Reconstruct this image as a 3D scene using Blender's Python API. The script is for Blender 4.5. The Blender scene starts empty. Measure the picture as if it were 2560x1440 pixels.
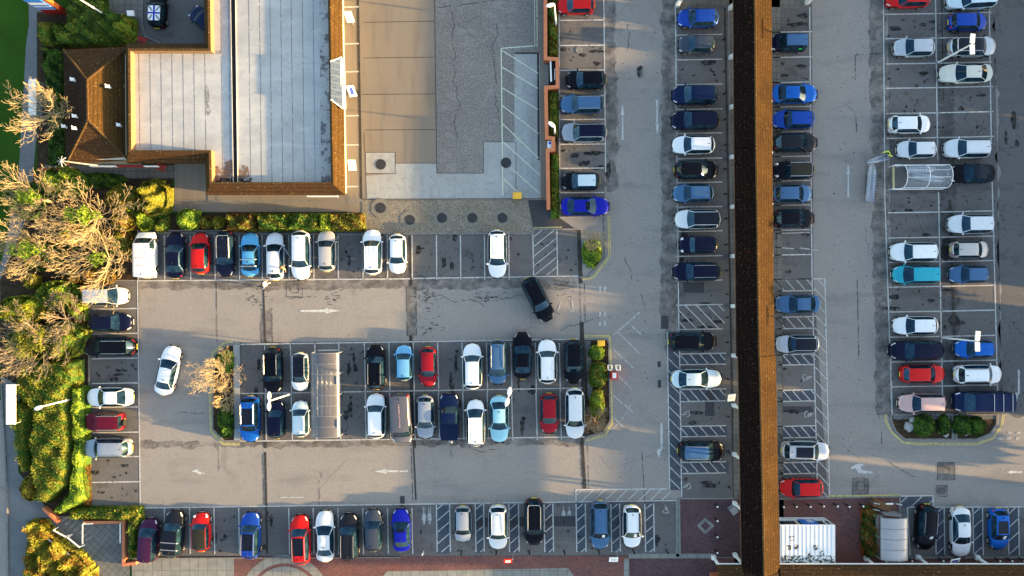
import bpy, math, random
import numpy as np
from mathutils import Vector, Matrix

# ---------------------------------------------------------------- camera, world, sun, exposure
S = bpy.context.scene
C = S.collection
CAMH = 75.0          # camera height in metres; 25.6 photo pixels per metre on the ground
PXM = 25.6
cam = bpy.data.cameras.new('camera'); cam.lens = 27.0; cam.sensor_width = 36.0
cam.clip_start = 1.0; cam.clip_end = 2000.0
camo = bpy.data.objects.new('camera', cam); C.objects.link(camo)
camo.location = (0, 0, CAMH); camo.rotation_euler = (0, 0, 0)
S.camera = camo
SUN_EL, SUN_AZ = math.radians(7.5), math.radians(-7.0)
world = bpy.data.worlds.new('World'); S.world = world; world.use_nodes = True
wn = world.node_tree.nodes; wl = world.node_tree.links; wn.clear()
wo = wn.new('ShaderNodeOutputWorld'); wb = wn.new('ShaderNodeBackground'); ws = wn.new('ShaderNodeTexSky')
ws.sky_type = 'NISHITA'; ws.sun_disc = False; ws.sun_elevation = SUN_EL
ws.sun_rotation = math.radians(90) - SUN_AZ; ws.air_density = 1.0; ws.dust_density = 1.5; ws.ozone_density = 1.0
wb.inputs['Strength'].default_value = 0.15
wl.new(ws.outputs[0], wb.inputs['Color']); wl.new(wb.outputs[0], wo.inputs['Surface'])
sl = bpy.data.lights.new('sun', 'SUN'); sl.energy = 5.0; sl.angle = math.radians(0.6); sl.color = (1.0, 0.65, 0.27)
so = bpy.data.objects.new('sun', sl); C.objects.link(so)
sd = Vector((math.cos(SUN_EL)*math.cos(SUN_AZ), math.cos(SUN_EL)*math.sin(SUN_AZ), math.sin(SUN_EL)))
so.rotation_euler = sd.to_track_quat('Z', 'Y').to_euler(); so.location = (60, 0, 40)
S.view_settings.view_transform = 'Standard'; S.view_settings.look = 'None'
S.view_settings.exposure = 2.3; S.view_settings.gamma = 1.0
S.cycles.max_bounces = 5; S.cycles.diffuse_bounces = 2; S.cycles.glossy_bounces = 3
S.cycles.transparent_max_bounces = 8; S.cycles.transmission_bounces = 3
S.cycles.caustics_reflective = False; S.cycles.caustics_refractive = False
rnd = random.Random(7); nr = np.random.default_rng(7)

def P(px, py, z=0.0):
    k = (CAMH - z) / CAMH / PXM
    return Vector(((px-1280)*k, (720-py)*k, z))

# ---------------------------------------------------------------- materials
def setin(b, **kw):
    for k, v in kw.items():
        b.inputs[k.replace('_', ' ')].default_value = v
def newmat(name):
    m = bpy.data.materials.new(name); m.use_nodes = True
    nt = m.node_tree; nt.nodes.clear()
    out = nt.nodes.new('ShaderNodeOutputMaterial'); b = nt.nodes.new('ShaderNodeBsdfPrincipled')
    nt.links.new(b.outputs[0], out.inputs['Surface'])
    return m, nt, b, out
def c4(c): return (c[0], c[1], c[2], 1.0)
def coords(nt, stretch=(1, 1, 1), rot=0.0, world_space=False):
    n = nt.nodes
    if world_space:
        g = n.new('ShaderNodeNewGeometry'); src = g.outputs['Position']
    else:
        g = n.new('ShaderNodeTexCoord'); src = g.outputs['Object']
    mp = n.new('ShaderNodeMapping'); mp.inputs['Scale'].default_value = stretch; mp.inputs['Rotation'].default_value = (0, 0, rot)
    nt.links.new(src, mp.inputs['Vector'])
    return mp.outputs[0]
def mask(nt, L):
    kind = L[0]; n = nt.nodes; ln = nt.links
    o = L[2] if len(L) > 2 else {}
    vec = coords(nt, o.get('stretch', (1, 1, 1)), o.get('rot', 0.0), o.get('ws', False))
    sc = L[1]
    if kind == 'noise':
        t = n.new('ShaderNodeTexNoise'); t.inputs['Scale'].default_value = sc; t.inputs['Detail'].default_value = o.get('detail', 4)
        t.inputs['Roughness'].default_value = o.get('rough', .55); t.inputs['Distortion'].default_value = o.get('dist', 0)
        ln.new(vec, t.inputs['Vector']); v = t.outputs['Fac']
    elif kind == 'crack':
        dn = n.new('ShaderNodeTexNoise'); dn.inputs['Scale'].default_value = sc*3; dn.inputs['Detail'].default_value = 3
        ln.new(vec, dn.inputs['Vector'])
        ad = n.new('ShaderNodeMixRGB'); ad.blend_type = 'ADD'; ad.inputs[0].default_value = .35/sc if sc < 1 else .3
        ln.new(vec, ad.inputs[1]); ln.new(dn.outputs['Color'], ad.inputs[2])
        t = n.new('ShaderNodeTexVoronoi'); t.feature = 'DISTANCE_TO_EDGE'; t.inputs['Scale'].default_value = sc
        ln.new(ad.outputs[0], t.inputs['Vector']); v = t.outputs['Distance']
    elif kind == 'vor':
        t = n.new('ShaderNodeTexVoronoi'); t.inputs['Scale'].default_value = sc; ln.new(vec, t.inputs['Vector']); v = t.outputs['Distance']
    elif kind == 'wave':
        t = n.new('ShaderNodeTexWave'); t.bands_direction = o.get('dir', 'X'); t.inputs['Scale'].default_value = sc
        t.inputs['Distortion'].default_value = o.get('dist', 0); t.inputs['Detail'].default_value = 2; t.inputs['Detail Scale'].default_value = 1.5
        ln.new(vec, t.inputs['Vector']); v = t.outputs['Fac']
    elif kind == 'brick':
        t = n.new('ShaderNodeTexBrick'); t.inputs['Scale'].default_value = 1.0; t.inputs['Brick Width'].default_value = o.get('bw', .4)
        t.inputs['Row Height'].default_value = o.get('rh', .4); t.inputs['Mortar Size'].default_value = o.get('ms', .02)
        t.inputs['Mortar Smooth'].default_value = .2; t.offset = o.get('off', .5)
        ln.new(vec, t.inputs['Vector']); v = t.outputs['Fac']
    elif kind == 'cell':
        t = n.new('ShaderNodeTexBrick'); t.inputs['Scale'].default_value = 1.0; t.inputs['Brick Width'].default_value = o.get('bw', .4)
        t.inputs['Row Height'].default_value = o.get('rh', .4); t.inputs['Mortar Size'].default_value = 0; t.offset = o.get('off', .5)
        t.inputs['Color1'].default_value = (0, 0, 0, 1); t.inputs['Color2'].default_value = (1, 1, 1, 1)
        ln.new(vec, t.inputs['Vector']); v = t.outputs['Color']
    elif kind == 'island':
        t = n.new('ShaderNodeNewGeometry'); v = t.outputs['Random Per Island']
    mr = n.new('ShaderNodeMapRange'); mr.inputs['From Min'].default_value = o.get('lo', .4); mr.inputs['From Max'].default_value = o.get('hi', .6)
    mr.inputs['To Min'].default_value = 0; mr.inputs['To Max'].default_value = o.get('amt', 1.0)
    ln.new(v, mr.inputs['Value'])
    res = mr.outputs[0]
    if 'gate' in o:   # only inside a second mask
        g = mask(nt, o['gate']); mm = n.new('ShaderNodeMath'); mm.operation = 'MULTIPLY'
        ln.new(res, mm.inputs[0]); ln.new(g, mm.inputs[1]); res = mm.outputs[0]
    return res
def layered(name, base, layers=(), rough=.85, metal=0.0, spec=.12, alpha=None, bump=None, coat=0.0):
    """base colour, then layers (kind, scale, options, colour): each mixes its colour in through its mask."""
    m, nt, b, out = newmat(name)
    rgb = nt.nodes.new('ShaderNodeRGB'); rgb.outputs[0].default_value = c4(base); cur = rgb.outputs[0]
    for L in layers:
        f = mask(nt, L[:3]); mx = nt.nodes.new('ShaderNodeMixRGB'); nt.links.new(f, mx.inputs[0])
        nt.links.new(cur, mx.inputs[1]); mx.inputs[2].default_value = c4(L[3])
        if L[2].get('mul'): mx.blend_type = 'MULTIPLY'
        cur = mx.outputs[0]
    nt.links.new(cur, b.inputs['Base Color'])
    setin(b, Roughness=rough, Metallic=metal, Specular_IOR_Level=spec, Coat_Weight=coat)
    if alpha:
        f = mask(nt, alpha); tr = nt.nodes.new('ShaderNodeBsdfTransparent'); ms = nt.nodes.new('ShaderNodeMixShader')
        nt.links.new(f, ms.inputs[0]); nt.links.new(b.outputs[0], ms.inputs[1]); nt.links.new(tr.outputs[0], ms.inputs[2])
        nt.links.new(ms.outputs[0], out.inputs['Surface'])
    if bump:
        f = mask(nt, bump[0]); bp = nt.nodes.new('ShaderNodeBump'); bp.inputs['Strength'].default_value = bump[1]; bp.inputs['Distance'].default_value = bump[2]
        nt.links.new(f, bp.inputs['Height']); nt.links.new(bp.outputs[0], b.inputs['Normal'])
    return m
N = 'noise'
def asphalt(name, base, blotch, dark, amt=.6, stain=.5, grain=.5, speck=.57, warm=None):
    ly = [(N, .12, dict(lo=.35, hi=.65, amt=.7, detail=5), blotch),
          (N, .9, dict(lo=.35, hi=.7, amt=.35, detail=6, rough=.7), tuple(.72*x for x in base)),
          (N, 5.5, dict(lo=.4, hi=.62, amt=grain, detail=6, rough=.75), tuple(.6*x for x in base)),
          (N, 7.5, dict(lo=.58, hi=.7, amt=.35, detail=4, rough=.7), tuple(min(1, 1.7*x) for x in base)),
          (N, 2.2, dict(lo=speck+.03, hi=speck+.10, amt=stain, detail=7, rough=.72, gate=(N, .22, dict(lo=.47, hi=.62, detail=3))), dark),
          (N, .5, dict(lo=.56, hi=.74, amt=amt, detail=6, rough=.65), dark),
          (N, .35, dict(lo=.55, hi=.75, amt=.45, detail=4, stretch=(.25, 1.6, 1)), dark),
          ('crack', .09, dict(lo=.008, hi=.0, amt=.35, gate=(N, .15, dict(lo=.55, hi=.6))), tuple(.35*x for x in base))]
    return layered(name, base, ly, rough=.88, spec=.10)
M = {}
M['asphalt'] = asphalt('aisle_asphalt', (.30, .276, .25), (.25, .233, .22), (.11, .108, .11), amt=.3, stain=.4)
M['bay'] = asphalt('bay_asphalt', (.158, .150, .145), (.108, .105, .105), (.034, .033, .034), amt=.6, stain=.85, speck=.52)
M['bay_dark'] = asphalt('bay_asphalt_dark', (.072, .078, .088), (.05, .055, .064), (.018, .02, .024), amt=.75, stain=.8, speck=.52)
M['stain'] = layered('old_asphalt_patch', (.10, .096, .096), [(N, 3, dict(lo=.4, hi=.65, amt=.6, detail=6), (.03, .03, .032))], alpha=(N, .9, dict(lo=.20, hi=.63, detail=9, rough=.7, amt=1.0)))
M['oil'] = layered('oil_stain', (.022, .022, .023), [], rough=.6, alpha=(N, 2.4, dict(lo=.40, hi=.66, detail=6, rough=.65)))
M['patch'] = layered('asphalt_repair_patch', (.045, .045, .05), [(N, 6, dict(lo=.4, hi=.65, amt=.5, detail=5), (.08, .08, .083))], rough=.85)
M['blue_bay'] = layered('blue_tinted_surfacing', (.072, .084, .105), [(N, 1.5, dict(lo=.4, hi=.7, amt=.6, detail=6), (.035, .042, .058)), (N, 6, dict(lo=.5, hi=.7, amt=.4), (.08, .09, .11))])
M['coarse'] = layered('coarse_worn_asphalt', (.25, .238, .222), [
    (N, .15, dict(lo=.35, hi=.65, amt=.8), (.19, .182, .172)), (N, 6, dict(lo=.4, hi=.58, amt=.85, detail=6, rough=.8), (.10, .096, .092)),
    (N, 9, dict(lo=.55, hi=.66, amt=.6, detail=3), (.33, .32, .30)),
    (N, .5, dict(lo=.55, hi=.6, amt=.18, detail=8, dist=2.5), (.33, .32, .30)),
    ('crack', .14, dict(lo=.008, hi=0, amt=.3), (.08, .08, .08))])
M['concrete'] = layered('concrete_slab', (.205, .182, .152), [
    (N, .2, dict(lo=.35, hi=.65, amt=.6), (.18, .148, .11)), (N, 2.5, dict(lo=.45, hi=.75, amt=.4, detail=6), (.20, .18, .15)),
    (N, .6, dict(lo=.5, hi=.75, amt=.5, stretch=(2.2, .3, 1)), (.12, .105, .085)), (N, 8, dict(lo=.5, hi=.7, amt=.25), (.28, .24, .19))])
M['concrete_pale'] = layered('pale_concrete_slab', (.33, .35, .345), [
    (N, .3, dict(lo=.35, hi=.65, amt=.6), (.24, .25, .25)), (N, 2.2, dict(lo=.5, hi=.75, amt=.5, detail=6), (.15, .155, .155)),
    (N, .7, dict(lo=.5, hi=.75, amt=.4, stretch=(2.5, .4, 1)), (.17, .175, .175))])
M['joint'] = layered('dark_joint', (.035, .032, .03), [(N, 3, dict(lo=.4, hi=.6), (.06, .055, .05))], rough=.9)
M['joint_worn'] = layered('worn_joint', (.05, .047, .045), [], alpha=(N, 1.5, dict(lo=.46, hi=.56, detail=6, rough=.7)))
M['crack'] = layered('asphalt_crack', (.04, .038, .036), [], alpha=(N, 2.2, dict(lo=.5, hi=.6, detail=6)))
M['paint'] = layered('worn_white_paint', (.50, .50, .48), [(N, 2.5, dict(lo=.45, hi=.7, amt=.5, detail=6), (.36, .36, .35))], rough=.7,
                     alpha=(N, 3.5, dict(lo=.50, hi=.70, detail=9, rough=.78, amt=.9)))
M['paint_faded'] = layered('faded_white_paint', (.40, .40, .39), [], rough=.75, alpha=(N, 3, dict(lo=.47, hi=.70, detail=9, rough=.75, amt=.9)))
M['paint_green'] = layered('pale_green_paint', (.55, .60, .45), [], rough=.75, alpha=(N, 4, dict(lo=.55, hi=.68, detail=7, rough=.75)))
M['yellow'] = layered('worn_yellow_paint', (.52, .45, .18), [(N, 3, dict(lo=.45, hi=.7, amt=.6), (.38, .34, .18))], rough=.75, alpha=(N, 5, dict(lo=.52, hi=.66, detail=7, rough=.75)))
M['kerb'] = layered('kerb_concrete', (.22, .215, .20), [(N, 3, dict(lo=.4, hi=.65, amt=.7), (.13, .125, .12)), ('wave', .35, dict(lo=.02, hi=0, amt=.6), (.07, .07, .07))])
M['grass'] = layered('grass', (.026, .080, .004), [(N, .25, dict(lo=.35, hi=.65, amt=.8), (.013, .050, .003)), (N, 4, dict(lo=.4, hi=.65, amt=.6, detail=6), (.035, .08, .004)), (N, 11, dict(lo=.5, hi=.65, amt=.4), (.012, .028, .008))])
M['soil'] = layered('bare_soil', (.045, .030, .018), [(N, 1.5, dict(lo=.4, hi=.6, amt=.8, detail=6), (.02, .014, .01)), (N, 8, dict(lo=.58, hi=.64, amt=.8, detail=4), (.16, .085, .03))])
M['path'] = layered('footpath', (.17, .175, .18), [(N, .5, dict(lo=.4, hi=.65, amt=.6), (.11, .115, .12)), (N, 7, dict(lo=.45, hi=.65, amt=.35), (.09, .09, .09))])
M['pavement'] = layered('pavement_slabs', (.16, .15, .135), [(N, .5, dict(lo=.4, hi=.65, amt=.7), (.085, .08, .07)), ('brick', 1, dict(bw=.6, rh=.6, ms=.025, off=0, lo=0, hi=1, amt=.8), (.035, .032, .028)), (N, 6, dict(lo=.45, hi=.65, amt=.3), (.22, .21, .19))])
M['slab_pale'] = layered('pale_paving_slabs', (.25, .25, .225), [('cell', 1, dict(bw=.9, rh=1.2, off=0, lo=0, hi=1, amt=.5), (.17, .17, .155)), (N, 1.5, dict(lo=.4, hi=.7, amt=.5, detail=6), (.13, .13, .12)), ('brick', 1, dict(bw=.9, rh=1.2, ms=.02, off=0, lo=0, hi=1, amt=.8), (.05, .05, .045))])
M['slab_diag'] = layered('diagonal_paving', (.15, .155, .15), [(N, .6, dict(lo=.4, hi=.65, amt=.6), (.09, .095, .095)), ('brick', 1, dict(bw=.55, rh=.55, ms=.022, off=0, lo=0, hi=1, amt=.8, rot=.7), (.04, .04, .04))])
M['redbrick'] = layered('red_block_paving', (.17, .075, .062), [(N, .35, dict(lo=.38, hi=.62, amt=.9, detail=5), (.10, .052, .05)), ('cell', 1, dict(bw=.2, rh=.1, lo=0, hi=1, amt=.45), (.22, .11, .095)), (N, 5, dict(lo=.5, hi=.66, amt=.6, detail=6), (.06, .04, .045)),
    (N, .4, dict(lo=.6, hi=.75, amt=.6), (.20, .05, .03))])
M['plumbrick'] = layered('plum_block_paving', (.105, .058, .062), [(N, .4, dict(lo=.38, hi=.62, amt=.8), (.065, .036, .042)), ('cell', 1, dict(bw=.2, rh=.1, lo=0, hi=1, amt=.4), (.15, .09, .09)), (N, 5, dict(lo=.5, hi=.66, amt=.6), (.04, .03, .035))])
M['gravel'] = layered('gravel', (.26, .235, .19), [(N, 7, dict(lo=.42, hi=.58, amt=.9, detail=5, rough=.8), (.09, .08, .065)), (N, .5, dict(lo=.45, hi=.65, amt=.6), (.15, .13, .10)), ('vor', 9, dict(lo=.25, hi=.1, amt=.5), (.45, .42, .36))])
M['gravel_c'] = layered('worn_collar', (.19, .18, .15), [(N, 3, dict(lo=.4, hi=.65, amt=.7, detail=6), (.11, .105, .09))])
M['iron'] = layered('cast_iron_cover', (.035, .037, .042), [(N, 6, dict(lo=.4, hi=.6, amt=.6), (.06, .06, .065))], rough=.6, metal=.3)
M['roof_felt'] = layered('pale_roof_felt', (.44, .44, .43), [
    (N, .18, dict(lo=.35, hi=.65, amt=.7), (.33, .335, .335)), (N, .9, dict(lo=.5, hi=.8, amt=.6, detail=7, rough=.7), (.21, .215, .22)),
    (N, .35, dict(lo=.45, hi=.6, amt=.45, detail=9, rough=.75), (.29, .30, .31)), (N, .5, dict(lo=.53, hi=.72, amt=.5, stretch=(.6, 2.2, 1), detail=6), (.50, .49, .47)), (N, 6, dict(lo=.5, hi=.75, amt=.3), (.22, .22, .22)),
    (N, .45, dict(lo=.66, hi=.72, amt=.8, detail=7, rough=.7), (.22, .21, .19))], rough=.6, spec=.4)
M['roof_moss'] = layered('dirty_roof_edge', (.20, .19, .21), [(N, 3, dict(lo=.4, hi=.6, amt=.8, detail=7), (.09, .075, .085))], alpha=(N, .9, dict(lo=.40, hi=.50, detail=8, rough=.72)))
M['roof_rust'] = layered('brown_roof_stain', (.24, .15, .10), [(N, 2, dict(lo=.4, hi=.6, amt=.8, detail=7), (.14, .09, .07))], alpha=(N, 1.4, dict(lo=.46, hi=.6, detail=8, rough=.72)))
M['roof_black'] = layered('wet_black_roof', (.015, .013, .013), [], rough=.5, alpha=(N, 3.0, dict(lo=.48, hi=.56, detail=7, rough=.7)))
def tiles(name, base, alt, lichen, amt=.8, d='X', red=None):
    ly = [(N, .5, dict(lo=.35, hi=.65, amt=.7, detail=5, ws=True), alt), (N, 6, dict(lo=.42, hi=.62, amt=.5, detail=5, ws=True), tuple(.55*x for x in base)),
          ('wave', 1.05, dict(lo=.25, hi=0, amt=.6, dir=d, ws=True), tuple(.4*x for x in base)),
          (N, 9, dict(lo=.655, hi=.70, amt=amt, detail=2, ws=True), lichen)]
    if red: ly.append((N, 4, dict(lo=.60, hi=.66, amt=.8, detail=4, ws=True, gate=(N, .35, dict(lo=.56, hi=.66, ws=True))), red))
    return layered(name, base, ly, rough=.9, spec=.05, bump=(('wave', 1.05, dict(lo=0, hi=1, dir=d, ws=True)), .5, .03))
M['tile_brown'] = tiles('brown_roof_tiles', (.072, .039, .012), (.045, .025, .009), (.30, .22, .09))
M['tile_brown_y'] = tiles('brown_roof_tiles_across', (.070, .036, .016), (.045, .024, .012), (.34, .26, .13), d='Y')
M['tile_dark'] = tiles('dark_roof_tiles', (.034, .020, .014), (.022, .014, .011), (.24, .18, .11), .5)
M['tile_walk'] = tiles('walkway_roof_tiles', (.052, .027, .009), (.022, .012, .005), (.30, .22, .09), .5)  # sunlit copy; broad darker blotches put shadow into the tile colour
M['tile_walk_shade'] = tiles('walkway_roof_tiles_painted_shade', (.012, .006, .005), (.007, .004, .004), (.22, .17, .10), .5, red=(.14, .018, .010))  # walkway tiles again, with the west slope's shade put into the colour
M['ridge'] = tiles('ridge_tiles', (.095, .055, .022), (.06, .035, .016), (.40, .32, .15), .8, d='Y')
M['render'] = layered('cream_render', (.48, .42, .32), [(N, 1, dict(lo=.4, hi=.7, amt=.5), (.36, .31, .24))])
M['upstand'] = layered('parapet_upstand', (.27, .17, .09), [(N, 3, dict(lo=.4, hi=.7, amt=.6), (.19, .11, .06))])
M['brickwall'] = layered('orange_brick', (.40, .13, .06), [('cell', 1, dict(bw=.23, rh=.11, lo=0, hi=1, amt=.5, ws=True), (.30, .09, .045)), (N, 2, dict(lo=.45, hi=.7, amt=.5, ws=True), (.22, .08, .05))])
M['coping'] = layered('terracotta_coping', (.52, .19, .09), [(N, 3, dict(lo=.4, hi=.7, amt=.5), (.42, .14, .07)), ('wave', .9, dict(lo=.04, hi=0, amt=.5), (.2, .08, .05))])
M['redwood'] = layered('brown_timber', (.16, .085, .045), [(N, 4, dict(lo=.4, hi=.6, amt=.6, stretch=(1, .2, 1)), (.09, .05, .03))])
M['white'] = layered('white_painted_metal', (.78, .78, .76), [(N, 3, dict(lo=.5, hi=.75, amt=.3), (.62, .61, .58))], rough=.45)
M['whiteroof'] = layered('white_ribbed_sheet', (.74, .75, .74), [(N, 1.2, dict(lo=.5, hi=.8, amt=.3), (.55, .56, .55))], rough=.45)
M['grime'] = layered('dark_grime', (.03, .035, .025), [(N, 8, dict(lo=.4, hi=.6, amt=.7), (.07, .06, .02))], alpha=(N, 4.5, dict(lo=.46, hi=.52, detail=6, rough=.7)))
M['steel'] = layered('galvanised_steel', (.45, .46, .47), [(N, 6, dict(lo=.4, hi=.7, amt=.4), (.3, .31, .32))], rough=.4, metal=.5)
M['chrome'] = layered('bright_trim', (.45, .45, .46), [(N, 5, dict(lo=.4, hi=.7, amt=.2), (.6, .6, .6))], rough=.25, metal=.6)
M['wire'] = layered('trolley_wire', (.62, .66, .70), [(N, 9, dict(lo=.4, hi=.7, amt=.3), (.42, .46, .5))], rough=.35, metal=.3)
M['bluep'] = layered('blue_plastic', (.03, .06, .42), [(N, 5, dict(lo=.4, hi=.7, amt=.3), (.02, .04, .3))], rough=.4)
M['bluesign'] = layered('blue_sign_face', (.03, .15, .50), [(N, 2, dict(lo=.4, hi=.7, amt=.2), (.02, .12, .42))], rough=.4)
M['redp'] = layered('red_painted_metal', (.55, .03, .02), [(N, 4, dict(lo=.4, hi=.7, amt=.3), (.4, .02, .02))], rough=.4)
M['redside'] = layered('dark_red_panel', (.30, .02, .015), [(N, 2, dict(lo=.4, hi=.7, amt=.3), (.2, .015, .012))], rough=.45)
M['orangeside'] = layered('orange_red_panel', (.55, .13, .03), [(N, 2, dict(lo=.4, hi=.7, amt=.3), (.45, .1, .02))], rough=.45)
M['gold'] = layered('yellow_grit_bin', (.72, .42, .05), [(N, 3, dict(lo=.45, hi=.7, amt=.4), (.58, .32, .04))], rough=.5)
M['timber'] = layered('pale_timber', (.50, .42, .22), [(N, 3, dict(lo=.4, hi=.7, amt=.4, stretch=(1, .2, 1)), (.38, .3, .15))])
M['grey'] = layered('mid_grey_metal', (.22, .23, .24), [(N, 3, dict(lo=.4, hi=.7, amt=.4), (.15, .155, .16))], rough=.5)
M['black'] = layered('black_plastic', (.012, .012, .013), [(N, 8, dict(lo=.4, hi=.7, amt=.5), (.03, .03, .032))], rough=.55)
M['tyre'] = layered('tyre_rubber', (.018, .018, .018), [(N, 9, dict(lo=.4, hi=.7, amt=.5), (.035, .033, .03))], rough=.9)
M['rim'] = layered('alloy_rim', (.42, .42, .43), [(N, 9, dict(lo=.4, hi=.7, amt=.5), (.22, .22, .23))], rough=.35, metal=.6)
M['headl'] = layered('headlamp_glass', (.70, .72, .74), [(N, 9, dict(lo=.45, hi=.65, amt=.6), (.35, .37, .4))], rough=.15, coat=.6)
M['taill'] = layered('red_lamp_glass', (.50, .015, .012), [(N, 9, dict(lo=.45, hi=.65, amt=.5), (.3, .01, .01))], rough=.2, coat=.6)
M['platey'] = layered('yellow_plate', (.75, .55, .05), [(N, 9, dict(lo=.4, hi=.7, amt=.2), (.6, .45, .04))], rough=.5)
M['platew'] = layered('white_plate', (.75, .75, .72), [(N, 9, dict(lo=.4, hi=.7, amt=.2), (.6, .6, .6))], rough=.5)
M['roof_dirt'] = layered('roof_puddle_stain', (.26, .25, .23), [(N, 3, dict(lo=.4, hi=.6, amt=.5, detail=6), (.18, .165, .15))], alpha=(N, 1.5, dict(lo=.40, hi=.60, detail=8, rough=.7)))
M['skin'] = layered('skin', (.50, .28, .18), [(N, 9, dict(lo=.4, hi=.7, amt=.2), (.42, .22, .15))], rough=.6)
M['bark'] = layered('pale_bark', (.46, .36, .20), [(N, 5, dict(lo=.4, hi=.65, amt=.6), (.26, .19, .10))], rough=.85)
M['bark_grey'] = layered('grey_bark', (.30, .24, .16), [(N, 5, dict(lo=.4, hi=.65, amt=.6), (.18, .14, .10))], rough=.85)
M['stone'] = layered('pale_boulder', (.36, .36, .34), [(N, 3, dict(lo=.4, hi=.65, amt=.7, detail=6), (.2, .2, .19))])
def glassmat():
    m, nt, b, out = newmat('car_glass')
    f = mask(nt, (N, 1.4, dict(lo=.35, hi=.7))); mx = nt.nodes.new('ShaderNodeMixRGB')
    nt.links.new(f, mx.inputs[0]); mx.inputs[1].default_value = (.003, .008, .014, 1); mx.inputs[2].default_value = (.016, .045, .065, 1)
    nt.links.new(mx.outputs[0], b.inputs['Base Color']); setin(b, Roughness=.06, IOR=1.5, Specular_IOR_Level=.5); b.inputs['Specular Tint'].default_value = (.34, .62, 1.0, 1)
    return m
M['glass'] = glassmat()
M['panroof'] = layered('black_glass_roof', (.003, .004, .010), [(N, 1.2, dict(lo=.4, hi=.7), (.006, .008, .018))], rough=.08, spec=.35)
def clearmat(name, col, t, rough=.1):
    m, nt, b, out = newmat(name)
    setin(b, Roughness=rough, Specular_IOR_Level=.8); b.inputs['Base Color'].default_value = c4(col)
    nz = mask(nt, (N, .8, dict(lo=.3, hi=.7, amt=.15, detail=5)))
    ad = nt.nodes.new('ShaderNodeMath'); ad.operation = 'ADD'; ad.inputs[1].default_value = t; nt.links.new(nz, ad.inputs[0])
    tr = nt.nodes.new('ShaderNodeBsdfTransparent'); ms = nt.nodes.new('ShaderNodeMixShader')
    nt.links.new(ad.outputs[0], ms.inputs[0]); nt.links.new(b.outputs[0], ms.inputs[1]); nt.links.new(tr.outputs[0], ms.inputs[2])
    nt.links.new(ms.outputs[0], out.inputs['Surface'])
    return m
M['clear'] = clearmat('clear_polycarbonate', (.55, .62, .70), .74)
M['roof_seam'] = layered('roof_seam', (.17, .17, .17), [], alpha=(N, 3, dict(lo=.5, hi=.62, detail=6)))
M['handle'] = layered('blue_grey_handle', (.22, .30, .52), [(N, 5, dict(lo=.4, hi=.7, amt=.3), (.15, .2, .4))], rough=.4)
M['smoky'] = clearmat('weathered_polycarbonate', (.115, .108, .112), .12, .3)
M['milky'] = clearmat('milky_polycarbonate', (.36, .35, .36), .04, .3)
PAINTS = {}
def paint(name, col, metal=.25, rough=.32):
    if name in PAINTS: return PAINTS[name]
    m, nt, b, out = newmat('paint_' + name)
    f = mask(nt, (N, 2.5, dict(lo=.35, hi=.75, amt=.35, detail=6))); mx = nt.nodes.new('ShaderNodeMixRGB')
    nt.links.new(f, mx.inputs[0]); mx.inputs[1].default_value = c4(col); mx.inputs[2].default_value = c4([.8*x+.001 for x in col])
    nt.links.new(mx.outputs[0], b.inputs['Base Color']); setin(b, Roughness=rough, Metallic=metal, Coat_Weight=.10, Coat_Roughness=.06, Specular_IOR_Level=.16)
    PAINTS[name] = m; return m
for nm, col in dict(white=(.80, .81, .82), offwhite=(.66, .68, .70), ice=(.60, .72, .76), silver=(.48, .51, .55), warmsilver=(.50, .47, .44), greysilver=(.30, .34, .40),
                    cream=(.62, .60, .52), pink=(.62, .40, .36), red=(.58, .012, .012), darkred=(.32, .01, .02), maroon=(.12, .006, .02), plum=(.05, .012, .045),
                    black=(.0022, .0026, .006), navy=(.004, .006, .026), navyblue=(.005, .014, .055), steelblue=(.06, .14, .27), blue=(.012, .06, .35), brightblue=(.008, .11, .45),
                    royal=(.008, .014, .34), sky=(.10, .38, .66), lightblue=(.16, .42, .66), cyan=(.32, .62, .72), turquoise=(.03, .36, .46), slate=(.05, .065, .09),
                    charcoal=(.014, .016, .022), softtop=(.035, .032, .02), taupe=(.125, .125, .145)).items():
    paint(nm, col, metal=(.1 if nm in ('white', 'red', 'offwhite', 'cream') else .3))
def leafmat(name, cols, rough=.7):
    m, nt, b, out = newmat(name)
    g = nt.nodes.new('ShaderNodeNewGeometry'); cr = nt.nodes.new('ShaderNodeValToRGB')
    el = cr.color_ramp.elements; n = len(cols)
    el[0].position = 0; el[0].color = c4(cols[0]); el[1].position = 1; el[1].color = c4(cols[-1])
    for i in range(1, n-1):
        e = el.new(i/(n-1)); e.color = c4(cols[i])
    nt.links.new(g.outputs['Random Per Island'], cr.inputs[0])
    f = mask(nt, (N, .8, dict(lo=.35, hi=.65, amt=.55, ws=True))); mx = nt.nodes.new('ShaderNodeMixRGB'); mx.blend_type = 'MULTIPLY'
    nt.links.new(f, mx.inputs[0]); nt.links.new(cr.outputs[0], mx.inputs[1]); mx.inputs[2].default_value = (.7, .7, .6, 1)
    nt.links.new(mx.outputs[0], b.inputs['Base Color']); setin(b, Roughness=rough, Specular_IOR_Level=.2)
    tl = nt.nodes.new('ShaderNodeBsdfTranslucent'); nt.links.new(mx.outputs[0], tl.inputs['Color'])
    ms = nt.nodes.new('ShaderNodeMixShader'); ms.inputs[0].default_value = .3
    nt.links.new(b.outputs[0], ms.inputs[1]); nt.links.new(tl.outputs[0], ms.inputs[2]); nt.links.new(ms.outputs[0], out.inputs['Surface'])
    return m
M['lf_green'] = leafmat('leaves_green', [(0.036, 0.094, 0.013), (0.082, 0.179, 0.022), (0.144, 0.252, 0.030), (0.055, 0.126, 0.022)])
M['lf_dark'] = leafmat('leaves_dark_green', [(0.014, 0.046, 0.010), (0.033, 0.085, 0.016), (0.055, 0.114, 0.019)])
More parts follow.
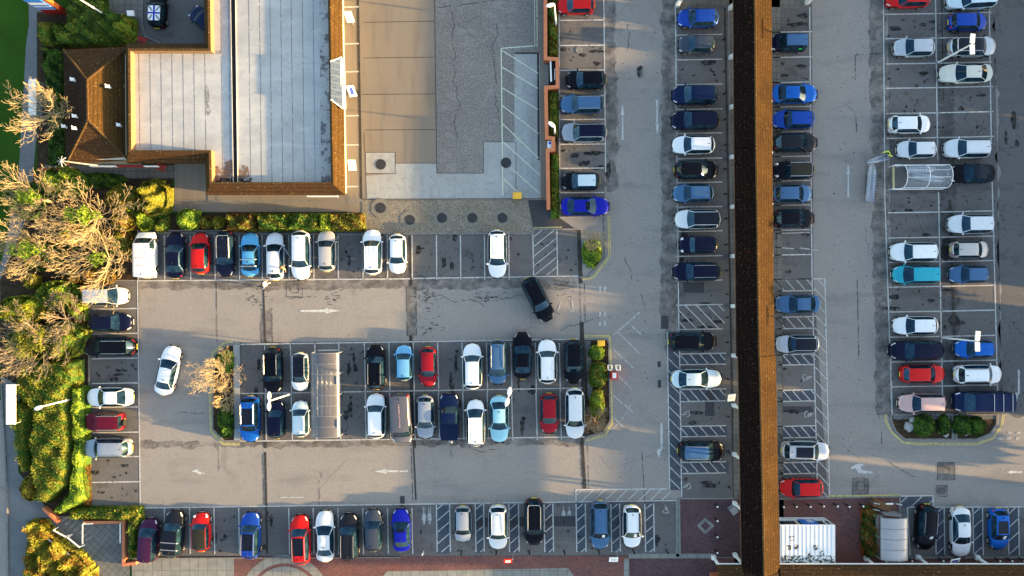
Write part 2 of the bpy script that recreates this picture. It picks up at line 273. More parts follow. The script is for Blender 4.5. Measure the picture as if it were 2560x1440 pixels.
M['lf_lime'] = leafmat('leaves_lime', [(0.153, 0.269, 0.023), (0.260, 0.385, 0.031), (0.368, 0.463, 0.047), (0.122, 0.231, 0.031)])
M['lf_gold'] = leafmat('leaves_golden', [(0.195, 0.181, 0.018), (0.341, 0.300, 0.025), (0.122, 0.135, 0.016), (0.348, 0.330, 0.037)])
M['lf_orange'] = leafmat('leaves_orange', [(0.187, 0.092, 0.015), (0.268, 0.150, 0.021), (0.112, 0.069, 0.013), (0.094, 0.092, 0.015)])
M['lf_olive'] = leafmat('leaves_olive', [(0.108, 0.147, 0.022), (0.217, 0.231, 0.030), (0.290, 0.273, 0.035), (0.073, 0.105, 0.017)])
M['lf_brown'] = leafmat('leaves_brown', [(0.130, 0.068, 0.015), (0.195, 0.102, 0.021), (0.078, 0.048, 0.013), (0.104, 0.082, 0.015)])
M['lf_mix'] = leafmat('leaves_mixed', [(0.050, 0.098, 0.013), (0.126, 0.140, 0.015), (0.315, 0.042, 0.015), (0.063, 0.112, 0.015), (0.360, 0.385, 0.156)])
M['lf_redtip'] = leafmat('leaves_red_tipped', [(0.076, 0.112, 0.013), (0.126, 0.168, 0.015), (0.277, 0.098, 0.031), (0.113, 0.154, 0.015)])

# ---------------------------------------------------------------- mesh helpers
class MB:
    def __init__(s): s.v = []; s.f = []
    def add(s, vs, fs):
        k = len(s.v); s.v += [tuple(p) for p in vs]; s.f += [tuple(k+i for i in f) for f in fs]; return s
    def box(s, c, d, rot=0.0, tilt=None):
        hx, hy, hz = d[0]/2, d[1]/2, d[2]/2
        vs = [Vector((x, y, z)) for z in (-hz, hz) for x, y in ((-hx, -hy), (hx, -hy), (hx, hy), (-hx, hy))]
        m = Matrix.Rotation(rot, 3, 'Z')
        if tilt is not None: m = tilt
        return s.add([m @ v + Vector(c) for v in vs], [(3, 2, 1, 0), (4, 5, 6, 7), (0, 1, 5, 4), (1, 2, 6, 5), (2, 3, 7, 6), (3, 0, 4, 7)])
    def bar(s, a, b, w, h=None):
        a, b = Vector(a), Vector(b); h = h or w; d = b-a; L = d.length
        q = d.to_track_quat('X', 'Z').to_matrix()
        return s.box((a+b)/2, (L, w, h), tilt=q)
    def tube(s, pts, rad, n=6, cap=True):
        pts = [Vector(p) for p in pts]; rings = []
        rad = rad if isinstance(rad, (list, tuple)) else [rad]*len(pts)
        for i, p in enumerate(pts):
            d = (pts[min(i+1, len(pts)-1)] - pts[max(i-1, 0)])
            if d.length < 1e-6: d = Vector((0, 0, 1))
            q = d.to_track_quat('Z', 'Y')
            rings.append([p + q @ Vector((rad[i]*math.cos(2*math.pi*k/n), rad[i]*math.sin(2*math.pi*k/n), 0)) for k in range(n)])
        vs = [v for r in rings for v in r]; fs = []
        for i in range(len(pts)-1):
            for k in range(n):
                a = i*n+k; b = i*n+(k+1) % n; fs.append((a, b, b+n, a+n))
        if cap: fs += [tuple(reversed(range(n))), tuple(range((len(pts)-1)*n, len(pts)*n))]
        return s.add(vs, fs)
    def cyl(s, c, r, h, n=16, r2=None): return s.tube([c, Vector(c)+Vector((0, 0, h))], [r, r if r2 is None else r2], n)
    def prism(s, poly, z0, z1):
        n = len(poly); ar = sum(poly[i][0]*poly[(i+1) % n][1]-poly[(i+1) % n][0]*poly[i][1] for i in range(n))
        if ar < 0: poly = poly[::-1]
        return s.add([(p[0], p[1], z0) for p in poly]+[(p[0], p[1], z1) for p in poly],
                     [tuple(reversed(range(n))), tuple(range(n, 2*n))]+[(i, (i+1) % n, (i+1) % n+n, i+n) for i in range(n)])
    def face(s, pts): return s.add(pts, [tuple(range(len(pts)))])
    def flat(s, poly, z):
        n = len(poly); ar = sum(poly[i][0]*poly[(i+1) % n][1]-poly[(i+1) % n][0]*poly[i][1] for i in range(n))
        if ar < 0: poly = poly[::-1]
        return s.face([(p[0], p[1], z) for p in poly])
    def mesh(s, name, smooth=False):
        me = bpy.data.meshes.new(name); me.from_pydata(s.v, [], s.f); me.update()
        if smooth: me.polygons.foreach_set('use_smooth', [True]*len(me.polygons))
        return me
    def build(s, name, mat, parent=None, smooth=False, **kw):
        me = s.mesh(name, smooth); me.materials.append(M[mat] if isinstance(mat, str) else mat)
        return link(name, me, parent, **kw)
def link(name, me, parent=None, label=None, cat=None, group=None, kind=None, loc=None, rz=0.0):
    o = bpy.data.objects.new(name, me); C.objects.link(o)
    if parent is not None: o.parent = parent
    if loc is not None: o.location = loc
    if rz: o.rotation_euler = (0, 0, rz)
    if label: o['label'] = label
    if cat: o['category'] = cat
    if group: o['group'] = group
    if kind: o['kind'] = kind
    return o
def empty(name, loc, label, cat, group=None, rz=0.0): return link(name, None, None, label, cat, group, None, loc, rz)
def pp(*pts, z=0.0): return [P(x, y, z).xy for x, y in pts]
Z = {}
def sheet(name, polys, z, mat, kind='structure', label=None):
    mb = MB()
    for poly in polys: mb.flat(pp(*poly), z)
    return mb.build(name, mat, kind=kind, label=label)
def stripe(mb, a, b, w, z):
    a = P(*a).xy; b = P(*b).xy; d = (b-a).normalized(); n = Vector((-d.y, d.x))*w/2
    mb.flat([a+n, b+n, b-n, a-n], z)
def rect(x0, y0, x1, y1): return [(x0, y0), (x1, y0), (x1, y1), (x0, y1)]
def hatch(mb, poly, direc, spacing, w, z, off=0.0):
    """parallel painted stripes clipped to a convex polygon, all in photo pixels"""
    dx, dy = direc; L = math.hypot(dx, dy); dx /= L; dy /= L; nx, ny = -dy, dx
    pr = [x*nx+y*ny for x, y in poly]; t = min(pr)+off+spacing*.5
    while t < max(pr):
        hit = []
        for i in range(len(poly)):
            (x0, y0), (x1, y1) = poly[i], poly[(i+1) % len(poly)]
            a, b = x0*nx+y0*ny-t, x1*nx+y1*ny-t
            if a*b < 0:
                u = a/(a-b); hit.append((x0+u*(x1-x0), y0+u*(y1-y0)))
        if len(hit) == 2 and math.dist(*hit) > 8: stripe(mb, hit[0], hit[1], w, z)
        t += spacing
# ---------------------------------------------------------------- ground, roads, markings
OIL = '''
r_ = random.Random(21); oil = MB()
def blob(cx, cy, rx, ry, z):
    n = 11; a0 = r_.uniform(0, 6); q = [(cx+rx*r_.uniform(.6, 1.15)*math.cos(a0+2*math.pi*i/n), cy+ry*r_.uniform(.6, 1.15)*math.sin(a0+2*math.pi*i/n)) for i in range(n)]
    oil.flat(pp(*q), z)
spots = []
for k in range(26): spots.append((r_.uniform(1045, 1440), r_.uniform(590, 685), 'v'))
for k in range(10): spots.append((r_.uniform(840, 900), r_.uniform(600, 680), 'v'))
for k in range(60): spots.append((r_.choice([r_.uniform(602, 650), r_.uniform(850, 910), r_.uniform(1100, 1150), r_.uniform(1280, 1335)]), r_.uniform(865, 1090), 'v'))
for k in range(22): spots.append((r_.uniform(232, 340), r_.choice([r_.uniform(905, 950), r_.uniform(1150, 1260)]), 'h'))
for k in range(40): spots.append((r_.uniform(530, 720) if k % 2 else r_.uniform(1040, 1690), r_.uniform(1280, 1380), 'v'))
for k in range(30): spots.append((r_.uniform(1405, 1505), r_.choice([r_.uniform(60, 170), r_.uniform(370, 420)]), 'h'))
for k in range(26): spots.append((r_.uniform(1700, 1800), r_.choice([r_.uniform(155, 205), r_.uniform(710, 820), r_.uniform(1015, 1060), r_.uniform(1190, 1240)]), 'h'))
for k in range(22): spots.append((r_.uniform(1940, 2020), r_.choice([r_.uniform(25, 75), r_.uniform(150, 200), r_.uniform(580, 690), r_.uniform(915, 1060)]), 'h'))
for k in range(80): spots.append((r_.uniform(2220, 2475), r_.choice([r_.uniform(40, 90), r_.uniform(165, 340), r_.uniform(490, 600), r_.uniform(720, 850)]), 'h'))
for i, (x, y, d) in enumerate(spots):
    big = r_.random() < .3; a = r_.uniform(9, 26) if big else r_.uniform(2, 6); b = r_.uniform(4, 8) if big else r_.uniform(2, 5)
    blob(x, y, a if d == 'h' else b, b if d == 'h' else a, .0092+.00001*i)
for i in range(150):
    blob(r_.uniform(1520, 1690), r_.uniform(0, 1200), r_.uniform(.8, 2), r_.uniform(.8, 2), .0125+.00001*i); blob(r_.uniform(2080, 2210), r_.uniform(0, 1150), r_.uniform(.8, 2), r_.uniform(.8, 2), .0142+.00001*i)
for i, (x, y, a, b) in enumerate(((2535, 300, 8, 26), (2515, 345, 5, 20), (2542, 360, 7, 10), (1705, 640, 8, 40), (1712, 600, 10, 60), (2365, 620, 16, 40), (2385, 800, 16, 20), (1520, 430, 7, 30), (1600, 180, 10, 18))): blob(x, y, a, b, .0075+.00005*i)
oil.build('oil_stains', 'oil', kind='structure')
'''
def jag(poly, amp=7, step=14, seed=1):
    r = random.Random(seed); out = []
    for i in range(len(poly)):
        (x0, y0), (x1, y1) = poly[i], poly[(i+1) % len(poly)]; L = math.hypot(x1-x0, y1-y0); n = max(1, int(L/step)); off = 0
        for k in range(n):
            off = off*.6+r.gauss(0, amp*.6); t = k/n; nx, ny = -(y1-y0)/L, (x1-x0)/L; out.append((x0+(x1-x0)*t+nx*off, y0+(y1-y0)*t+ny*off))
    return out
g = MB(); g.flat([(-500, -500), (500, -500), (500, 500), (-500, 500)], -.04); g.build('ground', 'grass', kind='structure')
sheet('car_park_road', [[(1395, -700), (3600, -700), (3600, 1412), (1700, 1412), (1700, 1392), (310, 1392), (345, 1268), (222, 1268), (222, 700), (345, 700), (345, 575), (1395, 575)]], 0.0, 'asphalt')
sheet('shop_forecourt_road', [[(845, -700), (1372, -700), (1372, 580), (905, 580), (845, 500)]], 0.0, 'concrete')
sheet('coarse_forecourt_surface', [[(1086, -700), (1366, -700), (1366, 135), (1286, 135), (1286, 355), (1209, 355), (1209, 433), (1092, 433)]], .004, 'coarse')
sheet('pale_forecourt_concrete', [[(915, 440), (988, 433), (988, 408), (1092, 408), (1092, 433), (1209, 433), (1209, 355), (1286, 355), (1286, 135), (1350, 135), (1352, 497), (915, 497)]], .004, 'concrete_pale')
sheet('concrete_cover_slab', [rect(915, 381, 988, 433)], .008, 'concrete_pale')
sheet('gravel_bed', [[(905, 501), (1318, 501), (1333, 570), (1333, 584), (905, 585)]], .06, 'gravel', kind='stuff', label='pale gravel laid around the row of tank covers')
sheet('dark_ramp', [[(1320, 500), (1366, 500), (1400, 545), (1438, 572), (1334, 572)]], .008, 'patch')
sheet('kerb_path', [[(66, -300), (106, -300), (112, 60), (106, 110), (98, 250), (84, 420), (74, 560), (50, 700), (10, 780), (-30, 780), (12, 620), (46, 440), (60, 200), (64, 120), (72, 60)]], -.02, 'path')
sheet('planting_soil', [[(85, 432), (430, 430), (430, 536), (600, 530), (908, 530), (908, 582), (346, 582), (346, 702), (222, 702), (222, 1268), (352, 1268), (352, 1300), (160, 1300), (60, 1220), (20, 1000), (0, 900), (0, 700), (60, 560)],
    rect(92, 30, 335, 430), rect(1371, -300, 1397, 540), [(1397, 540), (1512, 540), (1520, 640), (1470, 697), (1452, 697), (1452, 572), (1440, 572)]], -.012, 'soil')
sheet('yard_surface', [[(356, -300), (560, -300), (560, 130), (400, 130), (362, 88), (356, 60)]], .0, 'bay')
sheet('yard_paving', [[(254, -300), (356, -300), (356, 60), (362, 88), (400, 130), (325, 130), (325, 60), (262, 22)]], .03, 'pavement')
sheet('side_paving', [rect(110, 412, 440, 446)], .03, 'pavement')
sheet('service_ramp', [rect(438, 405, 560, 503)], .0, 'concrete')
sheet('rear_paving', [[(520, 470), (865, 470), (905, 500), (905, 530), (430, 530), (430, 505), (520, 505)]], .03, 'concrete')
sheet('rear_kerb', [rect(430, 501, 905, 504), rect(437, 408, 440, 530), rect(544, 486, 546, 503)], .06, 'kerb')
JAG = True
sheet('old_asphalt', [[(345, 578), (1440, 572), (1450, 690), (345, 702)], [(222, 702), (348, 702), (350, 1268), (222, 1268)], [(600, 856), (1462, 848), (1468, 1093), (602, 1104)],
    [(325, 1272), (1700, 1248), (1700, 1392), (325, 1392)], rect(1397, -300, 1512, 540)], .004, 'bay')
sheet('dark_asphalt', [[(1690, -300), (1816, -300), (1836, 1245), (1702, 1245)], [(1925, -300), (2028, -300), (2034, 700), (2070, 1240), (1940, 1240)], [(2215, -300), (2480, -300), (2505, 1036), (2232, 1036)], rect(2250, 1268, 3000, 1394), jag([(2480, -300), (3000, -300), (3000, 1036), (2505, 1036)], 5, 14, 9)], .004, 'bay')
sheet('asphalt_patch', [rect(1652, 790, 1671, 822), rect(1932, 150, 1945, 165), rect(1934, 187, 1949, 205), [(1762, 1040), (1786, 1040), (1786, 975), (1764, 975)], rect(1644, 903, 1652, 918), rect(1644, 950, 1653, 969),
    [(1190, 1294), (1440, 1290), (1440, 1316), (1190, 1318)], rect(1000, 1240, 1012, 1300), [(1945, 1016), (2030, 1016), (2034, 1030), (1945, 1030)], rect(1708, 706, 1760, 732)], .008, 'patch')
# worn, jagged darker strips beside the lanes
sheet('old_surface_strip', [jag(q, 3.5, 6, 5) for q in [[(1655, -300), (1690, -300), (1702, 900), (1668, 900), (1652, 780)], [(2165, -300), (2216, -300), (2230, 1036), (2190, 1036), (2180, 500)], [(2345, 150), (2385, 150), (2400, 1036), (2360, 1036)],
    [(1505, -300), (1535, -300), (1545, 480), (1515, 480)], [(350, 700), (700, 696), (1440, 690), (1440, 720), (700, 724), (350, 722)], [(345, 1104), (1460, 1093), (1460, 1112), (345, 1120)]]], .006, 'stain')
exec(OIL)
sheet('blue_bay_surface', [rect(1091, 1263, 1124, 1384), rect(1188, 1262, 1207, 1382), rect(1272, 1261, 1296, 1381), rect(1360, 1260, 1382, 1380), rect(1440, 1258, 1463, 1378), rect(1526, 1256, 1549, 1377), rect(1612, 1254, 1634, 1376),
    rect(1698, 885, 1812, 912), rect(1702, 974, 1812, 1004), rect(1704, 1065, 1818, 1092), rect(1706, 1155, 1822, 1184), rect(1944, 886, 2036, 912), rect(1945, 975, 2036, 1003), rect(1948, 1065, 2040, 1094), rect(1950, 1156, 2044, 1184),
    [(1668, 830), (1698, 830), (1706, 1225), (1674, 1225)], [(2250, 1240), (2330, 1240), (2330, 1268), (2250, 1268)], rect(2336, 1268, 2360, 1388), rect(2432, 1268, 2458, 1388), rect(2520, 1268, 2546, 1388)], .007, 'blue_bay')
# paving
sheet('brick_paving', [[(585, 1390), (1700, 1390), (1700, 1395), (1852, 1395), (1852, 1700), (585, 1700)], [(1948, 1246), (2248, 1240), (2252, 1420), (1948, 1420)], rect(2252, 1394, 2800, 1425)], .02, 'redbrick')
sheet('plum_paving', [rect(1698, 1248, 1852, 1392), rect(1574, 1397, 1790, 1700)], .024, 'plumbrick')
def arc(cx, cy, r0, r1, a0, a1, n=40):
    t = [math.radians(a0+(a1-a0)*i/n) for i in range(n+1)]
    return [(cx+r1*math.cos(a), cy-r1*math.sin(a)) for a in t]+[(cx+r0*math.cos(a), cy-r0*math.sin(a)) for a in reversed(t)]
sheet('pale_paving_pattern', [arc(712, 1500, 92, 113, 0, 180), arc(712, 1500, 0, 84, 1, 179), [(905, 1500), (968, 1428), (1420, 1420), (1480, 1500)], rect(1572, 1384, 1790, 1396), rect(1560, 1396, 1572, 1500), rect(1690, 1248, 1698, 1392)], .028, 'slab_pale')
sheet('diamond_paving', [[(1763, 1294), (1786, 1314), (1763, 1336), (1742, 1314)]], .028, 'slab_pale')
sheet('diamond_paving_centre', [[(1763, 1303), (1776, 1314), (1763, 1327), (1751, 1314)]], .032, 'plumbrick')
sheet('grey_slab_paving', [rect(330, 1394, 585, 1600)], .024, 'slab_pale')
sheet('diagonal_slab_paving', [[(130, 1290), (215, 1290), (325, 1300), (325, 1600), (180, 1600), (60, 1300)]], .022, 'slab_diag')
sheet('walkway_paving', [[(1816, -700), (1945, -700), (1960, 1412), (1836, 1412)], rect(1690, -700, 2030, 18)], .02, 'pavement')
sheet('left_road', [[(-900, 940), (2, 1000), (14, 1200), (22, 1700), (-900, 1700)]], -.01, 'asphalt')
sheet('roadside_pavement', [[(2, 940), (40, 960), (46, 1180), (140, 1300), (75, 1700), (24, 1700), (16, 1200), (4, 1000)]], .0, 'path')
# joints, drains, cracks
jm = MB()
for a, b in [((908, 56), (1086, 53)), ((908, 145), (1087, 143)), ((908, 236), (1088, 235)), ((912, 325), (1090, 324)), ((1086, -40), (1092, 433)), ((1092, 433), (1209, 433)), ((1209, 355), (1209, 433)), ((1209, 355), (1286, 355)), ((988, 381), (988, 434)), ((915, 434), (988, 434)), ((915, 381), (988, 381)),
             ((910, 330), (917, 497)), ((1290, 355), (1290, 497)), ((988, 408), (1092, 408)), ((860, 498), (1360, 496))]: stripe(jm, a, b, .05, .014)
jm.build('slab_joints', 'joint', kind='structure')
jd = MB()
stripe(jd, (894, -40), (903, 498), .24, .016)
for a, b, w in [((1287, 133), (1345, 133), .16), ((1345, 133), (1347, 400), .2), ((1025, 590), (1027, 715), .32), ((1027, 838), (1029, 975), .32), ((1029, 975), (1036, 1120), .32), ((658, 700), (663, 860), .16), ((661, 856), (663, 1120), .3), ((663, 1130), (668, 1385), .22), ((1034, 1120), (1040, 1250), .16),
                ((1447, 575), (1452, 708), .4), ((1454, 805), (1462, 1095), .4), ((1455, 1095), (1462, 1222), .3), ((1812, 20), (1835, 1245), .18), ((2353, -40), (2358, 250), .1), ((2374, 500), (2392, 1036), .3), ((325, 1393), (1700, 1390), .14)]: stripe(jd, a, b, w, .016)
jd.build('drain_channel', 'joint', kind='structure')
jf = MB()
for a, b in [((541, 705), (543, 865)), ((1016, 715), (1018, 840)), ((1040, 715), (1042, 840)), ((1450, 708), (1451, 805)), ((1461, 708), (1463, 805)), ((652, 770), (653, 860)), ((680, 770), (681, 860)), ((1028, 1120), (1032, 1250)), ((1450, 1100), (1456, 1225)), ((1468, 1100), (1472, 1225)),
             ((2138, 138), (2210, 134)), ((2138, 138), (2138, 200)), ((2138, 280), (2142, 330)), ((2143, 700), (2147, 900)), ((1605, 1130), (1612, 1260)), ((545, 1115), (548, 1180)), ((1240, 0), (1095, 20)), ((656, 1120), (660, 1260)), ((2204, 1075), (2204, 1110))]: stripe(jf, a, b, .07, .016)
for (cx, cy, s, t) in [(736, 722, 20, 10), (2365, 1178, 22, 8), (2354, 1227, 14, 7), (2151, 1215, 20, 10)]:
    for q in (s, t):
        c = [(cx-q, cy-q), (cx+q, cy-q), (cx+q, cy+q), (cx-q, cy+q)]
        for i in range(4): stripe(jf, c[i], c[(i+1) % 4], .06, .018)
jf.build('surface_joints', 'joint_worn', kind='structure')
sheet('repair_patch', [rect(2343, 1156, 2387, 1200), rect(2341, 1214, 2368, 1241), rect(2132, 1196, 2171, 1236), rect(653, 770, 680, 862), rect(1017, 715, 1041, 840), rect(2216, 468, 2370, 484)], .010, 'stain')
# cracks wander over the aisles
ck = MB(); rr = random.Random(3)
for (x, y, a, n) in [(715, 745, 0, 9), (1060, 740, 5, 18), (1190, 745, 0, 14), (1450, 1145, 90, 8), (450, 1030, 0, 7), (1560, 645, 70, 7), (1600, 735, 80, 5), (600, 715, 10, 12), (1400, 825, -10, 12), (520, 900, 100, 6), (1240, 60, 90, 30), (1125, 10, 88, 40), (2460, 300, 120, 12), (1150, 1120, 5, 10), (2215, 1150, 20, 9), (1350, 770, 10, 6), (1100, 1040, 80, 12), (800, 1180, 85, 10), (2300, 560, 60, 8), (1570, 60, 90, 8), (1975, 620, 20, 6)]:
    px, py = x, y; t = math.radians(a)
    for i in range(n):
        qx = px+9*math.cos(t+rr.uniform(-.6, .6)); qy = py+9*math.sin(t+rr.uniform(-.6, .6))
        stripe(ck, (px, py), (qx, qy), .05, .015); px, py = qx, qy
for (cx, cy, rx, ry, n) in [(1060, 745, 40, 22, 60), (1215, 745, 35, 12, 45), (1070, 815, 28, 26, 40), (635, 745, 30, 18, 30), (830, 745, 26, 12, 24), (1410, 720, 40, 22, 20)]:
    for i in range(n):
        x = cx+rr.gauss(0, rx*.6); y = cy+rr.gauss(0, ry*.6); t = rr.uniform(-.5, .5); l = rr.uniform(3, 10)
        stripe(ck, (x, y), (x+l*math.cos(t), y+l*math.sin(t)), .05, .0155)
ck.build('surface_cracks', 'crack', kind='structure')
# white bay lines
W_ = .11; zl = .020; w = MB()
def S(a, b, wd=W_, m=None): stripe(m or w, a, b, wd, zl)
S((345, 702), (1025, 697)); S((1030, 696), (1447, 690))
for x in (411, 476, 537, 598, 655, 722, 784, 845, 907, 968, 1030, 1091, 1151, 1211, 1272): S((x, 588), (x+1, 699))
S((345, 575), (346, 700))
for x in (1332, 1392): S((x, 575), (x+2, 693))
hatch(w, [(1334, 575), (1393, 575), (1394, 690), (1334, 690)], (60, -48), 19, .08, zl, off=4)
S((344, 700), (351, 1268))                                     # west column
for y in (773, 835, 897, 959, 1019, 1082, 1143, 1206): S((230, y), (349, y-2))
S((220, 740), (224, 1265), .07)
S((602, 861), (1447, 848)); S((602, 984), (1455, 970)); S((602, 1103), (1462, 1092))
for x in (661, 726, 787, 847, 911, 972, 1033, 1094, 1155, 1216, 1277, 1338, 1398):
    S((x, 857), (x+3, 981)); S((x+2, 982), (x+5, 1100))
S((794, 876), (845, 875))
S((350, 1270), (1690, 1251))
for x in (411, 474, 535, 597, 722, 783, 845, 907, 969, 1030): S((x, 1270), (x+2, 1385))
for x0, x1 in ((1091, 1124), (1188, 1209), (1272, 1296), (1360, 1382), (1440, 1463), (1527, 1549), (1612, 1634)):
    S((x0, 1260), (x0+2, 1380)); S((x1, 1259), (x1+2, 1379))
    hatch(w, [(x0, 1260), (x1, 1260), (x1+2, 1380), (x0+2, 1380)], (30, -26), 22, .09, zl)
S((1440, 1224), (1440, 1256)); S((1440, 1224), (1668, 1222)); hatch(w, [(1440, 1225), (1676, 1222), (1676, 1252), (1440, 1254)], (28, -28), 20, .08, zl)
S((1509, -40), (1514, 430)); S((1398, -40), (1400, 540), .06)
for y in (51, 114, 176, 240, 299, 361, 421, 482, 544): S((1398, y), (1511, y-1))
S((1688, 15), (1697, 830)); S((1698, 830), (1704, 1242)); S((1668, 830), (1674, 1225))
for y in (88, 150, 212, 274, 334, 397, 457, 518, 579, 641, 702, 763, 824, 885, 912, 974, 1004, 1066, 1092, 1156, 1184): S((1690 if y < 850 else 1700, y), (1806 if y < 850 else 1815, y-2))
hatch(w, [(1695, 764), (1810, 763), (1812, 823), (1697, 824)], (60, 62), 20, .09, zl)
for y0, y1 in ((885, 912), (974, 1004), (1066, 1092), (1156, 1184)):
    hatch(w, rect(1702, y0, 1812, y1), (26, 30), 19, .09, zl); hatch(w, rect(1946, y0, 2038, y1), (26, 30), 18, .09, zl)
hatch(w, [(1669, 880), (1699, 880), (1704, 1222), (1674, 1222)], (30, 30), 21, .08, zl)
S((2024, 15), (2030, 700)); S((2030, 700), (2044, 1245))
for y in (80, 143, 206, 267, 329, 391, 452, 513, 575, 637, 698, 727, 792, 821, 886, 912, 975, 1003, 1065, 1094, 1156, 1184): S((1926 if y < 700 else 1944, y+1), (2030 if y < 700 else 2038, y-1))
S((1942, 1247), (2072, 1243)); S((1936, 698), (2062, 697)); S((2062, 697), (2074, 1243))
hatch(w, rect(1938, 699, 2030, 727), (26, 30), 20, .09, zl); hatch(w, rect(1938, 794, 2032, 820), (26, 30), 20, .09, zl)
hatch(w, [(2034, 700), (2061, 700), (2073, 1242), (2045, 1242)], (26, 28), 22, .08, zl)
S((2208, -40), (2212, 500)); S((2212, 500), (2230, 1034)); S((2338, -40), (2344, 400)); S((2346, 480), (2356, 990)); S((2472, -40), (2478, 360)); S((2480, 450), (2494, 980))
for y in (36, 97, 160, 221, 284, 346, 532, 595, 656, 718, 780, 843, 905, 967): S((2211+y*.016, y), (2344+y*.012, y-2)); S((2346+y*.012, y-2), (2478+y*.016, y-5))
S((2248, 1240), (2332, 1239)); S((2332, 1239), (2333, 1266)); S((2249, 1240), (2250, 1280)); S((2270, 1268), (2600, 1267))
for x0, x1 in ((2338, 2360), (2432, 2456), (2520, 2546)):
    S((x0, 1268), (x0+2, 1388)); S((x1, 1268), (x1+2, 1388)); hatch(w, rect(x0, 1269, x1, 1388), (28, -26), 25, .09, zl)
S((2268, 1268), (2275, 1388)); hatch(w, rect(2250, 1241, 2331, 1267), (30, -28), 25, .08, zl)
ch = MB(); w_keep = w; w = ch
for a, b in (((1533, 838), (1600, 780)), ((1545, 830), (1600, 885)), ((1532, 872), (1585, 922)), ((1546, 940), (1580, 972)), ((1533, 988), (1582, 1030)), ((1535, 1045), (1557, 1066)), ((1580, 815), (1604, 838))): S(a, b, .13)
for i in range(8):
    t = math.radians(60-i*9); u = math.radians(60-(i+1)*9)
    S((1470+110*math.cos(t)+6, 960+ 130*math.sin(t)-2), (1470+110*math.cos(u)+6, 960+130*math.sin(u)-2), .07) if i < 4 else None
for (x, y) in ((1500, 722), (1512, 722), (1500, 786), (1512, 786), (1500, 808), (1512, 808)): S((x, y-7), (x, y+7), .2)
for (x, y) in ((2500, 1096), (2522, 1096), (2544, 1096), (2524, 1082), (2546, 1082)): S((x-5, y), (x+5, y), .2)
w = w_keep
for y in (18, 110, 180, 290, 363, 467): S((858, y), (897, y-1), .13)
w.build('white_bay_lines', 'paint', kind='structure')
ch.build('worn_chevrons', 'paint_faded', kind='structure')
# pale green forecourt hatching
gm = MB()
stripe(gm, (1342, -40), (1343, 115), .08, zl); stripe(gm, (1336, -40), (1337, 113), .06, zl); stripe(gm, (1253, 121), (1345, 114), .1, zl); stripe(gm, (1253, 121), (1257, 490), .1, zl)
for a, b in (((1255, 126), (1345, 183)), ((1255, 168), (1345, 221)), ((1256, 220), (1345, 274)), ((1256, 264), (1346, 334)), ((1257, 310), (1347, 396)), ((1258, 355), (1350, 438)), ((1278, 420), (1350, 484)), ((1259, 447), (1296, 482))): stripe(gm, a, b, .09, zl)
gm.build('green_hatch_lines', 'paint_green', kind='structure')
# arrows and symbols
def shape(mb, pts, ox, oy, s=1.0, rot=0.0, flipx=1):
    c, n = math.cos(rot), math.sin(rot)
    mb.flat([P(ox+s*(flipx*x*c-y*n), oy+s*(flipx*x*n+y*c)).xy for x, y in pts], zl+.001)
ar = MB()
straight = [(-2, 45), (-1, -18), (-5, -17), (0, -47), (5, -17), (2, -18), (3, 45)]
shape(ar, straight, 1556, 305); shape(ar, straight, 1643, 292, rot=math.pi, s=.95)
shape(ar, straight, 2120, 452, s=.92)
shape(ar, [(-2, 45), (-3.5, -15), (-7, -13), (0, -50), (7, -13), (3.5, -15), (2.5, 45)], 798, 777, rot=math.pi/2, s=1.05)
shape(ar, [(-1.5, 40), (-2.5, -15), (-6, -13), (0, -46), (6, -13), (3, -15), (2, 40)], 980, 1178, rot=-math.pi/2)
turn = [(-2, -45), (3, -45), (4, 18), (-1, 26), (-3, 34), (-5, 44), (-8, 36), (-12, 28), (-6, 16), (-4, 22), (-2, 16)]
shape(ar, turn, 1653, 1102); shape(ar, turn, 2546, 965, s=.9)
shape(ar, [(-18, -6), (0, -14), (12, -10), (3, -6), (6, 2), (18, 4), (32, 6), (30, 9), (10, 10), (-2, 8), (-8, -2), (-20, 0)], 2148, 1173, s=1.1)
shape(ar, [(-14, 0), (0, -5), (10, 3), (22, 4), (8, 8), (-2, 3)], 492, 1178); shape(ar, [(0, 0), (14, -5), (14, -3), (40, -2), (40, 2), (14, 3), (14, 5)], 2515, 1180)
ar.build('painted_arrows', 'paint', kind='structure')
sy = MB()
def wheelchair(cx, cy, rot, s=1.0):
    c, n = math.cos(rot), math.sin(rot)
    q = lambda x, y: (cx+s*(x*c-y*n), cy+s*(x*n+y*c))
    for i in range(9):
        a, b = math.radians(-60+i*28), math.radians(-60+(i+1)*28)
        stripe(sy, q(7*math.cos(a), 7*math.sin(a)), q(7*math.cos(b), 7*math.sin(b)), .09, zl+.001)
    for a, b in (((-2, -13), (0, -3)), ((0, -3), (6, -2)), ((6, -2), (9, 6)), ((-1, -9), (5, -9)), ((-3, -13), (0, -15))): stripe(sy, q(*a), q(*b), .11, zl+.001)
wheelchair(2014, 943, 1.6); wheelchair(2018, 1035, 1.6); wheelchair(1718, 1035, -1.6, .9); wheelchair(1720, 1216, -1.6, .9); wheelchair(1664, 1277, 0, .9)
for cx in (1060, 1074):
    shape(sy, [(5.5*math.cos(t*.5236)*(1 if 1 else 1), 12*math.sin(t*.5236)) for t in range(12)], cx, 1294)
    shape(sy, [(3*math.cos(t*.7854), 3*math.sin(t*.7854)) for t in range(8)], cx, 1308)
    for d in (-2, 2): stripe(sy, (cx+d, 1284), (cx+d, 1267), .07, zl+.001)
for cx in (1409, 1423):
    shape(sy, [(-5, 8), (5, 8), (3, -4), (-3, -4)], cx, 1281); stripe(sy, (cx, 1277), (cx, 1266), .07, zl+.001)
sy.build('painted_symbols', 'paint_faded', kind='structure')
fm = MB()
